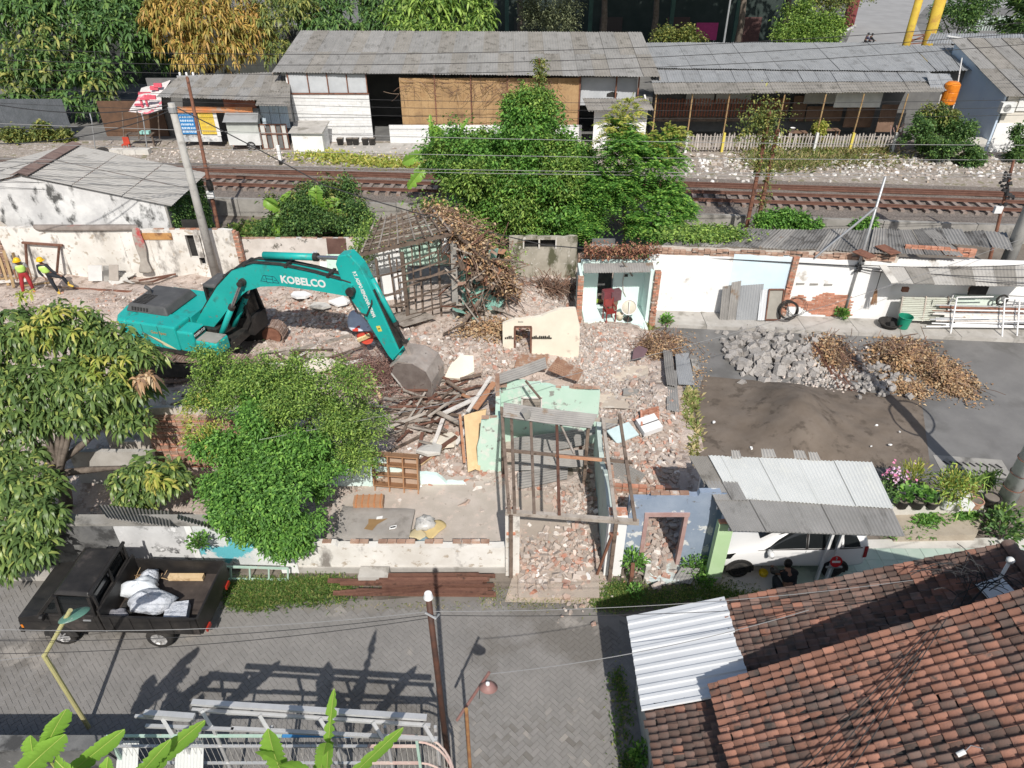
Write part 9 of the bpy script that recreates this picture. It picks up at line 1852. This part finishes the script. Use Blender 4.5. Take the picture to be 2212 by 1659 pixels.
n=int((pts[3]-pts[0])/.11);bmsh=MB().box(-.003,.003,-.003,.003,.28,1.83).mesh('bar',concrete_p);fo=worldloc(F2)
for i in range(n):
 o=bpy.data.objects.new('bar',bmsh);COL.link(o);o.parent=F2;o.location=Vector((pts[0]+.11*i,yf2,0))-fo
for i in range(1,13):a=math.pi/2*i/13;o=bpy.data.objects.new('bar',bmsh);COL.link(o);o.parent=F2;o.location=Vector((pts[3]+math.sin(a)*.75,yf2-.9+math.cos(a)*.9,0))-fo
for x in (pts[0],V(585,1590,yf2).x,pts[3],arc[-1].x):y=yf2-.03 if x<arc[-1].x-.1 else arc[-1].y;MB().beam((x,y,0),(x,y,1.9),.05).build('post',gf,F2)
for u0,u1,z,lab in ((255,300,1.3,'white sheet leaning behind the mint end of the fence'),(380,440,1.35,'larger white slatted sheet behind the fence near the banana leaf')):
 a,b=G(u0,1600,z),G(u1,1600,z);MB().wave(a,b,b+Vector((.1,-.7,-.5)),a+Vector((.1,-.7,-.5)),per=.06,amp=.006).build('white_sheet',white_poly,label=lab,cat='sheet',smooth=True)
sheet('near_yard',[(-12,2,.02),(.3,2,.02),(.2,6.9,.02),(-12,6.95,.02)],M('near_yard_dark',(.1,.1,.1),(.14,.14,.135),1.5,bump=.3))
wn=thing('near_yard_wall','dark low wall at the bottom left corner under the banana leaves','wall',(-8,7.1,0));vwall(MB(),(-13,7.15,0),(pts[0]-.05,7.15,0),0,1.1,.2).build('wall_face',darkwall,wn);MB().box(-13,pts[0]-.05,7.1,7.4,1.102,1.16).build('coping',darkwall,wn)
nh=thing('unseen_shade_block','unseen wall and flat roof block added to shade the near yard','house',(-6,3.6,0));vwall(MB(),(-14,3.4,0),(-.6,3.4,0),0,3.3,.2).build('wall',wl,nh);MB().box(-14,-.5,1,3.75,3.302,3.4).build('flat_roof',concrete_d,nh)  # out-of-view block added to throw shade over the fenced yard
# --- convex mirror on a yellow pole
mb0=G(192,1572,0);j0,j1=V(105,1415,mb0.y),V(152,1318,mb0.y);t=thing('traffic_mirror','green-backed convex traffic mirror on a bent yellow pole','mirror',mb0);ym_=M('pale_yellow_pole',(.46,.43,.2),(.4,.37,.18),3,c3=(.4,.36,.2),s3=3);MB().tube([mb0,Vector((mb0.x,mb0.y,j0.z))],.045,10).build('lower_pole',ym_,t);MB().tube([Vector((mb0.x,mb0.y,j0.z-.03)),j1],.04,10).build('upper_pole',ym_,t);MB().rev(V(160,1328,mb0.y+.1),[(.001,.06),(.1,.055),(.2,.03),(.26,0),(.27,-.01),(.001,-.015)],26,(-.25,.35,.9)).build('mirror_shell',plain('mirror_green',(.12,.26,.2),.4,c3=(.3,.36,.32),s3=4),t,smooth=True)
# --- banana leaves in the near corner
def bn(name,lab,base,lv,h):return banana(name,lab,base,lv,h,rst=.09)
Y1=5.9
bn('near_banana_plant','banana plant with broad bright leaves in the bottom left corner',V(150,1700,Y1)*1+Vector((0,0,-2.2)),[(V(95,1625,Y1),V(136,1520,Y1+.2),.2,dict(bend=.05,side=(1,.3,.1))),(V(40,1680,Y1-.2),V(132,1572,Y1),.2,dict(bend=.05,side=(1,0,-.5))),(V(85,1670,Y1),V(60,1580,Y1+.2),.17,dict(bend=.05,side=(1,0,.2))),(V(150,1670,Y1),V(262,1562,Y1+.3),.15,dict(bend=.08,side=(.6,0,-.7))),(V(120,1640,Y1-.1),V(190,1690,Y1-.4),.22,dict(bend=.1))],2.1)
bn('leaning_banana_plant','banana plant with a long diagonal leaf before the aluminium frame',V(300,1705,Y1)*1+Vector((0,0,-2.0)),[(V(292,1690,Y1),V(434,1536,Y1+.3),.15,dict(bend=.03,side=(.7,0,-.7))),(V(285,1690,Y1-.1),V(362,1582,Y1),.13,dict(bend=.1,side=(.8,0,-.5))),(V(240,1690,Y1-.1),V(230,1628,Y1),.12,dict(bend=.2,side=(1,0,0)))],1.9)
bn('tall_banana_plant','banana plant with one tall upright leaf below the steel pole',V(706,1710,Y1)*1+Vector((0,0,-2.0)),[(V(706,1680,Y1),V(716,1462,Y1+.25),.085,dict(bend=.03,side=(1,0,0),torn=.75)),(V(690,1690,Y1),V(700,1590,Y1-.1),.14,dict(bend=.1,side=(1,0,.1))),(V(735,1700,Y1),V(868,1552,Y1+.2),.12,dict(bend=.03,side=(.7,0,-.7),torn=.4)),(V(620,1690,Y1),V(573,1556,Y1),.2,dict(bend=.08,side=(1,0,.3))),(V(640,1690,Y1-.1),V(548,1612,Y1-.2),.12,dict(bend=.1)),(V(670,1690,Y1-.2),V(600,1645,Y1-.3),.14,dict(bend=.2))],1.95)
# --- utility poles
conc_pole=M('concrete_pole',(.36,.35,.33),(.42,.41,.385),2,c3=(.28,.27,.25),s3=3,bump=.2);x=V(460,570,28.9).x
t=thing('concrete_pole','tapered concrete utility pole in front of the long white wall','pole',(x,28.9,.1));MB().tube([(x,28.9,.1),(x,28.9,Z(222,28.9))],[.2,.13],14).build('shaft',conc_pole,t,smooth=True);MB().cyl((x,28.9,Z(222,28.9)-.35),(x,28.9,Z(222,28.9)-.15),.17,n=12).build('collar',steel,t)
a,b=V(470,492,33.5),V(404,165,34.2);a.z=.0;t=thing('dark_steel_pole','thin dark steel pole with white box behind the long white wall','pole',a);MB().tube([a,b],[.1,.07],10).build('shaft',rust,t);pb=lerp(a,b,.22)
for k in range(3):MB().rev(b+Vector((-.3+.3*k,0,.1)),[(.02,-.1),(.05,-.05),(.05,.05),(.02,.08)],8).build('insulator',white_metal,t)
MB().beam(b+Vector((-.45,0,0)),b+Vector((.45,0,0)),.07).build('crossarm',steel,t);p=V(456,421,33.6);MB().box(p.x-.16,p.x+.16,p.y-.12,p.y,p.z-.14,p.z+.2).build('white_box',white_metal,t);MB().rev(V(453,400,33.5),[(.14,-.25),(.16,0),(.12,.25)],10).build('cable_clamp',black_m,t)
x,y=V(1826,668,25.35).x,25.35;zt=Z(381,y);t=thing('steel_prop_pole','grey steel pole with a diagonal stay at the white row house','pole',(x,y,.25));MB().tube([(x,y,.25),(x,y,zt)],[.06,.045],10).build('shaft',steel,t,smooth=True);MB().tube([(x,y-.02,Z(447,y)),tuple(V(1761,556,25.45))],.045,9).build('stay',steel,t);mb=MB()
for i in range(16):p=Vector((x,y-.05,Z(575,y)))+Vector((R.gauss(0,.1),R.gauss(0,.05),R.gauss(0,.14)));mb.chunk(p,.06)
mb.build('cable_knot',cable_m,t)
a,b=V(2138,560,31),V(2190,345,31.2);a.z=.0;t=thing('right_service_pole','dark service pole with white box and cable bundle at the right edge','pole',a);MB().tube([a,V(2138,560,31),b],[.09,.085,.06],10).build('shaft',rust,t);p=V(2154,452,31);MB().box(p.x-.17,p.x+.17,p.y-.14,p.y,p.z-.15,p.z+.17).build('white_box',white_metal,t);mb=MB()
for i in range(40):p=V(2174+R.gauss(0,6),408+R.gauss(0,16),31);mb.chunk(p,R.uniform(.05,.12))
mb.build('cable_bundle',cable_m,t,kind='stuff')
x=V(2183,548,26.6).x;t=thing('grey_concrete_pole','thick grey concrete pole rising behind the porch roof at the right edge','pole',(x,26.6,0));MB().tube([(x,26.6,0),(x,26.6,10)],[.27,.2],16).build('shaft',conc_pole,t,smooth=True);MB().cyl((x,26.6,0),(x,26.6,.15),.34).build('footing',concrete,t)
pb=G(2158,1108,.1);t=thing('street_concrete_pole','whitewashed concrete pole with a cable loop beside the potted plants','pole',pb);MB().tube([pb,pb+Vector((0,0,9.5))],[.24,.17],16).build('shaft',M('whitewashed_pole',(.55,.56,.56),(.45,.46,.46),3,c3=(.3,.3,.3),s3=2.5,bump=.2),t,smooth=True)
for z in (1.0,1.5,2.0):MB().torus(pb+Vector((0,0,z)),(0,0,1),.245,.012,18,5).build('strap',rust,t)
MB().torus(pb+Vector((.1,0,4.6)),(.5,-1,.2),.8,.035,36,6).build('cable_loop',cable_m,t)
shrub('pole_plant','dark leafy plant at the foot of the whitewashed pole',2150,1135,.0,.5,lf_vine,.25,160,'long');shrub('shade_plant','dark broad-leaved plant in the shade beyond the planter',2160,1165,.0,.55,lf_far,.22,200)
# overgrown twin posts and the creeper-wrapped pole
for i,(u0,u1) in enumerate(((1612,1668),(1634,1690))):
 a=V(u0,492,33);b=V(u1,240+40*i,33);a.z=0;t=thing('overgrown_post',['taller of two dark posts wrapped in creeper below the track','shorter of two dark posts wrapped in creeper below the track'][i],'post',a);MB().tube([a,Vector((a.x+.05,33,b.z))],.1,8).build('shaft',rust,t);P=np.array([tuple(Vector((a.x+.05,33,R.uniform(.4 if i else 3.6,b.z)))+Vector((R.gauss(0,.16),R.gauss(0,.14),0))) for _ in range(700)])
 if i==0:P=np.concatenate([P,np.array(V(1648,258,33))+rng.normal(0,1,(900,3))*np.array([.55,.25,.45]),np.array([tuple(lerp(V(1648,255,33),V(1585,305,32.6),R.random())+Vector((0,0,R.gauss(0,.08)))) for _ in range(220)])])
 npobj('creeper',*leaf4(P,rng.normal(0,1,P.shape),.15*rng.uniform(.6,1.3,len(P)),.5),lf_olive,t)
a=V(1165,218,35.6);b=V(1165,126,35.6);t=thing('creeper_pole','thin pole wrapped in creeper rising out of the vine thicket','pole',(a.x,35.6,0));MB().tube([(a.x,35.6,0),b],.05,7).build('shaft',rust,t);P=np.array([(a.x+R.gauss(0,.16),35.6+R.gauss(0,.14),R.uniform(a.z,b.z)) for _ in range(800)]);npobj('creeper',*leaf4(P,rng.normal(0,1,P.shape),.15*rng.uniform(.6,1.3,len(P)),.5),lf_olive,t)
# signal stump by the track
p=V(608,358,43.5);p.z=.74;t=thing('track_marker','white track marker post with black foot beside the far rail','marker',p);MB().box(p.x-.1,p.x+.1,p.y-.1,p.y+.1,.74,1.0).build('foot',black_m,t);MB().box(p.x-.09,p.x+.09,p.y-.09,p.y+.09,1.001,1.9).build('post',plaster_w,t)
for i in range(240):
 pass
mb=MB()
for i in range(900):u,v=R.uniform(1480,2212),R.gauss(352,14)+(R.uniform(0,20) if R.random()<.3 else 0);mb.chunk(G(u,max(334,min(392,v)),.76),R.uniform(.05,.17),(1.3,.9,.5))
mb.build('trackside_debris',M('pale_debris',(.6,.56,.52),pal=[(0,(.6,.57,.53)),(.4,(.46,.4,.35)),(.6,(.7,.68,.66)),(.8,(.3,.25,.2))],isl=.15),label='pale rubble and litter strewn along the bank beyond the track',cat='rubble',kind='stuff')
mb=MB()
for i in range(500):u,v=R.uniform(230,900),R.gauss(338,12);mb.chunk(G(u,max(318,min(352,v)),.76),R.uniform(.03,.1),(1.3,.9,.5))
mb.build('trackside_gravel',rubble_grey,label='grey stones scattered between the shop and the track',cat='gravel',kind='stuff')
# --- overhead wires (spans hang in a shallow curve between far supports)
def wire(label,a,b,sag,r=.014,mat=cable_m,group='overhead wires'):
 a,b=Vector(a),Vector(b);MB().tube([lerp(a,b,i/16)-Vector((0,0,sag*4*(i/16)*(1-i/16))) for i in range(17)],r,5,False).build('overhead_wire',mat,label=label,cat='wire',group=group)
def wv(u0,v0,Y0,u1,v1,Y1,sag,label,r=.014,mat=cable_m,group='overhead wires'):wire(label,V(u0,v0,Y0),V(u1,v1,Y1),sag,r,mat,group)
gW='parallel wires above the railway'
for i,(v0,v1,Y) in enumerate(((100,92,44),(125,108,44),(143,128,44))):wv(-300,v0-8,Y,2500,v1-70+i*6,Y,1.3,['topmost','middle','lowest'][i]+' dark wire of the three crossing before the large workshop roof',.018,cable_m,'three wires before the workshop roof')
for i,(v0,v1) in enumerate(((262,300),(306,334),(340,368),(348,378))):wv(-400,v0-12,32,2600,v1+14-i*4,30,.35,['pale overhead wire crossing at picket fence height','pale overhead wire crossing just above the track bank','upper of two close pale wires above the track','lower of two close pale wires above the track'][i],.013,cable_w,gW)
for i,(v0,v1) in enumerate(((196,205),(212,222),(232,238))):wv(-400,v0-30,40,2600,v1,38,.8,['thin dark wire along the workshop eave','thin dark wire along the long shed eave','thin dark wire below the long shed eave'][i],.012,cable_m,gW)
ptop=V(368,226,28.9)
for i,(u,v,Y) in enumerate(((-200,180,26),(-200,250,24),(-200,300,24))):wire(['upper cable running left from the concrete pole','middle cable running left from the concrete pole','lower cable running left from the concrete pole'][i],ptop-Vector((0,0,.1*i)),V(u,v,Y),.6,.018,cable_m,'cables from the concrete pole')
pth=bez(ptop,V(520,300,29),V(700,400,28),8)+bez(V(700,400,28),V(950,480,27),V(1180,530,26.4),8)[1:]+[V(1500,556,25.9),V(1850,575,25.3)];MB().tube(pth,.022,6,False).build('overhead_wire',cable_m,label='thick black cable drooping from the concrete pole to the row house',cat='wire',group='overhead wires')
for i,(u,v,Y) in enumerate(((2500,545,24),(2500,590,23),(2500,610,23))):wire(['upper cable from the steel prop pole to the right','middle cable from the steel prop pole to the right','lower cable from the steel prop pole to the right'][i],V(1850,572+4*i,25.3),V(u,v,Y),.3,.016,cable_m,'cables along the porch roof')
for i in range(5):wv(-300,330+i*12,30,460,352+i*17,31,.2,'thin wire above the gabled roof',.009,cable_m,'thin wires above the gabled roof')
bt_=bp_+Vector((-.05,0,4.85))
for i,(u,v,Y) in enumerate(((-300,1345,7.6),(-300,1375,7.5),(-300,1410,7.3))):wire(['upper wire from the rusty pole over the pickup','middle wire from the rusty pole over the pickup','lower wire from the rusty pole over the pickup'][i],bt_-Vector((0,0,.08*i)),V(u,v,Y),.35,.006,cable_m if i else cable_w,'wires from the rusty pole')
wire('pale wire from the rusty pole across to the porch roof',bt_,V(2400,1180,9.5),.5,.006,cable_w,'wires from the rusty pole');wire('dark wire from the rusty pole along the carport',bt_-Vector((0,0,.1)),V(2400,1240,9.2),.4,.006,cable_m,'wires from the rusty pole')
wire('white service wire from the street lamp to the tiled roof',V(1057,1456,7.5),Vector((5.6,8.6,zA(5.6)+.1)),.25,.008,cable_w,'wires from the street lamp');wire('pale wire from the traffic mirror pole to the left',Vector((mb0.x,mb0.y,j0.z)),V(-300,1440,8),.1,.006,cable_w,'wires from the rusty pole')
wv(560,950,13.5,2300,480,25,.8,'thin pale wire slanting over the whole demolition site',.008,cable_w)
